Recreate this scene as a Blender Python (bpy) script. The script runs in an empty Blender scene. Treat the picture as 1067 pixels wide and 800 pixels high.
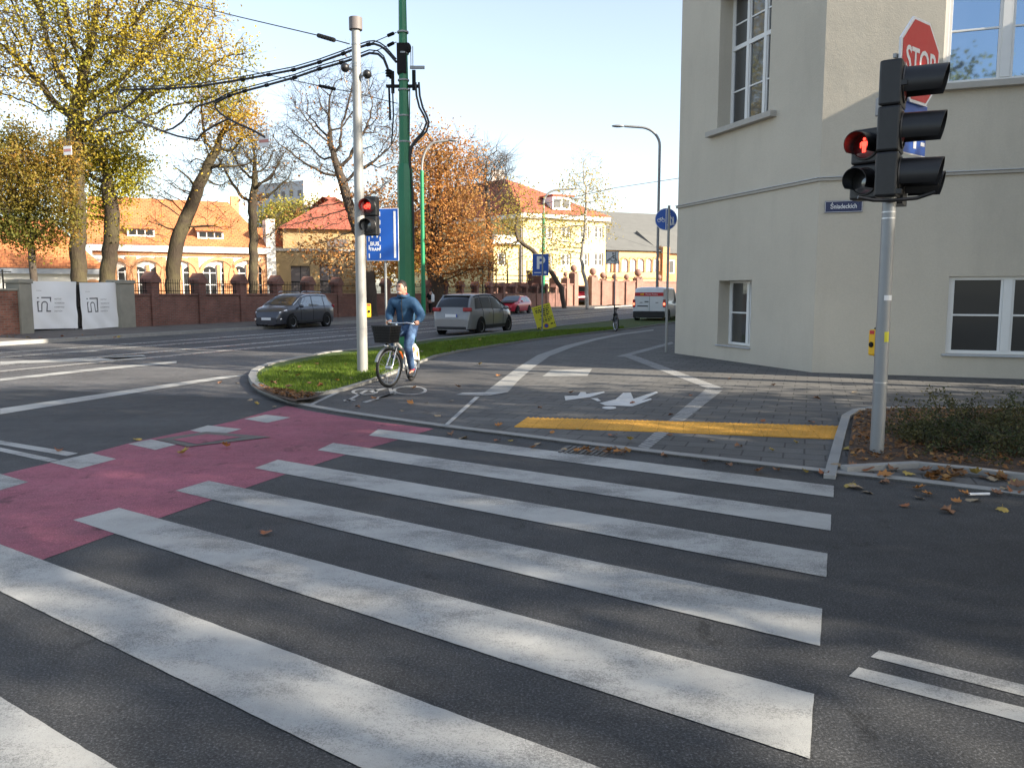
import bpy, math, random
import numpy as np
from mathutils import Vector, Matrix, Euler
from math import sin, cos, pi, radians as R

# ---------------------------------------------------------------- camera, sky, sun, exposure
SC = bpy.context.scene
COL = SC.collection
H, FPX, PCX, PCY, HZ = 1.65, 850.0, 533.5, 400.0, 305.0
PITCH = math.atan((PCY - HZ) / FPX)
SUN_AZ, SUN_EL = 115.5, 25.5          # degrees, azimuth clockwise from +Y
cam_d = bpy.data.cameras.new('camera')
cam = bpy.data.objects.new('camera', cam_d)
COL.objects.link(cam)
cam.location = (0, 0, H)
cam.rotation_euler = (pi / 2 - PITCH, 0, 0)
cam_d.sensor_width = 36.0
cam_d.lens = FPX / 1067.0 * 36.0
cam_d.clip_end = 3000
SC.camera = cam

world = bpy.data.worlds.new('World')
SC.world = world
world.use_nodes = True
wn = world.node_tree
bg = wn.nodes['Background']
sky = wn.nodes.new('ShaderNodeTexSky')
sky.sky_type = 'NISHITA'
sky.sun_disc = False
sky.sun_elevation = R(SUN_EL)
sky.sun_rotation = R(SUN_AZ)
sky.air_density = 1.0
sky.dust_density = 1.2
sky.ozone_density = 1.0
hsv = wn.nodes.new('ShaderNodeHueSaturation')
hsv.inputs['Saturation'].default_value = 0.72
wn.links.new(sky.outputs[0], hsv.inputs['Color'])
wn.links.new(hsv.outputs[0], bg.inputs[0])
bg.inputs[1].default_value = 0.112

sl = bpy.data.lights.new('sun', 'SUN')
sl.energy = 5.0
sl.angle = R(0.55)
sl.color = (1.0, 0.89, 0.73)
so = bpy.data.objects.new('sun', sl)
COL.objects.link(so)
sd = Vector((sin(R(SUN_AZ)) * cos(R(SUN_EL)), cos(R(SUN_AZ)) * cos(R(SUN_EL)), sin(R(SUN_EL))))
so.rotation_euler = sd.to_track_quat('Z', 'Y').to_euler()

SC.view_settings.view_transform = 'Standard'
SC.view_settings.look = 'None'
SC.view_settings.exposure = 1.52
SC.view_settings.gamma = 1.0
SC.cycles.max_bounces = 6
SC.cycles.transparent_max_bounces = 6

# ---------------------------------------------------------------- measuring helpers (surveyed from the photograph)
def _ray(px, py):
    x = (px - PCX) / FPX
    y = -(py - PCY) / FPX
    return (x, cos(PITCH) + y * sin(PITCH), -sin(PITCH) + y * cos(PITCH))
def G(px, py, z=0.0):
    d = _ray(px, py); t = (z - H) / d[2]
    return Vector((d[0] * t, d[1] * t, z))
def DP(px, py, Y):
    d = _ray(px, py); t = Y / d[1]
    return Vector((d[0] * t, Y, H + d[2] * t))
def AZ(a):
    return Vector((sin(R(a)), cos(R(a)), 0))
def WP(px, py, o, az):
    d = _ray(px, py); u = AZ(az)
    det = -u.x * d[1] + d[0] * u.y
    s = (o[0] * d[1] - d[0] * o[1]) / det
    t = (u.x * -o[1] + u.y * o[0]) / det
    return s, H + d[2] * t

# ---------------------------------------------------------------- mesh builder
class MB:
    def __init__(self):
        self.v = []; self.f = []; self.m = []
    def add(self, vs, fs, mat=0):
        n = len(self.v)
        self.v.extend([tuple(p) for p in vs])
        for f in fs:
            self.f.append(tuple(i + n for i in f)); self.m.append(mat)
        return self
    def box(self, c, s, mat=0, rz=0.0, rot=None):
        hx, hy, hz = s[0] / 2, s[1] / 2, s[2] / 2
        M = rot if rot is not None else Matrix.Rotation(rz, 3, 'Z')
        c = Vector(c)
        vs = [c + M @ Vector((x, y, z)) for x in (-hx, hx) for y in (-hy, hy) for z in (-hz, hz)]
        return self.add(vs, [(0, 1, 3, 2), (4, 6, 7, 5), (0, 4, 5, 1), (2, 3, 7, 6), (0, 2, 6, 4), (1, 5, 7, 3)], mat)
    def cyl(self, p0, p1, r0, r1=None, n=12, mat=0, caps=True):
        p0 = Vector(p0); p1 = Vector(p1); r1 = r0 if r1 is None else r1
        d = (p1 - p0).normalized()
        a = d.orthogonal().normalized(); b = d.cross(a)
        vs = []
        for p, r in ((p0, r0), (p1, r1)):
            for i in range(n):
                t = 2 * pi * i / n
                vs.append(p + (a * cos(t) + b * sin(t)) * r)
        fs = [(i, (i + 1) % n, n + (i + 1) % n, n + i) for i in range(n)]
        if caps:
            fs += [tuple(range(n - 1, -1, -1)), tuple(range(n, 2 * n))]
        return self.add(vs, fs, mat)
    def tube(self, path, r, n=8, mat=0, caps=True, closed=False):
        P = [Vector(p) for p in path]
        rs = r if isinstance(r, (list, tuple)) else [r] * len(P)
        vs = []; fs = []
        ref = None
        L = len(P)
        for i, p in enumerate(P):
            if closed:
                d = (P[(i + 1) % L] - P[i - 1]).normalized()
            else:
                d = (P[min(i + 1, L - 1)] - P[max(i - 1, 0)]).normalized()
            if ref is None:
                ref = d.orthogonal().normalized()
            ref = (ref - d * ref.dot(d))
            ref = ref.normalized() if ref.length > 1e-6 else d.orthogonal().normalized()
            b = d.cross(ref)
            for k in range(n):
                t = 2 * pi * k / n
                vs.append(p + (ref * cos(t) + b * sin(t)) * rs[i])
        for i in range(L if closed else L - 1):
            j = (i + 1) % L
            for k in range(n):
                fs.append((i * n + k, i * n + (k + 1) % n, j * n + (k + 1) % n, j * n + k))
        if caps and not closed:
            fs += [tuple(range(n - 1, -1, -1)), tuple(range((L - 1) * n, L * n))]
        return self.add(vs, fs, mat)
    def sphere(self, c, r, nu=12, nv=8, mat=0, rot=None):
        r = (r, r, r) if not isinstance(r, (tuple, list)) else r
        c = Vector(c)
        vs = []; fs = []
        for j in range(nv + 1):
            th = pi * j / nv
            for i in range(nu):
                ph = 2 * pi * i / nu
                p = Vector((r[0] * sin(th) * cos(ph), r[1] * sin(th) * sin(ph), r[2] * cos(th)))
                vs.append(c + (rot @ p if rot is not None else p))
        for j in range(nv):
            for i in range(nu):
                a, b = j * nu + i, j * nu + (i + 1) % nu
                fs.append((a, a + nu, b + nu, b))
        return self.add(vs, fs, mat)
    def lathe(self, prof, n=16, mat=0, c=(0, 0, 0), M=None):
        vs = []; fs = []
        c = Vector(c)
        for (r, z) in prof:
            for i in range(n):
                t = 2 * pi * i / n
                p = Vector((r * cos(t), r * sin(t), z))
                vs.append(c + (M @ p if M is not None else p))
        for j in range(len(prof) - 1):
            for i in range(n):
                a, b = j * n + i, j * n + (i + 1) % n
                fs.append((a, b, b + n, a + n))
        return self.add(vs, fs, mat)
    def prism(self, poly, z0, z1, mat=0, bottom=False):
        n = len(poly)
        a = sum(poly[i][0] * poly[(i + 1) % n][1] - poly[(i + 1) % n][0] * poly[i][1] for i in range(n))
        if a < 0: poly = poly[::-1]
        vs = [(p[0], p[1], z1) for p in poly] + [(p[0], p[1], z0) for p in poly]
        fs = [tuple(range(n))] + [(i, i + n, (i + 1) % n + n, (i + 1) % n) for i in range(n)]
        if bottom: fs.append(tuple(range(2 * n - 1, n - 1, -1)))
        return self.add(vs, fs, mat)
    def sheet(self, poly, z, mat=0):
        n = len(poly)
        a = sum(poly[i][0] * poly[(i + 1) % n][1] - poly[(i + 1) % n][0] * poly[i][1] for i in range(n))
        if a < 0: poly = poly[::-1]
        return self.add([(p[0], p[1], z) for p in poly], [tuple(range(n))], mat)
    def plate(self, poly, y0, y1, mat=0, M=None):
        """polygon in the XZ plane, front at y0, back at y1"""
        n = len(poly)
        a = sum(poly[i][0] * poly[(i + 1) % n][1] - poly[(i + 1) % n][0] * poly[i][1] for i in range(n))
        if a < 0: poly = poly[::-1]
        vs = [Vector((p[0], y0, p[1])) for p in poly] + [Vector((p[0], y1, p[1])) for p in poly]
        if M is not None: vs = [M @ v for v in vs]
        fs = [tuple(range(n)), tuple(range(2 * n - 1, n - 1, -1))] + [(i, i + n, (i + 1) % n + n, (i + 1) % n) for i in range(n)]
        return self.add(vs, fs, mat)
    def strip(self, pts, w, z0, z1, mat=0, tops=None):
        """a kerb-like ribbon along pts (2D), width w to the left of travel"""
        P = [Vector((p[0], p[1])) for p in pts]
        L = len(P); off = []
        for i in range(L):
            d = (P[min(i + 1, L - 1)] - P[max(i - 1, 0)]).normalized()
            off.append(P[i] + Vector((-d.y, d.x)) * w)
        vs = []
        for i in range(L):
            zt = tops[i] if tops and i < len(tops) else z1
            vs += [(P[i].x, P[i].y, z0), (P[i].x, P[i].y, zt), (off[i].x, off[i].y, zt), (off[i].x, off[i].y, z0)]
        fs = []
        for i in range(L - 1):
            a, b = 4 * i, 4 * i + 4
            fs += [(a, b, b + 1, a + 1), (a + 1, b + 1, b + 2, a + 2), (a + 2, b + 2, b + 3, a + 3)]
        fs += [(0, 1, 2, 3), (4 * L - 1, 4 * L - 2, 4 * L - 3, 4 * L - 4)]
        return self.add(vs, fs, mat)
    def build(self, name, mats, parent=None, org=None, loc=None, rz=None, smooth=None, bevel=0.0, kind=None, label=None):
        me = bpy.data.meshes.new(name)
        vs = self.v
        if org is not None:
            vs = [(p[0] - org[0], p[1] - org[1], p[2] - org[2]) for p in vs]
        me.from_pydata(vs, [], self.f)
        if not isinstance(mats, (list, tuple)): mats = [mats]
        for m in mats: me.materials.append(m)
        if len(mats) > 1: me.polygons.foreach_set('material_index', self.m)
        me.update()
        if smooth is not None:
            me.polygons.foreach_set('use_smooth', [True] * len(me.polygons))
            if smooth < 170: me.set_sharp_from_angle(angle=R(smooth))
        o = bpy.data.objects.new(name, me)
        COL.objects.link(o)
        if parent is not None: o.parent = parent
        if loc is not None: o.location = loc
        if rz is not None: o.rotation_euler = (0, 0, rz)
        if bevel:
            b = o.modifiers.new('bevel', 'BEVEL'); b.width = bevel; b.segments = 2; b.limit_method = 'ANGLE'
        if kind: o['kind'] = kind
        if label: o['label'] = label
        return o

def tag(o, label=None, cat=None, group=None, kind=None):
    if label: o['label'] = label
    if cat: o['category'] = cat
    if group: o['group'] = group
    if kind: o['kind'] = kind
    return o
def thing(name, label, cat, loc=(0, 0, 0), rz=0.0, group=None):
    o = bpy.data.objects.new(name, None)
    o.empty_display_size = 0.2
    COL.objects.link(o)
    o.location = loc; o.rotation_euler = (0, 0, rz)
    return tag(o, label, cat, group)
def copy_tree(o, parent=None):
    c = o.copy(); COL.objects.link(c); c.parent = parent
    for ch in list(o.children): copy_tree(ch, c)
    return c
def facing(az):            # local -Y looks towards azimuth az
    return R(180 - az)
def heading(az):           # local +X points towards azimuth az
    return R(90 - az)

_fontcache = {}
def text_mesh(mb, s, size, x, z, y, depth=0.002, mat=0, align='CENTER', M=None, sx=1.0, bold=0.0):
    """flat lettering in the XZ plane (front towards -Y) added to mb"""
    cu = bpy.data.curves.new('t', 'FONT')
    cu.body = s; cu.size = size; cu.align_x = align; cu.extrude = depth; cu.resolution_u = 3; cu.offset = bold
    ob = bpy.data.objects.new('t', cu); COL.objects.link(ob)
    dg = bpy.context.evaluated_depsgraph_get()
    me = bpy.data.meshes.new_from_object(ob.evaluated_get(dg))
    vs = [Vector((p.co.x * sx + x, y - p.co.z, p.co.y + z)) for p in me.vertices]
    if M is not None: vs = [M @ v for v in vs]
    mb.add(vs, [tuple(p.vertices) for p in me.polygons], mat)
    bpy.data.objects.remove(ob); bpy.data.curves.remove(cu); bpy.data.meshes.remove(me)

# ---------------------------------------------------------------- materials
class NT:
    def __init__(self, name):
        self.m = bpy.data.materials.new(name); self.m.use_nodes = True
        self.t = self.m.node_tree; self.b = self.t.nodes['Principled BSDF']; self.out = self.t.nodes['Material Output']
    def n(self, typ, **kw):
        nd = self.t.nodes.new('ShaderNode' + typ)
        for k, v in kw.items():
            if k.startswith('i_'):
                key = k[2:]
                key = int(key) if key.isdigit() else key.replace('_', ' ')
                nd.inputs[key].default_value = v
            else: setattr(nd, k, v)
        return nd
    def l(self, a, b): self.t.links.new(a, b)
    def coord(self, kind='pos', scale=(1, 1, 1), rz=0.0):
        if kind == 'pos': o = self.n('NewGeometry').outputs['Position']
        else: o = self.n('TexCoord').outputs['Object']
        mp = self.n('Mapping'); mp.inputs['Scale'].default_value = scale; mp.inputs['Rotation'].default_value = (0, 0, rz)
        self.l(o, mp.inputs[0]); return mp.outputs[0]
    def noise(self, co, scale, detail=4, rough=0.55):
        nd = self.n('TexNoise'); nd.inputs['Scale'].default_value = scale; nd.inputs['Detail'].default_value = detail; nd.inputs['Roughness'].default_value = rough
        if co is not None: self.l(co, nd.inputs['Vector'])
        return nd.outputs['Fac']
    def ramp(self, fac, stops, interp='LINEAR'):
        nd = self.n('ValToRGB'); cr = nd.color_ramp; cr.interpolation = interp
        while len(cr.elements) < len(stops): cr.elements.new(0.5)
        for e, (p, c) in zip(cr.elements, stops):
            e.position = p; e.color = (c, c, c, 1) if isinstance(c, (int, float)) else (*c, 1)
        self.l(fac, nd.inputs[0]); return nd.outputs[0]
    def mix(self, fac, a, b, mode='MIX'):
        nd = self.n('Mix', data_type='RGBA', blend_type=mode)
        for s, v in ((0, fac), (6, a), (7, b)):
            if hasattr(v, 'links'): self.l(v, nd.inputs[s])
            else: nd.inputs[s].default_value = v if isinstance(v, (int, float)) else (*v, 1)
        return nd.outputs[2]
    def math(self, op, a, b=0.0):
        nd = self.n('Math', operation=op)
        for s, v in ((0, a), (1, b)):
            if hasattr(v, 'links'): self.l(v, nd.inputs[s])
            else: nd.inputs[s].default_value = v
        return nd.outputs[0]
    def bump(self, h, strength=0.3, dist=0.02):
        nd = self.n('Bump'); nd.inputs['Strength'].default_value = strength; nd.inputs['Distance'].default_value = dist
        self.l(h, nd.inputs['Height']); self.l(nd.outputs[0], self.b.inputs['Normal'])
    def col(self, c):
        if hasattr(c, 'links'): self.l(c, self.b.inputs['Base Color'])
        else: self.b.inputs['Base Color'].default_value = (*c, 1)
    def rough(self, r, spec=None, metal=None):
        if hasattr(r, 'links'): self.l(r, self.b.inputs['Roughness'])
        else: self.b.inputs['Roughness'].default_value = r
        if spec is not None: self.b.inputs['Specular IOR Level'].default_value = spec
        if metal is not None: self.b.inputs['Metallic'].default_value = metal

def lighter(c, k): return tuple(min(1, x * k) for x in c)
def simple(name, c, rough=0.6, metal=0.0, var=0.12, scale=6.0, spec=0.4, bump=0.0, bscale=60, kind='obj', coat=0.0):
    t = NT(name); co = t.coord(kind)
    f = t.noise(co, scale, 5)
    t.col(t.mix(f, lighter(c, 1 - var), lighter(c, 1 + var)))
    f2 = t.noise(co, scale * 3.1, 3)
    t.rough(t.math('ADD', t.math('MULTIPLY', f2, 0.2), rough - 0.1), spec, metal)
    if bump: t.bump(t.noise(co, bscale, 4), bump, 0.01)
    if coat: t.b.inputs['Coat Weight'].default_value = coat; t.b.inputs['Coat Roughness'].default_value = 0.05
    return t.m
def emit(name, c, s):
    t = NT(name); t.col((0.02, 0.0, 0.0)); t.b.inputs['Emission Color'].default_value = (*c, 1); t.b.inputs['Emission Strength'].default_value = s
    co = t.coord('obj'); t.rough(t.math('ADD', t.math('MULTIPLY', t.noise(co, 40), 0.1), 0.3))
    return t.m

def asphalt(name, c, rz=0.0, grain=1.0):
    t = NT(name); co = t.coord('pos')
    big = t.ramp(t.noise(co, 0.35, 5, 0.6), [(0.3, 0.66), (0.7, 1.32)])
    streak = t.ramp(t.noise(t.coord('pos', (0.25, 2.2, 1), rz), 1.0, 4), [(0.3, 0.88), (0.7, 1.1)])
    fine = t.ramp(t.noise(co, 85, 3, 0.8), [(0.36, 0.45), (0.50, 0.92), (0.58, 1.45), (0.66, 3.2)])
    fine = t.mix(grain, (1, 1, 1), fine)
    spot = t.ramp(t.noise(t.coord('pos', (1.3, 0.8, 1), rz), 2.6, 6, 0.7), [(0.33, 0.5), (0.40, 1.0)])
    mid = t.ramp(t.noise(co, 9, 6, 0.7), [(0.3, 0.85), (0.7, 1.15)])
    k = t.mix(1.0, t.mix(1.0, big, streak, 'MULTIPLY'), t.mix(1.0, fine, mid, 'MULTIPLY'), 'MULTIPLY')
    cr = t.ramp(t.noise(co, 1.6, 8, 0.75), [(0.494, 1.0), (0.5, 0.55), (0.506, 1.0)])
    k = t.mix(1.0, t.mix(1.0, k, spot, 'MULTIPLY'), cr, 'MULTIPLY')
    t.col(t.mix(1.0, k, c, 'MULTIPLY'))
    t.rough(t.math('ADD', t.math('MULTIPLY', t.noise(co, 3, 5), 0.25), 0.62), 0.35)
    t.bump(t.noise(co, 170, 3, 0.7), 0.55, 0.006)
    return t.m
def paint(name, c, under=(0.075, 0.075, 0.076), wear=0.575):
    t = NT(name); co = t.coord('pos')
    n1 = t.noise(co, 115, 4, 0.85); n2 = t.noise(t.coord('pos', (1.0, 1.6, 1), R(30)), 0.9, 6, 0.7)
    w = t.math('ADD', t.math('MULTIPLY', n1, 0.55), t.math('MULTIPLY', n2, 0.62))
    f = t.ramp(w, [(wear, 0.0), (wear + 0.10, 0.75)])
    dirt = t.ramp(t.noise(t.coord('pos', (1, 1, 1)), 1.7, 8, 0.75), [(0.25, 0.66), (0.75, 1.1)])
    fine = t.ramp(t.noise(co, 220, 2), [(0.3, 0.88), (0.7, 1.06)])
    cc = t.mix(1.0, t.mix(1.0, dirt, fine, 'MULTIPLY'), c, 'MULTIPLY')
    t.col(t.mix(f, cc, under)); t.rough(0.6, 0.35)
    t.bump(t.noise(co, 190, 3, 0.7), 0.4, 0.005)
    return t.m
def bricky(name, c1, c2, mortar, bw, bh, ms=0.012, rz=0.0, offset=0.5, kind='pos', plane='xy', bump=0.3, rough=0.85, dirtk=0.25):
    t = NT(name)
    if kind == 'pos': o = t.n('NewGeometry').outputs['Position']
    else: o = t.n('TexCoord').outputs['Object']
    vr = t.n('VectorRotate', rotation_type='Z_AXIS'); vr.inputs['Angle'].default_value = rz
    t.l(o, vr.inputs['Vector']); v = vr.outputs[0]
    if plane == 'xz':
        sp = t.n('SeparateXYZ'); t.l(v, sp.inputs[0]); cb = t.n('CombineXYZ')
        t.l(sp.outputs[0], cb.inputs[0]); t.l(sp.outputs[2], cb.inputs[1]); v = cb.outputs[0]
    br = t.n('TexBrick', offset=offset)
    t.l(v, br.inputs['Vector'])
    for k, x in (('Scale', 1.0), ('Mortar Size', ms), ('Brick Width', bw), ('Row Height', bh), ('Mortar Smooth', 0.1), ('Bias', 0.0)): br.inputs[k].default_value = x
    br.inputs['Color1'].default_value = (*c1, 1); br.inputs['Color2'].default_value = (*c2, 1); br.inputs['Mortar'].default_value = (*mortar, 1)
    co = t.coord(kind)
    dirt = t.ramp(t.noise(co, 0.9, 6, 0.65), [(0.3, 1 - dirtk), (0.7, 1 + dirtk * 0.7)])
    fine = t.ramp(t.noise(co, 60, 3, 0.7), [(0.3, 0.82), (0.7, 1.15)])
    t.col(t.mix(1.0, br.outputs['Color'], t.mix(1.0, dirt, fine, 'MULTIPLY'), 'MULTIPLY'))
    t.rough(rough, 0.3)
    nb = t.n('Bump'); nb.inputs['Strength'].default_value = bump; nb.inputs['Distance'].default_value = 0.01; nb.invert = True
    t.l(br.outputs['Fac'], nb.inputs['Height']); t.l(nb.outputs[0], t.b.inputs['Normal'])
    return t.m
def plaster(name, c, var=0.06, stain=0.1, bump=0.25):
    t = NT(name); co = t.coord('pos')
    big = t.ramp(t.noise(co, 0.45, 6, 0.6), [(0.3, 1 - stain), (0.7, 1 + stain * 0.5)])
    run = t.ramp(t.noise(t.coord('pos', (1.0, 1.0, 0.22)), 1.0, 6, 0.7), [(0.30, 1 - stain * 1.1), (0.5, 1.0)])
    fine = t.ramp(t.noise(co, 30, 4, 0.7), [(0.3, 1 - var), (0.7, 1 + var)])
    t.col(t.mix(1.0, c, t.mix(1.0, t.mix(1.0, big, run, 'MULTIPLY'), fine, 'MULTIPLY'), 'MULTIPLY'))
    t.rough(0.85, 0.2)
    h = t.math('ADD', t.noise(co, 45, 4, 0.7), t.math('MULTIPLY', t.noise(co, 1.7, 3), 2.5))
    t.bump(h, bump, 0.012)
    return t.m
def glassy(name, base, refl=0.35, tint=(0.9, 0.95, 1.0), warp=0.02, fk=0.6):
    t = NT(name)
    t.col(base); t.rough(0.4)
    gl = t.n('BsdfGlossy'); gl.inputs['Roughness'].default_value = 0.03; gl.inputs['Color'].default_value = (*tint, 1)
    lw = t.n('LayerWeight'); lw.inputs['Blend'].default_value = 0.25
    f = t.math('ADD', t.math('MULTIPLY', lw.outputs['Fresnel'], fk), refl)
    mx = t.n('MixShader'); t.l(f, mx.inputs[0]); t.l(t.b.outputs[0], mx.inputs[1]); t.l(gl.outputs[0], mx.inputs[2])
    nb = t.n('Bump'); nb.inputs['Strength'].default_value = warp; nb.inputs['Distance'].default_value = 0.05
    t.l(t.noise(t.coord('pos'), 1.2, 1), nb.inputs['Height']); t.l(nb.outputs[0], gl.inputs['Normal'])
    t.l(mx.outputs[0], t.out.inputs[0]); return t.m
def leafmat(name, cols, clump=0.35, trans=0.45, second=None, nscale=0.5):
    """foliage: colour varies from leaf to leaf and from bough to bough"""
    t = NT(name)
    ri = t.n('NewGeometry').outputs['Random Per Island']
    k = len(cols)
    a = t.ramp(ri, [(i / max(1, k - 1), c) for i, c in enumerate(cols)])
    co = t.coord('obj')
    if second:
        b = t.ramp(ri, [(i / max(1, len(second) - 1), c) for i, c in enumerate(second)])
        f = t.ramp(t.noise(co, nscale, 3), [(0.42, 0.0), (0.58, 1.0)])
        a = t.mix(f, a, b)
    br = t.ramp(t.noise(co, nscale * 2.7, 3), [(0.3, 1 - clump), (0.7, 1 + clump)])
    c = t.mix(1.0, a, br, 'MULTIPLY')
    t.col(c); t.rough(0.55, 0.3)
    tr = t.n('BsdfTranslucent'); t.l(c, tr.inputs['Color'])
    mx = t.n('MixShader'); mx.inputs[0].default_value = trans
    t.l(t.b.outputs[0], mx.inputs[1]); t.l(tr.outputs[0], mx.inputs[2]); t.l(mx.outputs[0], t.out.inputs[0])
    return t.m
def barkmat(name, c, c2):
    t = NT(name); co = t.coord('obj', (1, 1, 0.3))
    f = t.noise(co, 9, 6, 0.7); g = t.noise(t.coord('obj'), 1.1, 4)
    t.col(t.mix(t.ramp(g, [(0.4, 0.0), (0.6, 0.7)]), t.mix(f, lighter(c, 0.45), lighter(c, 1.55)), c2)); t.rough(0.9, 0.2)
    t.bump(f, 1.0, 0.07); return t.m

M_asph = asphalt('asphalt_road', (0.041, 0.042, 0.0435), R(24))
M_asph2 = asphalt('asphalt_main', (0.078, 0.077, 0.078), R(-68))
M_bike = asphalt('asphalt_cycle_path', (0.072, 0.070, 0.069), R(20))
M_red = asphalt('red_asphalt', (0.245, 0.070, 0.100), R(-22), 0.35)
M_white = paint('road_paint', (0.41, 0.41, 0.39))
M_symbol = paint('fresh_symbol_paint', (0.60, 0.60, 0.58), wear=0.72)
M_whiteold = paint('road_paint_old', (0.40, 0.40, 0.385), wear=0.57)
M_pave = bricky('paving_slabs', (0.100, 0.098, 0.095), (0.125, 0.122, 0.116), (0.058, 0.056, 0.053), 0.40, 0.30, 0.010, R(20), 0.5, bump=0.25)
M_paveold = bricky('far_paving', (0.115, 0.105, 0.095), (0.145, 0.13, 0.115), (0.07, 0.062, 0.055), 0.5, 0.5, 0.012, R(-68), 0.5)
M_kerb = simple('kerb_concrete', (0.27, 0.265, 0.25), 0.85, var=0.25, scale=5, bump=0.4, kind='pos')
M_strip = simple('concrete_strip', (0.255, 0.255, 0.245), 0.85, var=0.25, scale=4, bump=0.4, kind='pos')
M_grid = bricky('guiding_strip', (0.27, 0.27, 0.265), (0.31, 0.31, 0.30), (0.13, 0.13, 0.13), 0.10, 0.40, 0.012, R(-35), 0.0)
M_yellowtile = bricky('tactile_yellow', (0.58, 0.29, 0.045), (0.63, 0.325, 0.05), (0.47, 0.24, 0.035), 0.30, 0.30, 0.006, R(12), 0.0, bump=0.2, dirtk=0.3)
M_soil = simple('soil', (0.075, 0.05, 0.035), 0.95, var=0.5, scale=9, bump=0.8, bscale=30, kind='pos')
M_turf = simple('turf', (0.045, 0.075, 0.012), 0.95, var=0.5, scale=5, bump=0.8, bscale=40, kind='pos')
M_gnd = simple('far_ground', (0.13, 0.12, 0.09), 0.95, var=0.3, scale=0.2, kind='pos')
M_steel = simple('rail_steel', (0.45, 0.46, 0.47), 0.28, 0.9, var=0.1, scale=3, kind='pos')
M_iron = simple('cast_iron', (0.10, 0.095, 0.09), 0.55, 0.6, var=0.3, scale=20, bump=0.8, bscale=40, kind='pos')
M_wall = plaster('beige_render', (0.53, 0.485, 0.40), 0.04, 0.07, 0.45)
M_sill = simple('sill_stone', (0.40, 0.38, 0.34), 0.8, var=0.12, scale=8, bump=0.2, kind='pos')
M_zinc = simple('zinc', (0.42, 0.44, 0.47), 0.45, 0.5, var=0.12, scale=8, kind='pos')
M_frame = simple('white_window_frame', (0.72, 0.72, 0.70), 0.4, var=0.04, scale=6, kind='pos')
M_glass = glassy('window_glass', (0.008, 0.009, 0.011), 0.010, fk=0.14)
M_glassbig = glassy('sky_tinted_glass', (0.02, 0.035, 0.07), 0.40, tint=(0.50, 0.72, 1.0))  # blue of the reflected sky is put into the gloss tint
M_galv = simple('galvanised_grey', (0.25, 0.26, 0.265), 0.45, 0.35, var=0.1, scale=5, bump=0.1)
M_palepole = simple('pale_pole', (0.27, 0.27, 0.26), 0.5, 0.1, var=0.08, scale=3)
M_green = simple('green_enamel', (0.007, 0.15, 0.062), 0.42, 0.0, var=0.15, scale=3, spec=0.5)
M_greenl = simple('bright_green_enamel', (0.012, 0.23, 0.095), 0.45, 0.0, var=0.12, scale=3, spec=0.5)
M_black = simple('black_plastic', (0.012, 0.012, 0.013), 0.42, var=0.3, scale=8, spec=0.5)
M_blackmatt = simple('black_matt', (0.010, 0.010, 0.010), 0.75, var=0.2, scale=8, spec=0.2)
M_rubber = simple('rubber', (0.018, 0.018, 0.018), 0.85, var=0.3, scale=20, spec=0.2)
M_chrome = simple('chrome', (0.62, 0.63, 0.65), 0.18, 1.0, var=0.05)
M_alu = simple('alloy', (0.45, 0.46, 0.48), 0.35, 0.8, var=0.1, scale=10)
M_signred = simple('sign_red', (0.50, 0.014, 0.022), 0.35, var=0.06, scale=4)
M_signblue = simple('sign_blue', (0.008, 0.075, 0.36), 0.35, var=0.06, scale=4)
M_signwhite = simple('sign_white', (0.72, 0.72, 0.72), 0.4, var=0.04, scale=4)
M_navy = simple('navy_enamel', (0.02, 0.028, 0.085), 0.3, var=0.08, scale=6)
M_yellow = simple('yellow_plastic', (0.75, 0.42, 0.01), 0.4, var=0.08, scale=8)
M_notice = simple('notice_yellow', (0.62, 0.55, 0.03), 0.5, var=0.08, scale=3)
M_ink = simple('ink_black', (0.02, 0.02, 0.02), 0.6, var=0.1)
M_banner = simple('banner_vinyl', (0.74, 0.75, 0.75), 0.5, var=0.04, scale=2, bump=0.25, bscale=3)
M_lampred = emit('red_lamp', (1.0, 0.008, 0.006), 0.22)
M_lampor = emit('red_lamp_core', (1.0, 0.05, 0.03), 1.6)
M_tail = simple('tail_red', (0.30, 0.012, 0.02), 0.2, var=0.1, spec=0.6)
M_taillit = emit('tail_lit', (1.0, 0.12, 0.06), 2.0)
M_reddark = glassy('red_lens', (0.12, 0.006, 0.006), 0.08)
M_lens = glassy('dark_lens', (0.02, 0.02, 0.02), 0.10)
M_brick = bricky('old_brick', (0.20, 0.080, 0.058), (0.14, 0.058, 0.045), (0.15, 0.12, 0.105), 0.26, 0.08, 0.012, R(-68), 0.5, plane='xz', dirtk=0.35)
M_brick2 = bricky('brick_far', (0.30, 0.145, 0.11), (0.25, 0.12, 0.09), (0.24, 0.18, 0.15), 0.26, 0.08, 0.012, R(-30), 0.5, plane='xz')
M_orbrick = bricky('orange_brick', (0.62, 0.27, 0.10), (0.55, 0.23, 0.085), (0.50, 0.38, 0.27), 0.26, 0.09, 0.012, R(-25), 0.5, plane='xz')
M_ston = simple('pillar_concrete', (0.24, 0.23, 0.19), 0.9, var=0.3, scale=2, bump=0.5, bscale=20, kind='pos')
M_tile = bricky('orange_tiles', (0.60, 0.225, 0.085), (0.52, 0.19, 0.075), (0.36, 0.12, 0.05), 0.35, 0.30, 0.03, R(-25), 0.5, bump=0.5)
M_tilered = bricky('red_tiles', (0.42, 0.125, 0.075), (0.36, 0.105, 0.065), (0.24, 0.07, 0.05), 0.35, 0.30, 0.03, R(-30), 0.5, bump=0.5)
M_slate = simple('grey_roof', (0.135, 0.135, 0.125), 0.8, var=0.2, scale=0.8, kind='pos')
M_cream = plaster('white_render', (0.78, 0.75, 0.68), 0.04, 0.06)
M_yel = plaster('yellow_render', (0.70, 0.58, 0.30), 0.04, 0.08)
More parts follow.
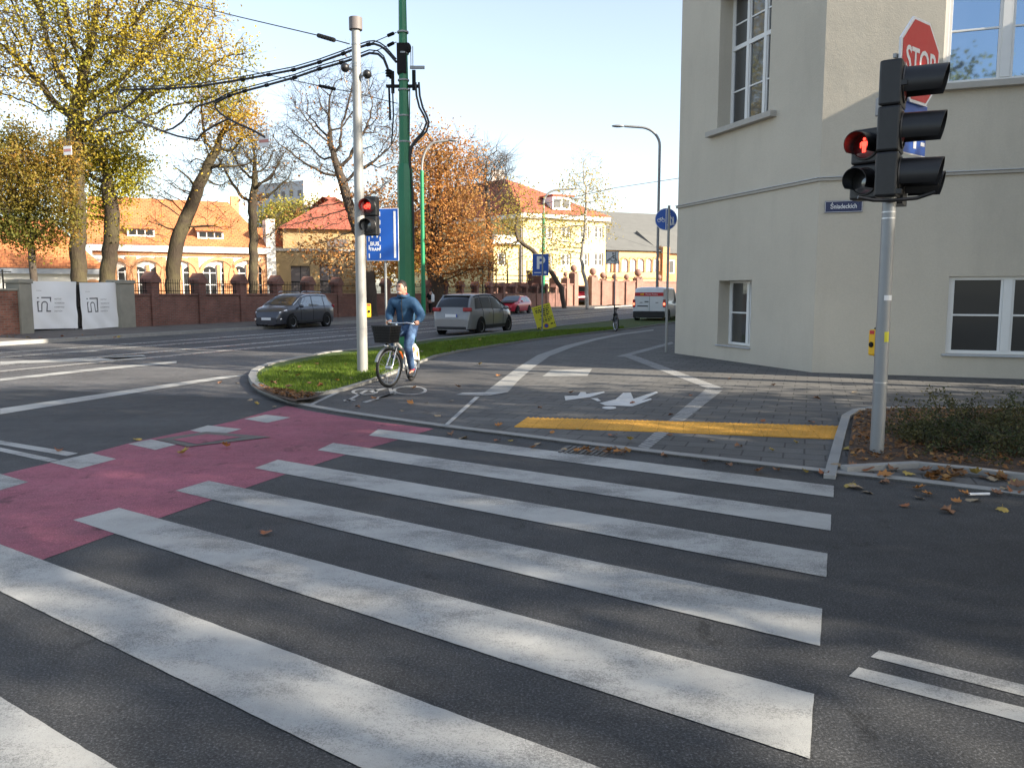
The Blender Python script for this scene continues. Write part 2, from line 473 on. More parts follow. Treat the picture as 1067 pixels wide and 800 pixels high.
M_tan = plaster('tan_render', (0.40, 0.29, 0.15), 0.06, 0.12)
M_towershade = plaster('tower_shade_grey', (0.42, 0.44, 0.47), 0.04, 0.06)  # shade of the tower's unlit front is put into this grey
M_door = simple('grey_door', (0.16, 0.14, 0.135), 0.6, var=0.1, scale=2, kind='pos')
M_bark = barkmat('bark', (0.055, 0.042, 0.031), (0.10, 0.085, 0.045))
M_barkdk = barkmat('bark_dark', (0.07, 0.055, 0.045), (0.10, 0.085, 0.065))
M_barkw = barkmat('bark_birch', (0.50, 0.47, 0.42), (0.20, 0.18, 0.15))
M_wire = simple('wire', (0.03, 0.03, 0.032), 0.6, var=0.1)
# ---------------------------------------------------------------- ground, roads, pavements
U = AZ(22); V = Vector((U.y, -U.x, 0))            # along / across the main street
ZP = 0.02                                          # pavement level at the flush kerbs
def structure(mb, name, m, **kw):
    return mb.build(name, m, kind='structure', **kw)
structure(MB().sheet([(-900, -900), (900, -900), (900, 900), (-900, 900)], -0.06), 'ground', M_gnd)
def st(s, t): return U * s + V * t
structure(MB().sheet([st(-60, -24.6), st(300, -24.6), st(300, -9.0), st(-60, 9.0)], -0.004), 'main_road', M_asph2)
sd_ = AZ(112)
A0 = G(262, 393); A1 = G(1067, 512)
structure(MB().sheet([A0 + Vector((-4.6, -1.6, 0)), G(450, 448) + U * 2, G(1067, 505) + U * 2, A1 + sd_ * 60 + U * 2, A1 + sd_ * 60 - U * 20, Vector((-14, -8, 0)), Vector((-9.5, 4, 0))], 0.0), 'side_street', M_asph)

KERB = [(1067, 518), (950, 503.5), (870, 495), (800, 487), (700, 475.5), (600, 463.5), (530, 454.5), (470, 447.2), (400, 437.5), (350, 430), (320, 424.5)]
KL = [(300, 420.5), (284, 415), (270, 409), (262, 403), (259, 397), (262, 391), (270, 386.5), (283, 382), (340, 370.6), (374, 367), (451, 356), (540, 346.2)]
k1 = [G(*p) for p in KERB]; k2 = [G(*p) for p in KL]
far1 = k2[-1] + AZ(24) * 260
right0 = k1[0] + AZ(112) * 60
pav = [right0] + k1 + k2 + [far1, far1 + V * 60, right0 + U * 60]
structure(MB().prism([(p.x, p.y) for p in pav], -0.05, ZP), 'pavement', M_pave)
# kerbs: flush along the crossings, raised round the verge
structure(MB().strip([right0] + k1 + [G(300, 420.5)], -0.13, -0.05, ZP + 0.006), 'flush_kerb', M_kerb)
k3 = [G(320, 424.5)] + k2 + [far1]
structure(MB().strip(k3, -0.14, -0.05, 0.115, tops=[.028, .032, .06, .09, .105]), 'verge_kerb', M_kerb)

def gp(pts, z=ZP): return [(q.x, q.y) for q in (G(x, y, z) for x, y in pts)]
# cycle path
edge = [(462, 443.5), (481, 428), (500, 413), (522, 397), (540, 383.5), (560, 371), (588, 361), (618, 353.6), (644, 348.4), (681, 343.8)]
left = [(324, 423), (338, 415.5), (352, 408), (387, 397), (413, 387), (435, 378), (452, 371.8), (480, 366), (560, 354), (600, 349.2), (660, 342.5)]
structure(MB().sheet(gp(left) + gp(edge[::-1]), ZP + 0.004), 'cycle_path', M_bike)
# grass verge (raised a little), its kerb on the path side
gl = [G(x, y, ZP) for x, y in left[2:]]
gfar = gl[-1] + AZ(24) * 150
kin = [p + Vector((0.14, 0, 0)) for p in k2[2:]]
inner = [G(334, 408, ZP), G(318, 413, ZP)]
verge = [(p.x, p.y) for p in (kin + [far1 + Vector((.2, 0, 0)), gfar] + gl[::-1] + inner[1:])]
structure(MB().prism(verge, 0.0, 0.085), 'verge', M_turf)
structure(MB().strip([G(318, 413, ZP)] + gl + [gfar], -0.10, 0.0, 0.075), 'path_edging', M_kerb)
structure(MB().sheet(gp([(262, 401), (268, 394), (283, 404), (322, 408.5), (338, 409), (326, 415), (305, 417.5), (285, 412), (270, 406)], 0.09), 0.0895), 'bare_soil', M_soil)

# far pavement with kerb
fp = [st(-60, -24.6), st(300, -24.6), st(300, -36), st(-60, -36)]
structure(MB().prism([(p.x, p.y) for p in fp], -0.05, 0.12), 'far_pavement', M_paveold)
structure(MB().strip([st(-60, -24.6), st(300, -24.6)], -0.15, -0.05, 0.125), 'far_kerb', M_kerb)
for i, t in enumerate((-16.3, -17.74, -19.9, -21.34)):
    a, b = st(-40, t), st(280, t)
    n = V * 0.045
    structure(MB().sheet([a - n, a + n, b + n, b - n], 0.001 ), 'tram_rail', M_steel)
    structure(MB().sheet([a - V * 0.30, a - V * 0.1, b - V * 0.1, b - V * 0.30], -0.001), 'rail_bed', M_whiteold if i % 2 else M_kerb)

# ---- painted markings
def mark(name, px, z, m):
    return structure(MB().sheet([(q.x, q.y) for q in (G(x, y, z) for x, y in px)], z), name, m)
mark('cycle_crossing', [(452, 446.6), (408, 460), (359, 474), (300, 493), (212, 523.5), (107, 560), (45, 582.5), (-600, 816.5), (-600, 634.3), (5.6, 493), (95.6, 472), (135, 461.5), (244.6, 438.4), (299, 422.5), (320, 427.5), (360, 434.3), (400, 440.3)], 0.0025, M_red)
for sq in ([(-30, 503), (0, 493.5), (29.5, 502), (0, 510.5)], [(52, 481.5), (95.6, 472), (121, 478), (81.5, 488.5)],
           [(133.5, 462.3), (157.5, 457.5), (184, 463), (161.7, 468.6)], [(198, 448.3), (216.5, 443), (251.7, 446.8), (227.7, 453.4)],
           [(254.5, 436.4), (277, 431.9), (303, 434.8), (278.3, 440.4)]):
    mark('crossing_dash', sq, 0.005, M_white)
d0_ = [G(*p) for p in [(-30, 503), (0, 493.5), (29.5, 502), (0, 510.5)]]; d1_ = [G(*p) for p in [(52, 481.5), (95.6, 472), (121, 478), (81.5, 488.5)]]
sh_ = sum(d0_, Vector()) / 4 - sum(d1_, Vector()) / 4
for k in range(1, 5): structure(MB().sheet([(p.x + sh_.x * k, p.y + sh_.y * k) for p in d1_], 0.0052 if k == 1 else 0.005), 'crossing_dash', M_white) if k > 1 else None
Lp = [G(399, 448), G(345, 462), G(290, 478), G(205, 500), G(128, 530), G(4, 569)]
Rp = [G(869, 507), G(866, 537), G(862, 575), G(857, 633), G(848, 728)]
Lq = [G(384, 455), G(332, 468), G(266, 487), G(181, 512), G(76, 543)]
Rq = [G(868, 519), G(866, 553), G(861, 601), G(855, 671), G(843, 796)]
def fit(P):
    n = len(P); xs = np.arange(n)
    return [np.polyfit(xs, [p[k] for p in P], 1) for k in (0, 1)]
fL, fR, fl, fr = fit(Lp), fit(Rp), fit(Lq), fit(Rq)
def ev(fc, i): return (fc[0][0] * i + fc[0][1], fc[1][0] * i + fc[1][1])
for i in range(8):
    cs_ = [ev(fL, i), ev(fR, i), ev(fr, i), ev(fl, i)]; rz_ = random.Random(i); pts_ = []
    for a_, b_ in zip(cs_, cs_[1:] + cs_[:1]):
        L_ = math.hypot(b_[0] - a_[0], b_[1] - a_[1]); n_ = max(4, int(L_ / .06)); nx_, ny_ = -(b_[1] - a_[1]) / L_, (b_[0] - a_[0]) / L_
        for k_ in range(n_):
            j_ = rz_.gauss(0, .0010) + .0006 * sin(k_ * .13 + i) if k_ else 0
            pts_.append((a_[0] + (b_[0] - a_[0]) * k_ / n_ + nx_ * j_, a_[1] + (b_[1] - a_[1]) * k_ / n_ + ny_ * j_))
    structure(MB().sheet(pts_, 0.005), 'zebra_stripe', M_white)
for q in ([(0, 425.5), (233, 391.8), (258, 390.6), (0, 431.5)], [(0, 376.5), (152, 371.2), (152, 374), (0, 379.5)],
          [(0, 394.5), (100, 383.4), (184, 376), (184, 378.2), (100, 386), (0, 397)],
          [(-20, 418.5), (0, 422.2), (82, 472), (75, 474), (-20, 421.8)],
          [(100, 365), (110, 362.5), (100, 366), (70, 367.5)], [(100, 372.5), (150, 369.5), (152, 372), (120, 374.5)]):
    if q[0] == (-20, 418.5): continue
    mark('lane_line', q, 0.004, M_white)
mark('lane_line', [(-120, 439.4), (0, 458.8), (81.5, 472), (70, 475), (0, 462.8), (-120, 442.4)], 0.004, M_white)
mark('lane_line', [(-120, 444.6), (0, 466), (62, 479), (50, 481), (0, 470), (-120, 447.8)], 0.004, M_white)
mark('lane_line', [(907, 684), (916, 677), (1130, 728), (1130, 741)], 0.004, M_white)
mark('lane_line', [(884.5, 704), (894.6, 694.6), (1130, 752), (1130, 769)], 0.004, M_white)
# cycle path edge lines and T mark
mark('path_line', [(462, 443.2), (466.5, 443.4), (500, 413.2), (495, 413.2)], ZP + 0.010, M_whiteold)
mark('path_line', [(474, 411.4), (482, 409), (530, 408.3), (508, 412.3)], ZP + 0.009, M_whiteold)
mark('path_line', [(321, 421.5), (324.5, 422.3), (354, 408.6), (350, 408.1)], ZP + 0.010, M_whiteold)
e2 = [(505, 409), (522, 396), (540, 382.6), (560, 370.2), (588, 360.4), (618, 353), (644, 347.8), (681, 343.2)]
e3 = [(529, 409), (541, 396), (556, 383), (573, 371), (598, 361.4), (622, 354.4), (648, 349), (681, 344.6)]
structure(MB().sheet(gp(e2) + gp(e3[::-1]), ZP + 0.006), 'edge_strip', M_strip)
# guiding strips and tactile paving
mark('guiding_strip', [(664, 465.5), (676, 467.5), (753, 406.5), (735, 405.5)], ZP + 0.004, M_grid)
mark('guiding_strip', [(648, 370.5), (662, 370.5), (754, 404.5), (738, 405)], ZP + 0.005, M_grid)
mark('guiding_strip', [(641, 371.5), (652, 371.8), (702, 357.8), (700, 356)], ZP + 0.007, M_grid)
structure(MB().prism(gp([(549, 435), (700, 438.7), (860, 443.3), (882, 444.2), (879, 457), (700, 449.6), (536, 444)], ZP + .012), 0.0, ZP + 0.012), 'tactile_strip', M_yellowtile)
tb = MB()
c0 = [G(549, 435, ZP), G(882, 444, ZP), G(879, 457, ZP), G(536, 444, ZP)]
for i in range(62):
    for j in range(6):
        a = (i + .5) / 62; b = (j + .5) / 6
        p = c0[0].lerp(c0[1], a).lerp(c0[3].lerp(c0[2], a), b)
        tb.cyl((p.x, p.y, ZP + 0.011), (p.x, p.y, ZP + 0.017), 0.016, 0.012, 6)
structure(tb, 'tactile_studs', M_yellowtile)
# painted walkers (adult with a child) on the paving, and the bicycle on the cycle path
cx_ = lambda L: [(560 + x / 3.557, 340 + y / 3.557) for x, y in L]
for poly in ([(100, 258), (150, 256), (160, 243), (178, 243), (182, 250), (246, 241), (250, 245), (195, 262), (150, 268), (104, 274)],
             [(196, 266), (222, 266), (236, 276), (222, 277), (210, 271)],
             [(230, 284), (290, 270), (318, 246), (346, 245), (356, 268), (440, 241), (448, 245), (385, 275), (420, 266), (424, 271), (352, 296), (250, 292)]):
    mark('walker_symbol', cx_(poly), ZP + 0.007, M_symbol)
ell = [(266 + 26 * cos(2 * pi * i / 18), 301 + 5.5 * sin(2 * pi * i / 18)) for i in range(18)]
mark('walker_symbol', cx_(ell), ZP + 0.007, M_symbol)
def ring_sheet(mb, c, rx, ry, wx, wy, n=30, conv=None):
    vs = []
    for i in range(n):
        t = 2 * pi * i / n
        for kx, ky in ((rx, ry), (rx - wx, ry - wy)):
            q = conv(c[0] + kx * cos(t), c[1] + ky * sin(t)); vs.append(q)
    mb.add(vs, [(2 * i, 2 * ((i + 1) % n), 2 * ((i + 1) % n) + 1, 2 * i + 1) for i in range(n)])
cv = lambda x, y: tuple(G(300 + x / 3.557, 340 + y / 3.557, ZP + 0.011))
bm_ = MB()
ring_sheet(bm_, (452, 237), 64, 17, 12, 4, conv=cv)
ring_sheet(bm_, (285, 242), 50, 12, 12, 3.5, conv=cv)
for q in ([(212, 276), (222, 279), (300, 236), (286, 236)], [(275, 280), (290, 283), (392, 252), (380, 250)], [(300, 240), (360, 226), (372, 229), (312, 246)],
          [(372, 228), (384, 228), (394, 252), (380, 254)], [(205, 272), (250, 270), (250, 275), (207, 277)], [(330, 262), (398, 246), (404, 250), (340, 267)]):
    bm_.add([cv(*p) for p in q], [(0, 1, 2, 3)])
structure(bm_, 'cycle_symbol', M_whiteold)
# concrete cover in the paving, iron cover and drain in the road
mark('concrete_cover', [(565, 392), (574, 385.5), (617, 384.2), (612, 391.6)], ZP + 0.004, M_strip)
mark('utility_cover', [(162, 457.6), (215, 449.5), (283, 455), (196, 465.2)], 0.010, M_iron)
mark('utility_cover_plate', [(180, 457.8), (215, 452), (252, 455), (205, 462.5)], 0.013, M_red)
dr = MB(); q0 = G(610, 470); 
for i in range(9):
    dr.box(q0 + AZ(112) * (i * 0.055 - 0.22) + Vector((0, 0, 0.006)), (0.03, 0.40, 0.012), rz=R(-22))
dr.box(q0 + Vector((0, 0, 0.001)), (0.55, 0.44, 0.006), rz=R(-22))
tag(dr.build('drain_grate', M_iron), 'small iron drain grate at the flush kerb beside the zebra crossing', 'drain')

# planter bed beside the signal pole
bed = [(882.6, 483), (953, 480.5), (1014, 487), (1067, 493), (1300, 520), (1300, 440), (1067, 424.5), (972, 423.8), (910, 424), (898, 426), (889, 432)]
structure(MB().prism(gp(bed, 0.07), -0.03, 0.06), 'planter_bed', M_soil)
structure(MB().strip([G(x, y, 0.09) for x, y in [(1300, 436), (1067, 423), (972, 423.3), (910, 423.4), (896, 425.5), (886, 431.5), (880, 452), (871, 489)]], -0.10, -0.02, 0.075, tops=[.075] * 6 + [.055, .035]), 'planter_kerb', M_strip)
structure(MB().strip([G(x, y, 0.07) for x, y in [(876, 484), (953, 480), (1014, 486), (1067, 492.5), (1300, 519)]], -0.10, -0.02, 0.07), 'planter_kerb', M_kerb)

# ---------------------------------------------------------------- walls with openings
def facade(mb, o, az, length, z0, z1, openings, depth=0.2, side=1, mat=0, rmat=None, start=0.0):
    """wall from o along azimuth az, outward normal is az + 90*side; openings (a0,a1,z0,z1) get reveals"""
    rmat = mat if rmat is None else rmat
    u = AZ(az); n = AZ(az + 90 * side)
    P = lambda a, z, d=0.0: (o[0] + u.x * a - n.x * d, o[1] + u.y * a - n.y * d, z)
    As = sorted({start, length, *[q for op in openings for q in op[:2]]})
    Zs = sorted({z0, z1, *[q for op in openings for q in op[2:4]]})
    for i in range(len(As) - 1):
        for j in range(len(Zs) - 1):
            am, zm = (As[i] + As[i + 1]) / 2, (Zs[j] + Zs[j + 1]) / 2
            if any(a0 < am < a1 and b0 < zm < b1 for a0, a1, b0, b1 in openings): continue
            mb.add([P(As[i], Zs[j]), P(As[i + 1], Zs[j]), P(As[i + 1], Zs[j + 1]), P(As[i], Zs[j + 1])], [(0, 1, 2, 3)], mat)
    for a0, a1, b0, b1 in openings:
        for (p, q) in (((a0, b0), (a1, b0)), ((a1, b0), (a1, b1)), ((a1, b1), (a0, b1)), ((a0, b1), (a0, b0))):
            mb.add([P(*p), P(*q), P(*q, depth), P(*p, depth)], [(0, 1, 2, 3)], rmat)
    return P
def obox(mb, o, az, a0, a1, d0, d1, z0, z1, side=1, mat=0):
    """box along a wall: a along azimuth, d outward"""
    u = AZ(az); n = AZ(az + 90 * side)
    vs = [(o[0] + u.x * a + n.x * d, o[1] + u.y * a + n.y * d, z) for a in (a0, a1) for d in (d0, d1) for z in (z0, z1)]
    mb.add(vs, [(0, 1, 3, 2), (4, 6, 7, 5), (0, 4, 5, 1), (2, 3, 7, 6), (0, 2, 6, 4), (1, 5, 7, 3)], mat)
def window(parent, org, o, az, side, a0, a1, z0, z1, depth, cols, rows, fw=0.06, mull=0.1, mframe=None, mglass=None, sill=None, transom=None, msill=None, label=None, splits=None):
    fr = MB(); d1, d0 = -depth + 0.055, -depth - 0.02
    obox(fr, o, az, a0 + .002, a1 - .002, d0, d1, z0 + .002, z0 + fw, side); obox(fr, o, az, a0 + .002, a1 - .002, d0, d1, z1 - fw, z1 - .002, side)
    obox(fr, o, az, a0 + .002, a0 + fw, d0, d1 - .002, z0 + fw, z1 - fw, side); obox(fr, o, az, a1 - fw, a1 - .002, d0, d1 - .002, z0 + fw, z1 - fw, side)
    cuts = [a0] + ([a0 + (a1 - a0) * s_ for s_ in splits] if splits else [a0 + (a1 - a0) * i / cols for i in range(1, cols)]) + [a1]; cols = len(cuts) - 1
    for i in range(1, cols):
        obox(fr, o, az, cuts[i] - mull / 2, cuts[i] + mull / 2, d0, d1 + .012, z0 + fw, z1 - fw, side)
    for i in range(cols):
        l = cuts[i] + (fw if i == 0 else mull / 2); r = cuts[i + 1] - (fw if i == cols - 1 else mull / 2)
        for (q0, q1) in ((l, l + fw * .6), (r - fw * .6, r)):
            obox(fr, o, az, q0, q1, d0, d1 - .012, z0 + fw, z1 - fw, side)
        for zr in rows:
            obox(fr, o, az, l, r, d0, d1 - .016, zr - .018, zr + .018, side)
    if transom: obox(fr, o, az, a0 + fw, a1 - fw, d0, d1 + .008, transom - .05, transom + .05, side)
    f = fr.build('window', mframe or M_frame, parent, org=org, bevel=0.004, label=label)
    g = MB(); u = AZ(az); n = AZ(az + 90 * side); dd = -depth + 0.012
    g.add([(o[0] + u.x * a + n.x * dd, o[1] + u.y * a + n.y * dd, z) for a, z in ((a0 + .01, z0 + .01), (a1 - .01, z0 + .01), (a1 - .01, z1 - .01), (a0 + .01, z1 - .01))], [(0, 1, 2, 3)])
    g.build('pane', mglass or M_glass, f, org=org)
    if sill:
        s = MB(); obox(s, o, az, a0 - sill[0], a1 + sill[0], -depth + .05, sill[1], z0 - sill[2], z0 - .003, side)
        s.build('sill', msill or M_sill, f, org=org, bevel=0.008)
    return f

# ---------------------------------------------------------------- the corner building
C0 = G(846, 388, ZP); E0 = G(703, 368, ZP)
AZC = math.degrees(math.atan2(E0.x - C0.x, E0.y - C0.y)); LC = (E0 - C0).length
AZS = 110.0; HB = 14.2
bld = thing('corner_building', 'beige rendered corner building with white framed windows and a pale string course', 'building', (C0.x, C0.y, 0))
bo = (C0.x, C0.y, 0)
w = MB()
ch_op = [(1.80, 3.83, 5.56, 8.65), (2.20, 3.57, 0.39, 1.94)]
sd_op = [(2.10, 4.20, 5.56, 8.0), (2.42, 4.45, 0.47, 1.96)]
facade(w, C0, AZC, LC, 0, HB, ch_op, 0.42, -1)
facade(w, C0, AZS, 5.2, 0, HB, sd_op, 0.36, 1)
facade(w, E0, 22, 60, 0, HB, [], 0.2, -1)
BAYP, BAYH = 1.4, 7.55  # unseen bay, depth and height shaped for the shadow edge it casts
bayo = C0 + AZ(AZS) * 5.2
facade(w, bayo, AZS + 90, BAYP, 0, BAYH, [], 0.2, 1)
facade(w, bayo + AZ(AZS + 90) * BAYP, AZS, 9, 0, BAYH, [], 0.2, 1)
tp = [bayo, bayo + AZ(AZS + 90) * BAYP, bayo + AZ(AZS + 90) * BAYP + AZ(AZS) * 9, bayo + AZ(AZS) * 9]
w.sheet(tp, BAYH)
facade(w, bayo, AZS, 30, BAYH, HB, [], 0.2, 1)
w.sheet([C0, E0, E0 + U * 60, E0 + U * 60 + V * 14, C0 + AZ(AZS) * 35 + U * 20, C0 + AZ(AZS) * 35], HB)
w.build('wall', M_wall, bld, org=bo)
cm = MB()
for (z0_, z1_, p_) in ((3.87, 3.93, 0.05),):
    obox(cm, C0, AZC, -0.02, LC + .03, 0.0, p_, z0_, z1_, -1); obox(cm, C0, AZS, -0.02, 5.2, 0.0, p_ - .002, z0_ - .001, z1_ - .001, 1)
cm.build('string_course', M_sill, bld, org=bo, bevel=0.01)
zf = MB(); obox(zf, C0, AZC, -0.02, LC + .03, 0.0, 0.075, 3.932, 3.945, -1); obox(zf, C0, AZS, -0.02, 5.2, 0.0, 0.073, 3.931, 3.944, 1)
zf.build('flashing', M_zinc, bld, org=bo)
rc = MB()
obox(rc, C0, AZC, -0.3, LC + .3, -0.3, 0.5, HB, HB + .35, -1); obox(rc, C0, AZS, -0.3, 32, -0.3, 0.48, HB + .002, HB + .352, 1); obox(rc, E0, 22, -0.3, 60, -0.3, 0.49, HB + .001, HB + .351, -1)
rc.build('eaves', M_sill, bld, org=bo)
window(bld, bo, C0, AZC, -1, 1.80, 3.83, 5.56, 8.65, 0.40, 3, [6.45, 8.0], transom=7.45, sill=(0.30, 0.16, 0.13), label='tall white casement window deep in the corner wall above a moulded sill')
window(bld, bo, C0, AZC, -1, 2.20, 3.57, 0.39, 1.94, 0.36, 2, [1.17], splits=[.41], sill=(0.03, 0.05, 0.035), msill=M_zinc)
window(bld, bo, C0, AZS, 1, 2.10, 4.20, 5.56, 8.0, 0.16, 2, [6.55], fw=0.085, mull=0.16, mglass=M_glassbig, sill=(0.16, 0.14, 0.12), transom=7.4, label='wide white upper window reflecting the sky')
window(bld, bo, C0, AZS, 1, 2.42, 4.45, 0.47, 1.96, 0.13, 2, [1.22], fw=0.07, mull=0.15, sill=(0.06, 0.06, 0.045), msill=M_zinc)
# street name plate
np_ = thing('street_name_plate', 'small navy street name plate reading Śniadeckich on the beige corner wall', 'sign', (C0 + AZ(AZS) * 0.465 + AZ(AZS + 90) * 0.02 + Vector((0, 0, 3.335))), facing(AZS + 90))
q = MB(); q.box((0, 0, 0), (0.70, 0.02, 0.235)); q.build('plate', M_navy, np_, bevel=0.004)
q = MB()
for zz in (-.105, .105): q.box((0, -.0115, zz), (.685, .003, .008))
for xx in (-.34, .34): q.box((xx, -.0115, 0), (.008, .003, .2))
q.build('border', M_signwhite, np_)
q = MB(); text_mesh(q, 'Śniadeckich', 0.128, 0, -0.038, -0.0125, 0.001, sx=.80, bold=.0015); q.build('lettering', M_signwhite, np_)
# ---------------------------------------------------------------- signal heads
def visor(mb, c, r, L, mat=0, a0=-35, a1=215, n=22):
    """open hood round a lens, pointing along local -Y"""
    vs = []; fs = []
    for i in range(n + 1):
        a = R(a0 + (a1 - a0) * i / n)
        k = 0.5 + 0.5 * sin(a)
        l = L * (0.78 + 0.22 * k ** .7)
        for rr, y in ((r, 0), (r * 0.97, -l), (r * 0.93, -l), (r * 0.95, 0)):
            vs.append((c[0] + rr * cos(a), c[1] + y, c[2] + rr * sin(a) + y * 0.02))
    for i in range(n):
        for k in range(3):
            a = 4 * i + k
            fs.append((a, a + 4, a + 5, a + 1))
    mb.add(vs, fs, mat)
def disc(mb, c, r, y, bulge=0.02, n=20, mat=0):
    vs = [(c[0], y - bulge, c[2])]
    for k, rr in ((0.6, 0.62), (1.0, 0.0)):
        for i in range(n):
            t = 2 * pi * i / n
            vs.append((c[0] + r * k * cos(t), y - bulge * rr, c[2] + r * k * sin(t)))
    fs = [(0, 1 + i, 1 + (i + 1) % n) for i in range(n)] + [(1 + i, 1 + n + i, 1 + n + (i + 1) % n, 1 + (i + 1) % n) for i in range(n)]
    mb.add(vs, fs, mat)
def signal_head(name, label, loc, az, n, sec, wd, dp, r, L, group=None):
    t = thing(name, label, 'traffic light', loc, facing(az), group)
    hb = MB()
    for k in range(n):
        zc = (n - 1) / 2 * sec - k * sec
        hb.box((0, dp / 2, zc), (wd, dp, sec - 0.008))
        hb.box((0, dp * .5, zc), (wd * .96, dp * .9, sec))
    hb.build('housing', M_black, t, bevel=0.02)
    for k in range(n):
        zc = (n - 1) / 2 * sec - k * sec
        v = MB(); visor(v, (0, -0.004, zc), r * 1.08, L); v.tube([(r * 1.1 * cos(2 * pi * i / 20), -0.006, zc + r * 1.1 * sin(2 * pi * i / 20)) for i in range(20)], 0.012, 6, closed=True)
        v.build('visor', M_black, t, smooth=40)
    return t
rp = G(913.5, 470, 0.07)
pl = thing('signal_pole', 'grey steel signal pole with stickers standing in the leaf-strewn planter bed', 'pole', (rp.x, rp.y, 0.06))
q = MB(); q.cyl((0, 0, 0), (0, 0, 1.30), 0.066, n=20); q.cyl((0, 0, 1.30), (0, 0, 3.70), 0.063, n=20); q.build('post', M_galv, pl, smooth=40)
q = MB(); q.cyl((0, 0, 3.69), (0, 0, 3.76), 0.076, n=20); q.cyl((0, 0, 3.76), (0, 0, 3.78), 0.076, 0.05, n=20); q.build('cap', M_galv, pl, smooth=40)
for zz, rr in ((.70, .068), (2.30, .066), (2.36, .066)):
    q = MB(); q.cyl((0, 0, zz), (0, 0, zz + .012), rr, n=20); q.build('band', M_alu, pl, smooth=40)
for zz in (2.55, 3.55):
    q = MB(); q.cyl((0, 0, zz - .03), (0, 0, zz + .03), 0.078, n=20); q.box((0.05, -0.09, zz), (0.05, 0.16, 0.045), rz=R(-30)); q.build('clamp', M_black, pl, smooth=40)
q = MB(); q.tube([(-.34, -.08, 2.50), (-.2, -.1, 2.47), (0, -.09, 2.47), (.22, -.10, 2.49), (.36, -.16, 2.54)], 0.018, 8)
q.build('bracket', M_black, pl, smooth=40)
q = MB(); q.box((-0.125, 0.0, 3.36), (0.075, 0.09, 0.17)); q.build('junction_box', M_galv, pl, bevel=0.008)
for zz, hh, ww, m_ in ((1.54, 0.05, 0.09, M_signwhite), (1.16, 0.10, 0.05, M_notice)):
    q = MB(); a0_ = R(-78)
    vs = []
    for i in range(7):
        a = a0_ + (i / 6 - .5) * ww / 0.066
        vs += [(0.0672 * cos(a), 0.0672 * sin(a), zz - hh / 2), (0.0672 * cos(a), 0.0672 * sin(a), zz + hh / 2)]
    q.add(vs, [(2 * i, 2 * i + 2, 2 * i + 3, 2 * i + 1) for i in range(6)]); q.build('sticker', m_, pl)

sp = DP(940, 136, 8.07)
vs_ = signal_head('vehicle_signal', 'large black three lamp vehicle signal with long hoods on the grey signal pole', sp, 122, 3, 0.425, 0.38, 0.20, 0.150, 0.375)
for k in range(3):
    q = MB(); disc(q, (0, 0, 0.425 - k * 0.425), 0.150, -0.004); q.build('lens', M_reddark if k < 2 else M_lens, vs_, smooth=60)
q = MB(); visor(q, (0.30, -0.03, -0.50), 0.14, 0.34); q.box((0.30, .06, -.50), (.34, .16, .36)); q.build('arrow_hood', M_black, vs_, smooth=40)
pp = DP(901, 171, 8.42)
ps_ = signal_head('pedestrian_signal', 'small black two lamp pedestrian signal showing a red standing figure', pp, 228, 2, 0.352, 0.30, 0.19, 0.118, 0.23)
for k in range(2):
    q = MB(); disc(q, (0, 0, 0.176 - k * 0.352), 0.118, -0.004); q.build('lens', M_reddark if k == 0 else M_lens, ps_, smooth=60)
fg = MB()
def flat(mb, poly, y, mat=0): mb.plate(poly, y - 0.003, y, mat)
def ellp(cx, cz, rx, rz, n=14): return [(cx + rx * cos(2 * pi * i / n), cz + rz * sin(2 * pi * i / n)) for i in range(n)]
z_ = 0.176
flat(fg, ellp(0, z_ + .072, .017, .02), -.03); flat(fg, [(-.034, z_ + .045), (.034, z_ + .045), (.03, z_ - .015), (-.03, z_ - .015)], -.03)
flat(fg, [(-.024, z_ - .017), (-.003, z_ - .017), (-.003, z_ - .085), (-.02, z_ - .085)], -.03); flat(fg, [(.024, z_ - .017), (.003, z_ - .017), (.003, z_ - .085), (.02, z_ - .085)], -.03)
for s_ in (-1, 1): flat(fg, [(s_ * .036, z_ + .042), (s_ * .052, z_ + .03), (s_ * .05, z_ - .03), (s_ * .038, z_ - .03)], -.03)
fg.v = [(x * .8, y, z_ + (z - z_) * .82 + .005) for x, y, z in fg.v]
fg.build('red_figure', M_lampor, ps_)
# signs on the pole
def octagon(r): return [(r * cos(pi / 8 + pi / 4 * i), r * sin(pi / 8 + pi / 4 * i)) for i in range(8)]
sc_ = DP(959, 65, 8.72)
ss = thing('stop_sign', 'red octagonal STOP sign half hidden behind the black vehicle signal', 'sign', sc_, facing(141))
q = MB(); q.plate(octagon(.455), 0, 0.025); q.build('plate', M_signwhite, ss, bevel=0.004)
q = MB(); q.plate(octagon(.422), -0.004, -0.001); q.build('red_field', M_signred, ss)
q = MB(); text_mesh(q, 'STOP', .35, 0, -.125, -.006, .001, sx=.78, bold=.006); q.build('lettering', M_signwhite, ss)
for zz in (0, -.3):
    q = MB(); q.box((-.2, .05, zz), (.5, .03, .04)); q.build('bracket', M_galv, ss)
bs = thing('blue_arrow_sign', 'blue traffic sign with a white arrow behind the vehicle signal under the STOP sign', 'sign', DP(951, 134, 8.74), facing(141))
q = MB(); q.plate([(-.31, -.27), (.31, -.27), (.31, .27), (-.31, .27)], 0, .02); q.build('plate', M_signwhite, bs, bevel=0.01)
q = MB(); q.plate([(-.295, -.255), (.295, -.255), (.295, .255), (-.295, .255)], -.004, -.001); q.build('blue_field', M_signblue, bs)
q = MB()
for pts in ([(.02, -.2), (.08, -.2), (.08, .02), (.02, .02)], [(-.02, .0), (.12, .0), (.05, .12)], [(.18, -.16), (.27, -.16), (.27, -.12), (.18, -.12)]): q.plate(pts, -.008, -.005)
q.build('symbol', M_signwhite, bs)
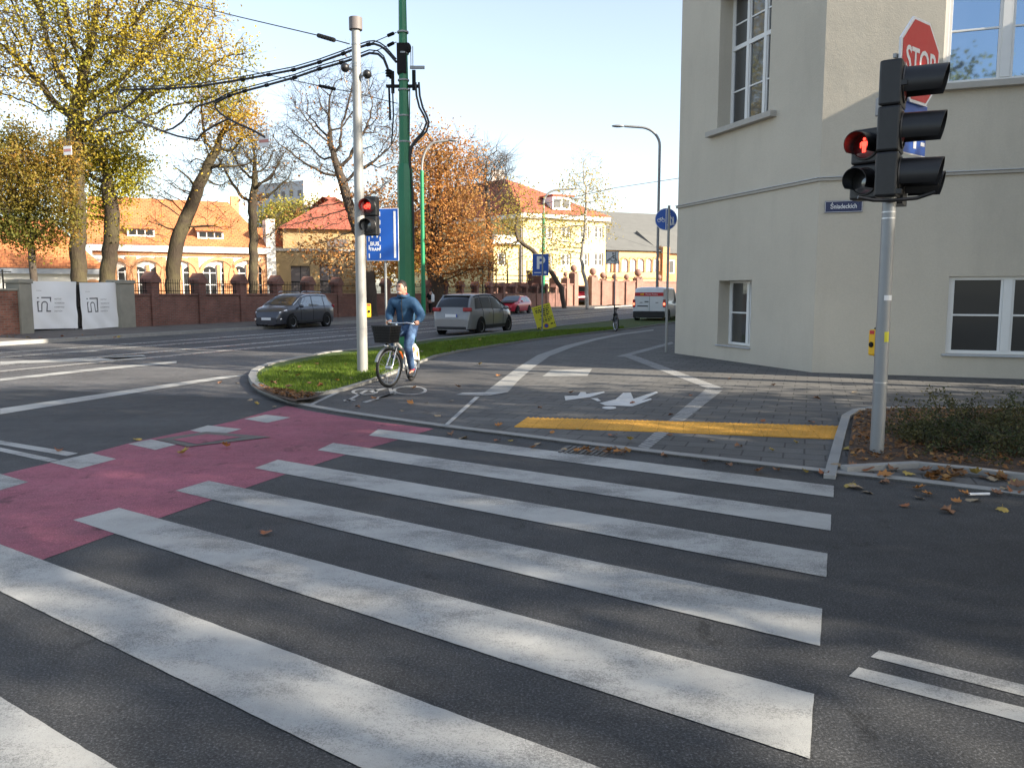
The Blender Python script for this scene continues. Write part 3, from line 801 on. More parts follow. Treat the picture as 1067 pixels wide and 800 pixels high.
def push_button(loc, az, label):
    t = thing('push_button', label, 'push button', loc, facing(az))
    q = MB(); q.box((0, .03, 0), (.105, .07, .27)); q.build('housing', M_yellow, t, bevel=0.02)
    q = MB(); q.box((0, .085, .005), (.10, .05, .30)); q.cyl((0, -.02, -.02), (0, .0, -.02), .03, n=14); q.build('backplate', M_blackmatt, t, bevel=0.01)
    q = MB(); q.box((0, .0, .105), (.07, .012, .04)); q.build('indicator', M_signred, t, bevel=0.005)
    return t
push_button(DP(908.5, 357, 8.42), 252, 'yellow push button box on the left side of the grey signal pole')

# ---------------------------------------------------------------- pale pole with the bicycle signal
wp = G(378, 391, ZP)
pl = thing('pale_pole', 'tall pale pole with a dark cap at the edge of the grass verge', 'pole', wp)
q = MB(); q.tube([(0, 0, 0), (0, 0, 1.2), (0, 0, 4.2), (0, 0, 6.62)], [.105, .103, .092, .080], 20); q.build('post', M_palepole, pl, smooth=40)
q = MB(); q.cyl((0, 0, 6.58), (0, 0, 6.80), .125, n=20); q.build('cap', M_door, pl, smooth=40)
for zz in (6.30, 5.95, 5.90):
    q = MB(); q.cyl((0, 0, zz), (0, 0, zz + .025), .087, n=20); q.build('band', M_galv, pl, smooth=40)
q = MB(); q.cyl((0, 0, .92), (0, 0, .935), .106, n=20); q.build('band', M_galv, pl, smooth=40)
q = MB(); q.cyl((0, 0, 0), (0, 0, .03), .2, n=18); q.build('flange', M_galv, pl, smooth=40)
for a in (20, 110, 200, 290):
    q = MB(); q.cyl((.24 * cos(R(a)), .24 * sin(R(a)), 0), (.24 * cos(R(a)), .24 * sin(R(a)), .09), .035, n=8); q.build('anchor_bolt', M_blackmatt, pl)
for s_, zz, lab in ((-1, 5.88, 'lower'), (1, 5.76, 'upper')):
    t = thing('traffic_detector', 'black dome detector on the %s side of the pale pole' % ('road' if s_ < 0 else 'pavement'), 'detector', wp + Vector((s_ * .21, -.04, zz)))
    q = MB(); q.sphere((0, 0, 0), (.085, .10, .085), 12, 8); q.build('dome', M_black, t, smooth=180)
    q = MB(); q.tube([(0, 0, -.06), (s_ * .02, 0, -.2), (-s_ * .04, 0, -.36), (-s_ * .11, .02, -.42), (-s_ * .13, .03, -.4)], .013, 6); q.box((-s_ * .12, .03, -.02), (.14, .04, .03)); q.build('arm', M_galv, t)
bsg = signal_head('bicycle_signal', 'small black bicycle signal showing a red bicycle on the pale pole', DP(384.5, 225, 16.1), 196, 2, 0.375, .30, .17, .125, .20)
for k in range(2):
    q = MB(); disc(q, (0, 0, .1875 - k * .375), .125, -.004); q.build('lens', M_reddark if k == 0 else M_lens, bsg, smooth=60)
q = MB()
for s_ in (-1, 1):
    ring = [(s_ * .045 + .030 * cos(2 * pi * i / 14), -.034, .17 + .030 * sin(2 * pi * i / 14)) for i in range(14)]
    q.tube(ring, .011, 5, closed=True)
for a, b in (((-.045, .17), (-.02, .215)), ((-.02, .215), (.03, .215)), ((.03, .215), (.045, .17)), ((-.02, .215), (.0, .17)), ((0, .17), (.03, .215)), ((.03, .215), (.025, .235)), ((-.03, .23), (-.01, .23))):
    q.cyl((a[0], -.034, a[1]), (b[0], -.034, b[1]), .010, n=5)
q.build('red_bicycle', M_lampor, bsg)
q = MB(); q.sphere((0, -.012, .185), (.09, .015, .075), 14, 8); q.build('glow_lens', M_lampred, bsg, smooth=180)
push_button(DP(384.2, 323.5, 16.2), 150, 'yellow push button box on the pale pole beside the cyclist')

# ---------------------------------------------------------------- traffic signs
def sign_post(name, label, base, h, r=0.03, m=None):
    t = thing(name, label, 'sign post', base)
    q = MB(); q.cyl((0, 0, 0), (0, 0, h), r, n=12); q.build('post', m or M_galv, t, smooth=40)
    q = MB(); q.cyl((0, 0, h), (0, 0, h + .015), r * 1.15, n=12); q.build('cap', M_blackmatt, t, smooth=40)
    return t
def panel(name, label, loc, az, w, h, field, border=M_signwhite, bw=0.012):
    t = thing(name, label, 'sign', loc, facing(az))
    q = MB(); q.plate([(-w / 2, -h / 2), (w / 2, -h / 2), (w / 2, h / 2), (-w / 2, h / 2)], 0, .018); q.build('plate', border, t, bevel=0.004)
    q = MB(); w2, h2 = w / 2 - bw, h / 2 - bw; q.plate([(-w2, -h2), (w2, -h2), (w2, h2), (-w2, h2)], -.004, -.001); q.build('field', field, t)
    return t
bc = DP(398.3, 244.6, 20.6)
sign_post('bus_lane_post', 'thin grey post carrying the blue BUS TRAM lane sign in the verge', (DP(402, 300, 20.66).x, 20.66, .08), 3.4)
t = panel('bus_lane_sign', 'large blue BUS TRAM lane sign with white lines behind the pale pole', bc, 186, .83, 1.29, M_signblue)
q = MB()
sx = lambda x: (x - 277.5) / 255 * .83
sz = lambda y: -(y - 395) / 390 * 1.29
rect = lambda a, b, c, d: q.plate([(sx(a), sz(d)), (sx(c), sz(d)), (sx(c), sz(b)), (sx(a), sz(b))], -.008, -.005)
rect(368, 222, 384, 568)
for y in (225, 287, 349, 411, 473, 535):
    rect(257, y, 264, y + 34)
    rect(170, y, 177, y + 34)
rect(196, 300, 244, 312); rect(238, 312, 246, 400); rect(196, 312, 202, 340); rect(190, 372, 246, 396); rect(194, 396, 206, 416); rect(232, 396, 244, 416); rect(200, 340, 240, 346)
text_mesh(q, 'BUS', .135, sx(217), sz(476), -.006, .001, bold=.004); text_mesh(q, 'TRAM', .105, sx(217), sz(514), -.006, .001, bold=.003)
q.build('marking', M_signwhite, t)

pb = G(565, 345, .08)
sign_post('parking_post', 'thin grey post of the blue parking sign behind the grass verge', pb, 3.25)
t = panel('parking_sign', 'blue parking sign with a large white P on its post', DP(563.2, 276, 35.25), 184, .70, .92, M_signblue)
q = MB(); text_mesh(q, 'P', .74, 0, -.16, -.006, .001, bold=.02); q.box((-.12, -.006, -.33), (.30, .003, .035)); q.box((.2, -.006, -.32), (.10, .003, .10)); q.build('marking', M_signwhite, t)
t = thing('yellow_notice', 'yellow notice board with black lines of print leaning askew by the parking post', 'notice board', DP(566.8, 330.5, 35.45) , facing(184))
t.rotation_euler = (0, R(-16.5), facing(184))
q = MB(); q.plate([(-.41, -.54), (.41, -.54), (.41, .54), (-.41, .54)], 0, .02); q.build('board', M_notice, t, bevel=0.003)
q = MB(); rnd = random.Random(4)
for zz, ww, xo, hh in ((.44, .62, 0, .035), (.345, .60, 0, .055), (.265, .58, 0, .055), (.18, .30, .16, .04), (.10, .34, .05, .05), (.03, .20, .1, .03), (-.05, .55, .05, .03), (-.13, .40, .05, .05), (-.20, .28, .0, .03), (-.35, .16, .28, .055), (-.4, .12, -.32, .06)):
    x = xo - ww / 2
    while x < xo + ww / 2:
        l = rnd.uniform(.04, .12); q.box((min(x + l / 2, .37), -.003, zz), (min(l, .37 - x if x < .33 else .04), .003, hh)); x += l + .03
q.build('print', M_ink, t)
q = MB(); q.plate(ellp(0, -.38, .10, .10, 18), -.005, -.002); q.build('red_ring', M_signred, t)
q = MB(); q.plate(ellp(0, -.38, .075, .075, 18), -.009, -.006); q.build('blue_disc', M_signblue, t)

db = G(640, 341, .02)
sign_post('disabled_parking_post', 'thin yellowish post with a wheelchair plate beside the parked black bicycle', db, 3.5, .028, M_galv)
t = panel('disabled_parking_sign', 'small white plate with a black wheelchair symbol above the parked bicycle', DP(638, 268.5, 39.2), 186, .62, .60, M_signwhite, M_ink, .02)
q = MB()
q.tube([(.04 + .11 * cos(R(a)), -.006, -.06 + .11 * sin(R(a))) for a in range(100, 400, 20)], .016, 5)
q.sphere((.03, -.006, .2), (.04, .006, .04), 10, 6)
for a, b in (((.03, .15), (.04, -.02)), ((.04, -.02), (.16, -.02)), ((.16, -.02), (.21, -.16)), ((.03, .08), (.13, .08))): q.cyl((a[0], -.006, a[1]), (b[0], -.006, b[1]), .018, n=6)
for k in range(3): q.box((-.22 + .05 * k, -.006, -.15 + .04 * k), (.035, .004, .10))
q.build('symbol', M_ink, t)

rb = G(694, 367, ZP)
sign_post('path_sign_post', 'slim pale post of the round blue path sign next to the beige wall', rb, 3.95, .035, M_palepole)
t = thing('path_sign', 'round blue shared path sign with white bicycle and walkers beside the building', 'sign', DP(694, 228.5, 22.62), facing(190))
q = MB(); q.plate(ellp(0, 0, .30, .30, 28), 0, .018); q.build('plate', M_signwhite, t)
q = MB(); q.plate(ellp(0, 0, .285, .285, 28), -.004, -.001); q.build('field', M_signblue, t)
q = MB(); q.box((0, -.006, 0), (.02, .003, .56))
for s_ in (-1, 1): q.tube([(-.13 + s_ * .058 + .042 * cos(2 * pi * i / 12), -.006, -.03 + .042 * sin(2 * pi * i / 12)) for i in range(12)], .008, 5, closed=True)
for a, b in (((-.19, -.03), (-.16, .03)), ((-.16, .03), (-.09, .03)), ((-.09, .03), (-.07, -.03)), ((-.16, .03), (-.12, -.03)), ((-.12, -.03), (-.09, .03)), ((-.09, .03), (-.1, .06))): q.cyl((a[0], -.006, a[1]), (b[0], -.006, b[1]), .008, n=5)
q.sphere((.09, -.006, .14), (.028, .004, .028), 10, 6); q.sphere((.19, -.006, .04), (.02, .004, .02), 10, 6)
q.plate([(.055, .1), (.125, .1), (.13, -.02), (.06, -.02)], -.008, -.005); q.plate([(.06, -.02), (.09, -.02), (.07, -.17), (.03, -.17)], -.0085, -.005); q.plate([(.095, -.02), (.13, -.02), (.15, -.17), (.11, -.17)], -.0085, -.005)
q.plate([(.165, .01), (.215, .01), (.21, -.06), (.17, -.06)], -.008, -.005); q.plate([(.17, -.06), (.19, -.06), (.18, -.16), (.15, -.16)], -.0085, -.005); q.plate([(.195, -.06), (.21, -.06), (.23, -.16), (.20, -.16)], -.0085, -.005)
q.cyl((.12, -.006, .06), (.18, -.006, -.02), .012, n=5)
q.build('symbol', M_signwhite, t)

# ---------------------------------------------------------------- tram mast, arm, wires
mb_ = DP(424, 332, 21.9)
MX, MY = mb_.x, 21.9
zt = lambda y: DP(420, y, MY).z
mast = thing('tram_mast', 'tall dark green octagonal tram mast rising behind the cyclist', 'mast', (MX, MY, .08))
q = MB(); q.tube([(0, 0, 0), (0, 0, zt(290) - .08), (0, 0, zt(178) - .08), (0, 0, zt(171) - .08)], [.235, .222, .205, .15], 8); q.build('lower_shaft', M_green, mast, smooth=20)
q = MB(); q.tube([(0, 0, zt(172) - .08), (0, 0, zt(60) - .08), (0, 0, 11.5)], [.15, .115, .075], 8); q.build('upper_shaft', M_green, mast, smooth=20)
for y in (148, 121, 94, 84, 56, 34):
    q = MB(); q.cyl((0, 0, zt(y) - .10), (0, 0, zt(y) - .06), .15, n=10); q.build('clamp', M_galv, mast)
q = MB()
zb = zt(88) - .08
q.box((-.02, 0, zb - .05), (.86, .10, .07)); q.box((-.28, 0, zb + .05), (.08, .08, .55)); q.box((.27, 0, zb + .1), (.09, .09, .5))
q.lathe([(.02, .2), (.09, .22), (.06, .26), (.1, .29), (.06, .33), (.1, .36), (.03, .4)], 10, c=(-.38, 0, zb - .02)); q.cyl((-.38, 0, zb - .05), (-.36, 0, zb - .9), .03, n=6)
q.box((-.03, 0, zt(62) - .08), (.24, .26, .75)); q.sphere((.12, -.05, zt(51) - .08), (.1, .1, .14), 10, 8)
q.build('bracket', M_blackmatt, mast)
q = MB(); q.box((.36, 0, zb + .42), (.38, .07, .07)); q.cyl((.25, 0, zb + .4), (.25, 0, zb + .95), .012, n=5); q.cyl((.2, 0, zb + .4), (.2, 0, zb + .85), .012, n=5); q.build('cable_bracket', M_galv, mast)
pt = lambda x, y: DP(x, y, MY - .1) - Vector((MX, MY, .08))
q = MB()
for dx in (0, 3.4):
    q.tube([pt(433 + dx, 87 - 1), pt(434 + dx, 100), pt(437 + dx, 112), pt(442 + dx * .8, 121), pt(444.5 + dx * .7, 128), pt(441 + dx, 137), pt(433 + dx * .7, 146), pt(428 + dx * .4, 153), pt(427 + dx * .1, 165), pt(427.5, 176), pt(430, 200), pt(431.5, 260)], .028, 7)
q.tube([pt(409, 92), pt(410, 120), pt(408, 150)], .022, 6); q.tube([pt(427, 92), pt(426.5, 140)], .016, 6)
q.build('cable', M_wire, mast, smooth=60)
dY = lambda x: MY + (415 - x) * 0.0128
wpt = lambda x, y: DP(x, y, dY(x))
arm = thing('catenary_arm', 'pair of long dark tube arms reaching from the green mast over the tram tracks', 'catenary arm', (MX, MY, 8))
def apath(L): return [wpt(x, y) - Vector((MX, MY, 8)) for x, y in L]
up = [(413, 65), (407, 58), (401, 51.5), (396, 48), (390, 46), (384, 46.5), (373, 50), (358, 56), (333, 65), (306, 73), (280, 78), (253, 83), (208, 90), (175, 92.5), (149, 93), (126, 94)]
lo = [(407, 82), (404, 72), (400, 62), (394, 56.5), (385, 55.5), (372, 60.5), (356, 65.5), (333, 72), (307, 81), (278, 89), (255, 95), (239, 100), (225, 107)]
for L in (up, lo):
    q = MB(); q.tube(apath(L), .032, 8); q.tube([p + Vector((0, -.03, .07)) for p in apath(L)], .018, 6); q.build('tube', M_wire, arm, smooth=60)
for L in (up[4:], lo[4:]):
    P = apath(L)
    for i in range(1, len(P) - 1):
        d = (P[i + 1] - P[i - 1]).normalized(); q = MB(); q.cyl(P[i] - d * .05, P[i] + d * .05, .054, n=8); q.build('clamp', M_blackmatt, arm)
for L in ([(126, 94), (123, 100), (125, 110), (132, 120), (142, 126), (156, 131), (170, 137), (180, 134), (190, 127), (196, 119), (205, 111), (222, 106), (239, 100)],
          [(225, 107), (224, 112), (229, 118), (238, 124), (250, 130), (264, 136), (276, 143)],
          [(113, 134), (100, 137), (98, 128), (111, 118), (126, 116), (140, 105), (150, 94)], [(170, 137), (185, 142), (205, 146), (212, 138), (225, 130), (238, 124)]):
    q = MB(); q.tube(apath(L), .030, 6); q.build('hanging_cable', M_wire, arm, smooth=60)
def wire(label, pts, r=.012, ins=None, group=None):
    mid = pts[0]
    t = thing('span_wire', label, 'overhead wire', mid, 0, group)
    q = MB(); q.tube([p - mid for p in pts], r, 5); q.build('wire', M_wire, t)
    if ins:
        a, b = ins; q = MB(); n = 6
        for i in range(n): q.cyl(a.lerp(b, i / n) - mid, a.lerp(b, (i + .7) / n) - mid, .045, n=8)
        q.build('insulator', M_blackmatt, t)
    return t
Q = lambda x, y, Y: DP(x, y, Y)
wire('thin span wire with a long insulator running from the pale pole up to the left', [Q(364, 46, 16.4), Q(331, 37, 17.6), Q(250, 18, 19.5), Q(120, -14, 22)], .012, (Q(348, 42, 17), Q(331, 37, 17.6)))
wire('lower span wire with a black insulator from the green mast across behind the pale pole', [Q(414, 108, 21.9), Q(366, 96, 22.6), Q(349, 93, 22.9), Q(332, 89.5, 23.2), Q(250, 72, 24.6), Q(60, 36, 28), Q(-60, 14, 30)], .012, (Q(349, 93, 22.9), Q(332, 89.5, 23.2)))
wire('short upper stay wire between the green mast and the tube arm', [Q(413, 34, 21.9), Q(385, 46, 22.2)], .012, (Q(410, 35, 21.9), Q(404, 37.5, 22)))
wire('short lower stay wire between the green mast and the tube arm', [Q(413, 44, 21.9), Q(385, 56, 22.2)], .012, (Q(410, 45, 21.9), Q(404, 48, 22)))
wire('thin wire crossing the crown of the yellow tree', [Q(-40, 0, 26), Q(0, 11, 26), Q(84, 31, 26), Q(170, 48, 26)], .013)
wire('faint wire in the sky above the yellow building', [Q(560, 214, 70), Q(640, 196, 66), Q(720, 184, 60)], .02)
cw = []
for i, (tt, lab) in enumerate(((-17.0, 'nearer'), (-20.6, 'farther'))):
    wire('%s tram contact wire strung along the street' % lab, [Vector((st(s, tt).x, st(s, tt).y, 6.05 + .12 * cos(s * .21))) for s in range(-6, 220, 6)], .006)
for (x, y, Y, lab) in ((70.5, 157, 29.0, 'small white board with a red stripe hanging on a wire before the yellow tree'), (275, 147.5, 25.2, 'small white board with a red stripe hanging left of the pale pole')):
    t = thing('hanging_board', lab, 'hanging sign', DP(x, y, Y), facing(200))
    q = MB(); q.box((0, 0, 0), (.36, .02, .30)); q.build('board', M_signwhite, t)
    q = MB(); q.box((0, -.0125, .01), (.34, .003, .09)); q.build('stripe', simple('faded_red', (.55, .25, .22)), t)
    q = MB(); q.cyl((-.12, 0, .15), (-.1, 0, .42), .008, n=5); q.cyl((.12, 0, .15), (.1, 0, .42), .008, n=5); q.build('hanger', M_wire, t)

# ---------------------------------------------------------------- street lamps
def street_lamp(label, px, Y, base_z, y_top, y_green, tip, r0, r1, mlow, mup):
    b = DP(px, 300, Y); b = Vector((b.x, Y, base_z))
    t = thing('street_lamp', label, 'street lamp', b)
    zt_ = DP(px, y_top, Y).z - base_z; tp_ = DP(tip[0], tip[1], Y) - b
    if y_green:
        zg = DP(px, y_green, Y).z - base_z
        q = MB(); q.tube([(0, 0, 0), (0, 0, zg)], [r0, r0 * .8], 12); q.build('lower_post', mlow, t, smooth=40)
    else: zg = 0
    path = [(0, 0, zg), (0, 0, zt_)]
    dx, dz = tp_.x, tp_.z - zt_
    for i in range(1, 9):
        a = pi / 2 * i / 9
        path.append((dx * .5 * (1 - cos(a)), 0, zt_ + dz * sin(a) * .95))
    path.append((dx * .85, 0, tp_.z))
    q = MB(); q.tube(path, [r1] * len(path), 8); q.build('arm', mup, t, smooth=60)
    q = MB(); q.sphere((tp_.x, 0, tp_.z), (abs(dx) * .16, .16, .09), 12, 6); q.build('lamp_head', M_galv, t, smooth=180)
    return t
street_lamp('bright green street lamp with a thin curved arm before the orange tree', 441, 58, .12, 176, 178, (472, 146.5), .16, .08, M_greenl, M_palepole)
street_lamp('tall slender grey street lamp left of the building with an arm over the road', 684.5, 52, .02, 152, None, (644, 131.5), .09, .085, M_galv, M_galv)
street_lamp('far street lamp with a green post in front of the yellow building', 566, 88, .12, 212, 222, (598, 197), .2, .11, M_greenl, M_palepole)
# ---------------------------------------------------------------- vehicles
def lerp_tab(tab, x):
    for (x0, y0), (x1, y1) in zip(tab, tab[1:]):
        if x <= x1: return y0 + (y1 - y0) * max(0, (x - x0) / (x1 - x0))
    return tab[-1][1]
def smooth_tab(tab, x):
    n = len(tab)
    if x <= tab[0][0]: return tab[0][1]
    for i in range(n - 1):
        if x <= tab[i + 1][0]:
            x0, y0 = tab[i]; x1, y1 = tab[i + 1]
            h = x1 - x0
            d = [(tab[j + 1][1] - tab[j][1]) / (tab[j + 1][0] - tab[j][0]) for j in range(n - 1)]
            def slope(k):
                if k == 0: return d[0]
                if k == n - 1: return d[-1]
                return 0 if d[k - 1] * d[k] <= 0 else 2 * d[k - 1] * d[k] / (d[k - 1] + d[k])
            m0, m1 = slope(i) * h, slope(i + 1) * h
            t = (x - x0) / h
            return (2 * t**3 - 3 * t**2 + 1) * y0 + (t**3 - 2 * t**2 + t) * m0 + (-2 * t**3 + 3 * t**2) * y1 + (t**3 - t**2) * m1
    return tab[-1][1]
class CarShape:
    def __init__(s, L, W, top, belt, plan, zs=.2, tumble=.2):
        s.L, s.W, s.top, s.belt, s.plan, s.zs, s.tumble = L, W, top, belt, plan, zs, tumble
    def p(s, x):
        w = s.W / 2 * smooth_tab(s.plan, x); zt = smooth_tab(s.top, x); zb = min(lerp_tab(s.belt, x), zt - .03)
        g = max(0, min(1, (zt - zb) / .5)); wr = w * (.955 - s.tumble * g)
        return w, zt, zb, g, wr
    def ring(s, x):
        w, zt, zb, g, wr = s.p(x); zs = s.zs
        mz = min(zs + .25, zb - .06)
        a = (w * .955, zb); b = (wr, zt - .07 * g - .004)
        return [(0, zs), (w * .8, zs), (w * .95, zs + .04), (w * .99, mz), (w, mz + (zb - mz) * .62), (w * .985, zb - .035), a,
                (a[0] * .5 + b[0] * .5, a[1] * .5 + b[1] * .5), b, (wr * .93, zt - .02 * g), (wr * .6, zt + .012), (0, zt + .02)]
    def body(s, mat, parent, name='body'):
        xs = sorted({0, s.L, *[s.L * i / 44 for i in range(45)], .02, .05, .09, s.L - .02, s.L - .05, s.L - .09})
        mb = MB(); vs = []; fs = []; m = 0
        for x in xs:
            r = s.ring(x); full = [(-y, z) for y, z in r] + [(y, z) for y, z in r[-2:0:-1]]
            m = len(full)
            vs += [(x - s.L / 2, y, z) for y, z in full]
        for i in range(len(xs) - 1):
            for k in range(m):
                fs.append((i * m + k, i * m + (k + 1) % m, (i + 1) * m + (k + 1) % m, (i + 1) * m + k))
        fs += [tuple(range(m)), tuple(range(len(vs) - 1, len(vs) - m - 1, -1))]
        mb.add(vs, fs)
        return mb.build(name, mat, parent, smooth=38)
    def side_window(s, parent, side, x0a, x0b, x1a, x1b, mat, k0=.1, k1=.88, name='side_window', off=.008):
        mb = MB(); n, m = 10, 4; vs = []
        for j in range(m + 1):
            k = k0 + (k1 - k0) * j / m
            xa = x0a + (x0b - x0a) * j / m; xb = x1a + (x1b - x1a) * j / m
            for i in range(n + 1):
                x = xa + (xb - xa) * i / n
                r = s.ring(x); a, c, b = r[6], r[7], r[8]
                y, z = a[0] + (b[0] - a[0]) * k, a[1] + (b[1] - a[1]) * k
                vs.append((x - s.L / 2, side * (y + off), z))
        fs = [(j * (n + 1) + i, j * (n + 1) + i + 1, (j + 1) * (n + 1) + i + 1, (j + 1) * (n + 1) + i) for j in range(m) for i in range(n)]
        mb.add(vs, fs); return mb.build(name, mat, parent, smooth=60)
    def screen(s, parent, xa, xb, mat, name, frac=.93, off=.012):
        mb = MB(); n, m = 8, 8; vs = []
        for i in range(n + 1):
            x = xa + (xb - xa) * i / n
            w, zt, zb, g, wr = s.p(x)
            dz = (smooth_tab(s.top, x + .02) - smooth_tab(s.top, x - .02)) / .04
            nv = Vector((-dz, 0, 1)).normalized() * off
            for j in range(m + 1):
                q = -1 + 2 * j / m
                y = q * wr * frac
                if abs(q) * frac > .6: z = zt + .012 + (abs(q) * frac - .6) / .33 * (-.012 - .02 * g)
                else: z = zt + .02 - abs(q) * frac / .6 * .008
                vs.append((x - s.L / 2 + nv.x, y, z + nv.z))
        fs = [(i * (m + 1) + j, i * (m + 1) + j + 1, (i + 1) * (m + 1) + j + 1, (i + 1) * (m + 1) + j) for i in range(n) for j in range(m)]
        mb.add(vs, fs); return mb.build(name, mat, parent, smooth=60)
M_carglass = glassy('car_glass', (0.008, 0.009, 0.011), 0.015, fk=.2)
def wheel_set(t, sh, xs, r=.32, wd=.205, mrim=None):
    for x in xs:
        w = sh.W / 2 * smooth_tab(sh.plan, x + sh.L / 2)
        for sd in (-1, 1):
            q = MB(); q.cyl((x, sd * (w - .14), r + .02), (x, sd * (w + .004), r + .02), r + .055, n=28); q.build('wheel_arch', M_blackmatt, t)
            M_ = Matrix.Rotation(sd * -pi / 2, 3, 'X')
            q = MB(); q.lathe([(r * .62, -.1), (r * .93, -.1), (r, -.07), (r, .07), (r * .93, .1), (r * .66, .1), (r * .62, .085)], 28, c=(x, sd * (w - .075), r), M=M_)
            wh = q.build('wheel', M_rubber, t, smooth=40)
            q = MB(); q.lathe([(0, .07), (r * .16, .075), (r * .18, .06)], 20, c=(x, sd * (w - .075), r), M=M_)
            q.lathe([(r * .56, .075), (r * .66, .092), (r * .66, .0)], 28, c=(x, sd * (w - .075), r), M=M_)
            for k in range(5):
                a = 2 * pi * k / 5 + .3
                c = Vector((x, sd * (w - .075 + .062), r)) + Vector((cos(a), 0, sin(a))) * r * .36
                q.box(c, (r * .5, .025, .055), rot=Matrix.Rotation(-a, 3, 'Y'))
            q.build('rim', mrim or M_alu, wh, smooth=30)
            q = MB(); q.cyl((x, sd * (w - .1), r), (x, sd * (w - .055), r), r * .62, n=24); q.build('brake_disc', M_blackmatt, wh)
def carpaint(name, c, metal=.4): 
    t = NT(name); co = t.coord('obj'); f = t.noise(co, 3, 4)
    t.col(t.mix(f, lighter(c, .9), lighter(c, 1.08))); t.rough(.32, .5, metal); t.b.inputs['Coat Weight'].default_value = .7; t.b.inputs['Coat Roughness'].default_value = .06
    return t.m
M_pgrey_car = carpaint('dark_grey_paint', (.055, .058, .070))
M_psilver = carpaint('silver_paint', (.21, .21, .212), .15)
M_pred = carpaint('red_paint', (.50, .02, .045), .1)
M_pwhite = carpaint('white_paint', (.66, .68, .70), 0)
M_pblack = carpaint('black_paint', (.02, .021, .024), .2)
M_head = glassy('headlamp', (.55, .56, .58), .25)
M_trim = simple('dark_trim', (.018, .018, .02), .6)
M_eu = simple('plate_blue', (.01, .05, .35), .5)
mv_top = [(0, .62), (.03, .80), (.10, 1.05), (.22, 1.24), (.46, 1.50), (.75, 1.585), (1.4, 1.62), (2.2, 1.61), (2.75, 1.50), (3.3, 1.22), (3.62, 1.05), (4.0, .95), (4.3, .78), (4.43, .52)]
mv_belt = [(0, .98), (1.0, .98), (2.5, .96), (3.6, .92), (4.43, .80)]
mv_plan = [(0, .80), (.12, .90), (.6, .985), (1.3, 1), (3.2, 1), (3.8, .95), (4.2, .82), (4.43, .60)]
def plate_at(t, x, z, w=.52, face=-1):
    q = MB(); q.box((x, 0, z), (.015, w, .115)); p = q.build('number_plate', M_signwhite, t)
    q = MB(); q.box((x + face * .009, -face * -1 * (w / 2 - .025) * 1, z), (.004, .045, .11)); q.build('plate_band', M_eu, p)
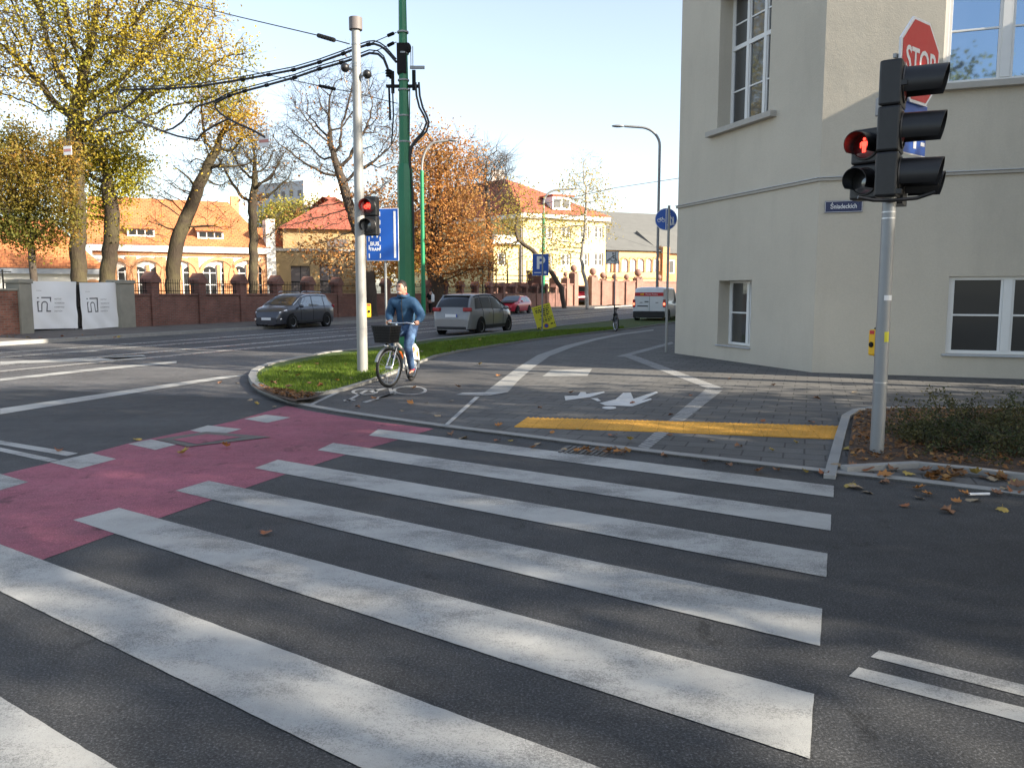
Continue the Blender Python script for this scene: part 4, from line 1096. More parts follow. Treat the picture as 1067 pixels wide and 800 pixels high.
def minivan(name, label, pos, az, paintm, kind):
    t = thing(name, label, 'car', pos, heading(az))
    sh = CarShape(4.43, 1.83, mv_top, mv_belt, mv_plan); L2 = sh.L / 2
    sh.body(paintm, t)
    wheel_set(t, sh, (-1.36, 1.42), .325)
    for sd in (-1, 1):
        sh.side_window(t, sd, .42, .62, .98, .95, M_carglass, name='quarter_window')
        sh.side_window(t, sd, 1.05, 1.02, 1.98, 1.92, M_carglass)
        sh.side_window(t, sd, 2.06, 2.0, 3.16, 2.62, M_carglass)
        q = MB(); P = []
        for i in range(16):
            x = .60 + i * (2.9 - .60) / 15; r = sh.ring(x); b = r[8]; P.append((x - L2, sd * (b[0] + .004), b[1] + .012))
        for i in range(6):
            x = 2.95 + i * .11; r = sh.ring(x); b = r[8]; P.append((x - L2, sd * (b[0] + .006), b[1] + .008))
        q.tube(P, .024, 6); q.build('roof_line', M_chrome if kind != 'silver' else M_trim, t, smooth=60)
        q = MB(); q.sphere((1.02 - .12, sd * 1.0, 1.03), (.09, .12, .075), 10, 8); q.box((.92, sd * .9, 1.0), (.05, .1, .03)); q.build('mirror', paintm, t, smooth=60)
        for x in (-.55, .52):
            q = MB(); q.box((x, sd * .925, .86), (.17, .03, .025)); q.build('door_handle', paintm, t, bevel=.006)
        q = MB(); q.box((0.03, sd * .905, .33), (2.0, .03, .11)); q.build('sill_trim', M_trim, t, bevel=.01)
        for xs_ in (1.02, 2.02, 3.02):
            q = MB(); rg = sh.ring(xs_)[2:9]; q.tube([(xs_ - L2, sd * (y + .002), z) for y, z in rg], .007, 4); q.build('door_seam', M_blackmatt, t)
    sh.screen(t, 2.72, 3.58, M_carglass, 'windscreen')
    sh.screen(t, .115, .50, M_carglass, 'rear_window', .88)
    q = MB(); q.box((-L2 + .06, 0, .28), (.15, 1.3, .13)); q.build('rear_diffuser', M_trim, t, bevel=.04)
    q = MB(); q.box((L2 - .09, 0, .42), (.16, 1.15, .20)); q.build('grille', M_trim, t, bevel=.04)
    plate_at(t, -L2 - .005, .76); 
    q = MB(); q.box((L2 + .005, 0, .47), (.012, .50, .11)); q.build('number_plate', M_signwhite, t)
    for sd in (-1, 1):
        q = MB(); q.box((-L2 + .085, sd * .665, 1.00), (.14, .36, .15), rot=Matrix.Rotation(sd * -.22, 3, 'Z')); q.build('tail_light', M_tail, t, bevel=.03)
        q = MB(); q.box((L2 - .33, sd * .66, .79), (.42, .20, .10), rot=Matrix.Rotation(sd * -.5, 3, 'Z') @ Matrix.Rotation(.3, 3, 'Y')); q.build('headlight', M_head, t, bevel=.03)
        q = MB(); q.box((L2 - .20, sd * .62, .44), (.1, .26, .10), rot=Matrix.Rotation(sd * -.6, 3, 'Z')); q.build('fog_light', M_chrome, t, bevel=.02)
    if kind == 'dark':
        for sd in (-1, 1):
            q = MB(); q.tube([(-1.35, sd * .62, 1.62), (-1.25, sd * .63, 1.69), (0.2, sd * .64, 1.71), (.35, sd * .64, 1.66)], .02, 6); q.build('roof_rail', M_alu, t, smooth=60)
        for x in (-.95, -.05):
            q = MB(); q.box((x, 0, 1.715), (.07, 1.34, .03)); q.build('roof_bar', M_trim, t, bevel=.01)
    else:
        q = MB(); q.tube([(-1.2, 0, 1.6), (-1.35, 0, 1.76)], .012, 5); q.build('aerial', M_trim, t)
        q = MB(); q.box((-L2 + .14, 0, 1.0), (.015, .09, .07)); q.build('emblem', M_trim, t, bevel=.01)
        q = MB(); q.box((-L2 + .50, 0, 1.545), (.25, 1.15, .03)); q.build('spoiler', paintm, t, bevel=.01)
    return t
g_ = G(304, 342.4, 0)
minivan('parked_car', 'dark grey minivan with roof bars coming along the far lane by the brick wall', (-10.40, 39.2, 0), 200, M_pgrey_car, 'dark')
minivan('driving_car', 'silver grey minivan seen from behind driving away past the grass verge', (-1.52, 33.9, 0), 22.5, M_psilver, 'silver')
# red car
t = thing('red_car', 'small red car on the far side of the street beyond the silver minivan', 'car', (0.15, 66.0, 0), heading(202))
sh = CarShape(4.1, 1.74, [(0, .6), (.05, .85), (.12, .98), (.5, 1.30), (1.0, 1.41), (2.0, 1.42), (2.5, 1.25), (2.95, 1.0), (3.1, .96), (3.7, .88), (4.0, .70), (4.1, .5)], [(0, .9), (4.1, .82)], mv_plan[:-3] + [(3.5, .95), (3.9, .84), (4.1, .64)], .18)
sh.body(M_pred, t); wheel_set(t, sh, (-1.25, 1.25), .30)
for sd in (-1, 1):
    sh.side_window(t, sd, .55, .75, 1.45, 1.42, M_carglass); sh.side_window(t, sd, 1.52, 1.48, 2.72, 2.25, M_carglass)
    q = MB(); q.box((1.72, sd * .6, .70), (.30, .26, .12), rot=Matrix.Rotation(sd * -.4, 3, 'Z')); q.build('headlight', M_head, t, bevel=.03)
    q = MB(); q.sphere((.65, sd * .95, .98), (.08, .11, .07), 10, 8); q.build('mirror', M_pred, t, smooth=60)
sh.screen(t, 2.15, 2.95, M_carglass, 'windscreen'); sh.screen(t, .13, .7, M_carglass, 'rear_window')
q = MB(); q.box((1.98, 0, .40), (.14, 1.2, .16)); q.build('grille', M_trim, t, bevel=.03)
q = MB(); q.box((1.40, 0, .95), (1.1, 1.40, .012), rot=Matrix.Rotation(.12, 3, 'Y')); q.build('dark_bonnet', M_trim, t, bevel=.005)
# white van
vp = G(676, 335.6, 0)
t = thing('white_van', 'white delivery van with a red band and its tail lights lit', 'van', (7.70 + .9, 46.0 + 2.3, 0), heading(22))
vt = [(0, 1.66), (.04, 1.80), (.14, 1.91), (.5, 1.955), (2.9, 1.95), (3.3, 1.80), (3.85, 1.25), (4.2, 1.08), (4.65, .9), (4.8, .6)]
sh = CarShape(4.8, 1.90, vt, [(0, 1.12), (4.8, .95)], [(0, .955), (.08, .985), (.4, 1), (3.8, 1), (4.4, .9), (4.8, .68)], .24, .085)
sh.body(M_pwhite, t); wheel_set(t, sh, (-1.5, 1.55), .33)
for sd in (-1, 1):
    sh.side_window(t, sd, 2.75, 2.75, 3.75, 3.2, M_carglass)
    q = MB(); q.box((-2.405, sd * .86, 1.05), (.05, .15, .44)); l = q.build('tail_light', M_tail, t, bevel=.02)
    q = MB(); q.box((-2.43, sd * .86, 1.02), (.01, .10, .14)); q.build('brake_lamp', M_taillit, l, bevel=.004)
    q = MB(); q.box((2.2, sd * .66, .82), (.3, .26, .16)); q.build('headlight', M_head, t, bevel=.03)
    q = MB(); q.box((1.3, sd * 1.03, 1.2), (.08, .16, .22)); q.build('mirror', M_trim, t, bevel=.02)
    q = MB(); q.box((-2.41, sd * .45, 1.10), (.012, .16, .03)); q.build('hinge', M_trim, t)
sh.screen(t, 3.0, 3.9, M_carglass, 'windscreen')
q = MB(); q.box((-2.40, 0, .44), (.14, 1.80, .36)); q.build('rear_bumper', M_trim, t, bevel=.04)
q = MB(); q.box((-2.407, 0, 1.56), (.016, 1.62, .20)); bnd = q.build('red_band', M_signred, t, bevel=.003)
q = MB(); Mx = Matrix.Translation((-2.417, 0, 1.525)) @ Matrix.Rotation(-pi / 2, 4, 'Z')
text_mesh(q, 'Poczta Polska', .125, .14, 0, 0, .001, M=Mx); q.build('lettering', M_signwhite, bnd)
q = MB(); q.box((-2.417, .42, 1.56), (.004, .16, .07)); q.box((-2.417, .33, 1.575), (.004, .06, .11)); q.build('emblem', M_yellow, bnd)
q = MB(); q.box((-2.404, -.02, .98), (.012, .012, 1.1)); q.build('door_seam', M_trim, t)
q = MB(); q.box((-2.415, .14, 1.15), (.03, .22, .05)); q.build('door_handle', M_trim, t, bevel=.01)
q = MB(); q.box((-2.41, .36, .80), (.02, .56, .13)); p_ = q.build('number_plate', M_signwhite, t)
q = MB(); q.box((-2.41, .36, .90), (.03, .6, .06)); q.build('plate_lamp', M_trim, t)
# dark car beyond the van
t = thing('dark_car', 'dark car partly hidden between the white van and the building corner', 'car', (11.35, 53.6, 0), heading(22))
sh = CarShape(4.43, 1.83, mv_top, mv_belt, mv_plan); sh.body(M_pblack, t); wheel_set(t, sh, (-1.36, 1.42), .32)
for sd in (-1, 1):
    sh.side_window(t, sd, .55, .7, 1.9, 1.85, M_carglass); sh.side_window(t, sd, 2.0, 1.95, 3.1, 2.6, M_carglass)
    q = MB(); q.box((-2.13, sd * .665, 1.0), (.14, .36, .15)); q.build('tail_light', M_tail, t, bevel=.03)
sh.screen(t, .115, .5, M_carglass, 'rear_window', .88); sh.screen(t, 2.72, 3.58, M_carglass, 'windscreen')

# ---------------------------------------------------------------- brick boundary wall, gate
AW = 22.0
GL, GR = G(27, 347, .12), G(122, 341.5, .12)
W0 = G(136.5, 340.6, .12); W0.z = 0.12
WH = 1.50
def pier(parent, org, o, az, a, w, h, cap=True, m=None):
    q = MB(); obox(q, o, az, a - w / 2, a + w / 2, -w / 2 - .06, w / 2 + .02, .05, h)
    p = q.build('pier', m or M_brick, parent, org=org)
    if cap:
        q = MB(); u = AZ(az); n = AZ(az + 90); c = Vector((o[0], o[1], 0)) + u * a - n * .02
        for k0, zz, k1, z2 in ((.58, h, .58, h + .10), (.72, h + .10, .72, h + .24),):
            obox(q, o, az, a - w * k0, a + w * k0, -.02 - w * k0, -.02 + w * k0, zz + .001, z2)
        r = w * .72; zb = h + .241
        pts = [c + u * sx_ * r + n * sy_ * r + Vector((0, 0, zb)) for sx_, sy_ in ((-1, -1), (1, -1), (1, 1), (-1, 1))]
        rd = [c - n * r + Vector((0, 0, zb + .36)), c + n * r + Vector((0, 0, zb + .36))]
        q.add(pts + rd, [(0, 1, 4), (2, 3, 5), (1, 2, 5, 4), (3, 0, 4, 5), (0, 1, 2, 3)])
        q.build('cap', M_brick, p, org=org)
    return p
wl = thing('brick_wall', 'long old red brick boundary wall with gabled piers and iron railings along the far pavement', 'wall', W0)
s_px = [WP(x, 320, W0, AW)[0] for x in (158.5, 208.5, 250.5)]
pitch_w = (s_px[2] - s_px[0]) / 2
LW = 62.0
npier = int(LW / pitch_w) + 1
pos = [s_px[0] + pitch_w * i for i in range(npier)]
prev = 0.0
for a in pos + [LW]:
    e = min(a - .25, LW)
    if e > prev:
        q = MB(); obox(q, W0, AW, prev + .001, e - .001, -.17, .17, .05, WH); q.build('brick_panel', M_brick, wl, org=W0)
        q = MB(); obox(q, W0, AW, prev + .002, e - .002, -.22, .22, WH + .001, WH + .10); q.build('coping', M_brick, wl, org=W0, bevel=.02)
        q = MB(); n = AZ(AW + 90)
        obox(q, W0, AW, prev, e, -.015, .015, WH + .22, WH + .25); obox(q, W0, AW, prev, e, -.015, .015, WH + .58, WH + .61)
        x = prev + .08
        while x < e: obox(q, W0, AW, x - .009, x + .009, -.009, .009, WH + .10, WH + .78); x += .145
        q.build('railing', M_blackmatt, wl, org=W0)
    if a < LW: pier(wl, W0, W0, AW, a, .46, 2.02)
    prev = a + .25
# gate with banners
gd = (GR - GL); AG = math.degrees(math.atan2(gd.x, gd.y)); LG = gd.length
for px0, px1, lab, top in ((15.5, 28.5, 'rough grey concrete gate pillar left of the white banners', 291), (120.5, 135.8, 'rough grey concrete gate pillar between the white banners and the brick wall', 292)):
    a0 = WP(px0, 330, GL, AG)[0]; a1 = WP(px1, 330, GL, AG)[0]; zt2 = WP((px0 + px1) / 2, top, GL, AG)[1]
    t = thing('gate_pillar', lab, 'pillar', GL + AZ(AG) * ((a0 + a1) / 2))
    q = MB(); obox(q, GL, AG, a0, a1, -.35, .30, .05, zt2 - .16); q.build('shaft', M_ston, t, org=GL + AZ(AG) * ((a0 + a1) / 2), bevel=.03)
    q = MB(); obox(q, GL, AG, a0 - .05, a1 + .05, -.40, .34, zt2 - .159, zt2); q.build('cap', M_ston, t, org=GL + AZ(AG) * ((a0 + a1) / 2), bevel=.03)
t = thing('metal_gate', 'dark double leaf metal gate mostly covered by two white banners', 'gate', GL)
for x0, x1 in ((29, 78), (80, 120)):
    a0 = WP(x0, 330, GL, AG)[0]; a1 = WP(x1, 330, GL, AG)[0]
    q = MB(); obox(q, GL, AG, a0, a1, -.06, -.02, .17, 2.0); q.build('leaf', M_iron, t, org=GL)
    q = MB()
    for zz in (.2, 1.0, 2.02): obox(q, GL, AG, a0, a1, -.02, .03, zz, zz + .07)
    for aa in (a0, a1 - .07): obox(q, GL, AG, aa, aa + .07, -.021, .028, .16, 2.12)
    q.build('frame', M_trim, t, org=GL)
def banner(px, label, seed):
    # px: four pixel corners tl,tr,br,bl on the gate plane
    P = [WP(x, y, GL, AG) for x, y in px]
    base = GL + AZ(AG) * P[3][0]
    t = thing('gate_banner', label, 'banner', (base.x, base.y, 0)); t.rotation_euler = (0, 0, R(90 - AG))
    # local: +X along the gate, front is -Y
    loc = [Vector((p[0] - P[3][0], 0, p[1])) for p in P]
    def f(a, b):
        p = loc[3].lerp(loc[2], a).lerp(loc[0].lerp(loc[1], a), b)
        w_ = .035 * sin(7 * a + seed) * sin(5 * b + 1.3 * seed) + .02 * sin(15 * (a + b) + seed) * (1 - b)
        return Vector((p.x, -.085 - w_ - .02, p.z))
    q = MB(); n = 18; vs = [f(i / n, j / n) for j in range(n + 1) for i in range(n + 1)]
    q.add(vs, [(j * (n + 1) + i, j * (n + 1) + i + 1, (j + 1) * (n + 1) + i + 1, (j + 1) * (n + 1) + i) for j in range(n) for i in range(n)])
    q.build('sheet', M_banner, t, smooth=180)
    W_ = (loc[1] - loc[0]).length; Hh = (loc[0] - loc[3]).length
    def place(mb, vs, fs): mb.add([f(v[0], v[1]) + Vector((0, -.006, 0)) for v in vs], fs)
    q = MB()
    def bar(x0, y0, x1, y1, k=4):
        for i in range(k):
            a0, a1 = x0 + (x1 - x0) * i / k, x0 + (x1 - x0) * (i + 1) / k
            place(q, [(a0, y0), (a1, y0), (a1, y1), (a0, y1)], [(0, 1, 2, 3)])
    # the outlined "in" mark: dot, stroke, and an arch inside a square
    bar(.165, .64, .20, .665); bar(.245, .645, .435, .672); bar(.41, .36, .435, .645); bar(.165, .36, .19, .585); bar(.19, .36, .265, .385); bar(.345, .36, .41, .385)
    bar(.245, .385, .265, .52); bar(.345, .385, .365, .52); bar(.165, .565, .21, .585)
    for i in range(10):
        t0, t1 = pi * i / 10, pi * (i + 1) / 10
        place(q, [(.305 + .06 * cos(t0), .52 + .065 * sin(t0)), (.305 + .06 * cos(t1), .52 + .065 * sin(t1)), (.305 + .04 * cos(t1), .52 + .04 * sin(t1)), (.305 + .04 * cos(t0), .52 + .04 * sin(t0))], [(0, 1, 2, 3)])
    q.build('logo', simple('banner_grey', (.10, .10, .11), .6), t)
    q = MB()
    for k, s_ in enumerate(('INSTYTUT', 'TECHNOLOGII', 'KONSERWACJI', 'ZABYTKÓW')):
        m2 = MB(); text_mesh(m2, s_, .075, 0, 0, 0, 0.0, align='LEFT')
        # draw in unit space of the sheet
        vs = [(.50 + v[0] / W_ * 1.02, .615 - k * .085 + v[2] / Hh * 1.02) for v in m2.v]
        place(q, vs, m2.f)
    m2 = MB(); text_mesh(m2, 'Uniwersytet', .05, 0, 0, 0, 0.0, align='LEFT'); place(q, [(.15 + v[0] / W_, .80 + v[2] / Hh) for v in m2.v], m2.f)
    q.build('lettering', simple('banner_text', (.16, .16, .17), .6), t)
banner([(27.6, 293), (77.2, 293.6), (78.6, 342), (28.2, 343)], 'larger left white banner with a grey logo tied to the gate', 1.0)
banner([(80.2, 294.6), (120.8, 294.2), (122, 340.5), (84, 343.4)], 'smaller right white banner with a grey logo, its edge curling at the gate gap', 3.3)
t = thing('brick_wall_stub', 'short weathered brick wall left of the gate pillar at the picture edge', 'wall', GL + AZ(AG) * -1.5)
q = MB(); a1 = WP(15.5, 330, GL, AG)[0]; obox(q, GL, AG, -14, a1 - .01, -.2, .2, .05, 1.72); q.build('brick_panel', bricky('stub_brick', (.30, .12, .08), (.19, .075, .05), (.2, .15, .12), .28, .09, .014, R(-68), .5, plane='xz', dirtk=.5), t, org=GL + AZ(AG) * -1.5)
q = MB(); obox(q, GL, AG, -14, a1 - .01, -.24, .24, 1.721, 1.80); q.build('coping', M_ston, t, org=GL + AZ(AG) * -1.5, bevel=.02)
q = MB()
for i in range(24): obox(q, GL, AG, -14 + i * .57, -13.96 + i * .57, -.02, .02, 1.8, 2.5)
obox(q, GL, AG, -14, a1 - .05, -.021, .021, 2.4, 2.44); q.build('railing', M_blackmatt, t, org=GL + AZ(AG) * -1.5)

# far, tall brick walls with ball-topped piers, opening with a red truck
def far_wall(name, label, p0, p1, h, piers, ball, m=M_brick2):
    d = p1 - p0; az = math.degrees(math.atan2(d.x, d.y)); L = d.length
    t = thing(name, label, 'wall', p0)
    q = MB(); obox(q, p0, az, 0, L, -.2, .2, .0, h); q.build('brick_panel', m, t, org=p0)
    q = MB(); obox(q, p0, az, 0, L, -.28, .28, h + .001, h + .16); q.build('coping', m, t, org=p0)
    for px, hh, ww in piers:
        a = WP(px, 310, p0, az)[0]
        q = MB(); obox(q, p0, az, a - ww / 2, a + ww / 2, -.42, .42, 0, hh); p = q.build('pier', m, t, org=p0)
        if ball:
            q = MB(); c = p0 + AZ(az) * a; q.cyl((c.x, c.y, hh), (c.x, c.y, hh + .2), ww * .62, n=4); q.sphere((c.x, c.y, hh + .2 + ww * .44), ww * .44, 12, 8); q.build('ball_finial', m, p, org=p0, smooth=60)
        else:
            q = MB(); obox(q, p0, az, a - ww * .7, a + ww * .7, -.6, .6, hh + .001, hh + .35); q.build('cap', m, p, org=p0)
    return t
gp_ = lambda x, Y, z=.1: Vector((DP(x, 310, Y).x, Y, z))
far_wall('far_brick_wall', 'far tall red brick wall with round ball finials behind the white van', gp_(615, 101), gp_(716, 111), 3.0, [(617.5, 3.6, 1.0), (628, 3.2, .9), (640, 3.1, .8), (652.5, 3.1, .8), (664.5, 3.5, 1.1), (686, 3.1, .8)], True)
far_wall('middle_brick_wall', 'red brick wall segment between the parking sign and the gateway with the red truck', gp_(576.5, 93), gp_(599, 97), 2.55, [(577, 3.3, .7), (589, 3.3, .6), (597.5, 3.9, .9)], True)
far_wall('low_brick_wall', 'low shaded brick wall with iron fence behind the red car', gp_(512, 82), gp_(576, 92.5), 1.6, [(516, 2.3, .6), (530, 2.3, .6), (541, 2.4, .7)], False)
t = thing('gatehouse_pier', 'broad dark brick pier standing behind the blue parking sign', 'pillar', gp_(559, 89))
q = MB(); c = gp_(559, 89); q.box((c.x, c.y, 1.95), (1.55, 1.2, 3.7), rz=R(-30)); q.build('shaft', M_brick, t, org=c)
q = MB(); q.box((c.x, c.y, 3.9), (1.8, 1.45, .25), rz=R(-30)); q.build('cap', M_brick, t, org=c)
t = thing('iron_fence', 'tall thin iron fence posts behind the red car', 'fence', gp_(505, 84))
for x in (503, 517, 528.5, 549):
    c = gp_(x, 85 + (x - 503) * .15); q = MB(); q.cyl((c.x, c.y, 1.5), (c.x, c.y, 5.2), .07, n=6); q.build('post', M_blackmatt, t, org=gp_(505, 84))
q = MB(); a, b = gp_(500, 84.6), gp_(572, 95.5)
for zz in (3.0, 3.5): q.cyl((a.x, a.y, zz), (b.x, b.y, zz), .045, n=5)
q.build('rail', M_blackmatt, t, org=gp_(505, 84))
rt = gp_(606.5, 103)
t = thing('red_truck', 'red truck standing in the gateway between the two far brick walls', 'truck', rt, heading(200))
q = MB(); q.box((0, 0, 1.0), (3.6, 2.1, .95)); q.build('body', M_pred, t, bevel=.08)
q = MB(); q.box((.1, 0, 1.95), (3.0, 1.95, .95)); q.build('cab', M_pred, t, bevel=.15)
q = MB(); q.box((1.63, 0, 2.0), (.06, 1.7, .62)); q.build('windscreen', M_carglass, t, bevel=.02)
q = MB(); q.box((1.82, 0, .55), (.08, 2.0, .30)); q.build('bumper', M_trim, t, bevel=.03)
for sd in (-1, 1):
    q = MB(); q.box((1.82, sd * .75, 1.0), (.06, .34, .22)); q.build('headlight', M_head, t, bevel=.02)
    for x in (-1.1, 1.1):
        q = MB(); q.cyl((x, sd * .75, .45), (x, sd * 1.06, .45), .45, n=18); q.build('wheel', M_rubber, t)
t = thing('barrier', 'pale barrier beam across the gateway in front of the red truck', 'barrier', gp_(606, 100))
q = MB(); a, b = gp_(599.5, 99), gp_(611, 100.5); q.cyl((a.x, a.y, 1.1), (b.x, b.y, 1.15), .09, n=6); q.build('beam', M_signwhite, t, org=gp_(606, 100))
q = MB(); q.box((b.x, b.y, .7), (.35, .35, 1.2)); q.build('post', M_galv, t, org=gp_(606, 100))

# ---------------------------------------------------------------- far buildings
def fpoint(px, Y): return Vector((DP(px, 300, Y).x, Y, 0))
def gable(mb, o, az, side, L, depth, ze, zr, hip=0.0, over=.4, mat=0, hip0=None):
    """pitched roof over a wall of length L: eave height ze, ridge zr, hips of length hip"""
    hip0 = hip if hip0 is None else hip0
    u = AZ(az); n = AZ(az + 90 * side)
    P = lambda a, d, z: (o[0] + u.x * a + n.x * d, o[1] + u.y * a + n.y * d, z)
    k = over
    v = [P(-k, k, ze), P(L + k, k, ze), P(L + k, -depth - k, ze), P(-k, -depth - k, ze), P(hip0 - (k if hip0 == 0 else 0), -depth / 2, zr), P(L - hip + (k if hip == 0 else 0), -depth / 2, zr)]
    mb.add(v, [(0, 1, 5, 4), (2, 3, 4, 5), (1, 2, 5), (3, 0, 4)], mat)
    return P
def arch(mb, o, az, side, a, z0, z1, w, d0, d1, mat=0, n=12, fill=True, ring=None):
    """arched plate (fill) or arched band (ring width) standing proud of a wall"""
    u = AZ(az); nn = AZ(az + 90 * side); r = w / 2; zs = z1 - r
    P = lambda x, z, d: (o[0] + u.x * x + nn.x * d, o[1] + u.y * x + nn.y * d, z)
    out = [(a - r, z0)] + [(a - r * cos(pi * i / n), zs + r * sin(pi * i / n)) for i in range(n + 1)] + [(a + r, z0)]
    if fill:
        m = len(out); mb.add([P(x, z, d1) for x, z in out] + [P(x, z, d0) for x, z in out], [tuple(range(m))] + [(i, i + 1, m + i + 1, m + i) for i in range(m - 1)], mat)
    else:
        r2 = r - ring
        inn = [(a - r2, z0)] + [(a - r2 * cos(pi * i / n), zs + r2 * sin(pi * i / n)) for i in range(n + 1)] + [(a + r2, z0)]
        m = len(out); vs = [P(x, z, d1) for x, z in out] + [P(x, z, d1) for x, z in inn] + [P(x, z, d0) for x, z in out] + [P(x, z, d0) for x, z in inn]
        fs = []
        for i in range(m - 1): fs += [(i, i + 1, m + i + 1, m + i), (i, i + 1, 2 * m + i + 1, 2 * m + i), (m + i, m + i + 1, 3 * m + i + 1, 3 * m + i)]
        mb.add(vs, fs, mat)

# A: long hall with a steep orange roof
ha = fpoint(60, 62.0); HAZ = 65.0
hz = lambda x, y: WP(x, y, ha, HAZ)
hl = hz(277, 262)[0]; ze = hz(200, 260)[1]; h0 = hz(96, 262)[0]
hall = thing('orange_roof_hall', 'long white and brick hall with a steep orange tiled roof behind the trees', 'building', (ha.x, ha.y, 0))
o2 = ha + AZ(HAZ) * h0; Lh = hl - h0
q = MB(); facade(q, o2, HAZ, Lh, 0, ze, [], side=1); facade(q, o2, HAZ - 90, 16, 0, ze, [], side=-1); facade(q, o2 + AZ(HAZ) * Lh, HAZ - 90, 16, 0, ze, [], side=1)
q.build('wall', M_cream, hall, org=ha)
ridge = WP(200, 209, ha + AZ(HAZ - 90) * 8, HAZ)[1]
q = MB(); gable(q, o2, HAZ, 1, Lh, 16, ze + .25, ridge, hip=2.0, hip0=0.0); q.build('roof', M_tile, hall, org=ha)
q = MB(); obox(q, o2, HAZ, -.3, Lh + .3, .0, .38, ze - .25, ze + .22); q.build('eaves', M_frame, hall, org=ha)
q = MB(); obox(q, o2, HAZ, 0, Lh, .0, .12, ze - .50, ze - .26); q.build('frieze', M_orbrick, hall, org=ha)
for px in (137, 168, 202, 238, 264, 277):
    a = hz(px, 280)[0] - h0; q = MB(); obox(q, o2, HAZ, a - .38, a + .38, .0, .16, 0, ze - .621); q.build('brick_pilaster', M_orbrick, hall, org=ha)
for px in (120, 154, 188, 227.5, 258):
    a = hz(px, 280)[0] - h0; zt_ = hz(px, 268)[1]; wd_ = 3.0
    q = MB(); arch(q, o2, HAZ, 1, a, .6, zt_, wd_, 0, .22, fill=False, ring=.26); f = q.build('window', M_orbrick, hall, org=ha)
    for s_ in (-1, 1):
        q = MB(); arch(q, o2, HAZ, 1, a + s_ * .68, 1.0, zt_ - .75, 1.15, 0, .03); q.build('pane', M_glass, f, org=ha)
        q = MB()
        for k in (-.5, 0, .5): obox(q, o2, HAZ, a + s_ * .68 + k * 1.0 - .035, a + s_ * .68 + k * 1.0 + .035, .03, .09, 1.0, zt_ - 1.0)
        for k in range(4): obox(q, o2, HAZ, a + s_ * .68 - .55, a + s_ * .68 + .55, .031, .085, 1.3 + k * .95, 1.37 + k * .95)
        q.build('sash', M_frame, f, org=ha)
    q = MB(); obox(q, o2, HAZ, a - .12, a + .12, .0, .2, .6, zt_ - .6); q.build('mullion', M_orbrick, f, org=ha)
for px, py in ((147, 243), (219.5, 245.5)):      # small shed dormers lying in the roof slope
    rz_ = lambda d: ze + .25 + (ridge - ze - .25) * (d + .4) / 8.4
    d_ = min((k * .1 for k in range(5, 70)), key=lambda d: abs(WP(px, py + 3, ha - AZ(HAZ + 90) * d, HAZ)[1] - rz_(d) - .02))
    a = WP(px, py, ha - AZ(HAZ + 90) * d_, HAZ)[0] - h0; zz = rz_(d_)
    q = MB(); obox(q, o2, HAZ, a - 1.0, a + 1.0, -d_ - 1.5, -d_, zz - .3, zz + .62); d = q.build('dormer', M_frame, hall, org=ha)
    q = MB()
    for k in range(3): obox(q, o2, HAZ, a - .86 + k * .6, a - .34 + k * .6, -d_, -d_ + .02, zz + .12, zz + .52)
    q.build('pane', M_glass, d, org=ha)
    q = MB(); u = AZ(HAZ); n = AZ(HAZ + 90); cc = o2 + u * a
    P = lambda x, dd, z: (cc.x + u.x * x + n.x * dd, cc.y + u.y * x + n.y * dd, z)
    q.add([P(-1.15, -d_ + .25, zz + .62), P(1.15, -d_ + .25, zz + .62), P(1.15, -d_ - 2.0, rz_(d_ + 2.0) + .03), P(-1.15, -d_ - 2.0, rz_(d_ + 2.0) + .03), P(-1.15, -d_ + .25, zz + .72), P(1.15, -d_ + .25, zz + .72)], [(0, 1, 2, 3), (4, 5, 2, 3), (0, 1, 5, 4), (0, 3, 4), (1, 2, 5)]); q.build('dormer_roof', M_tile, d, org=ha)
q = MB(); a = WP(244, 208, ha + AZ(HAZ - 90) * 8, HAZ)[0] - h0; obox(q, o2, HAZ, a - .35, a + .35, -8.4, -7.6, ridge - 1.0, ridge + .5); q.build('chimney', M_orbrick, hall, org=ha)
t = thing('downpipe_wall', 'narrow white gable strip at the right end of the orange roofed hall', 'wall', (o2 + AZ(HAZ) * (Lh + .2)))
q = MB(); obox(q, o2, HAZ, Lh + .02, Lh + .75, -1.5, .3, 0, ze + 2.6); q.build('gable_strip', M_cream, t, org=o2 + AZ(HAZ) * (Lh + .2))
# left annex
an = fpoint(-25, 52.0); az_ = lambda x, y: WP(x, y, an, HAZ)
ann = thing('left_annex', 'low white annex with an orange roof left of the hall', 'building', an)
La = az_(104, 282)[0]; zea = az_(60, 282)[1]
q = MB(); facade(q, an, HAZ, La, 0, zea, [], side=1); facade(q, an + AZ(HAZ) * La, HAZ - 90, 9, 0, zea, [], side=1); q.build('wall', M_cream, ann, org=an)
q = MB(); gable(q, an, HAZ, 1, La, 9, zea + .15, zea + 3.6, hip=3, hip0=0); q.build('roof', M_tile, ann, org=an)
q = MB(); obox(q, an, HAZ, -.3, La + .3, 0, .35, zea - .22, zea + .12); q.build('eaves', M_zinc, ann, org=an)
q = MB(); a = az_(97, 295)[0]; arch(q, an, HAZ, 1, a, 1.0, az_(97, 291)[1], 1.6, 0, .15, fill=False, ring=.25); f = q.build('window', M_orbrick, ann, org=an)
q = MB(); arch(q, an, HAZ, 1, a, 1.0, az_(97, 291)[1] - .24, 1.1, 0, .03); q.build('pane', M_glass, f, org=an)

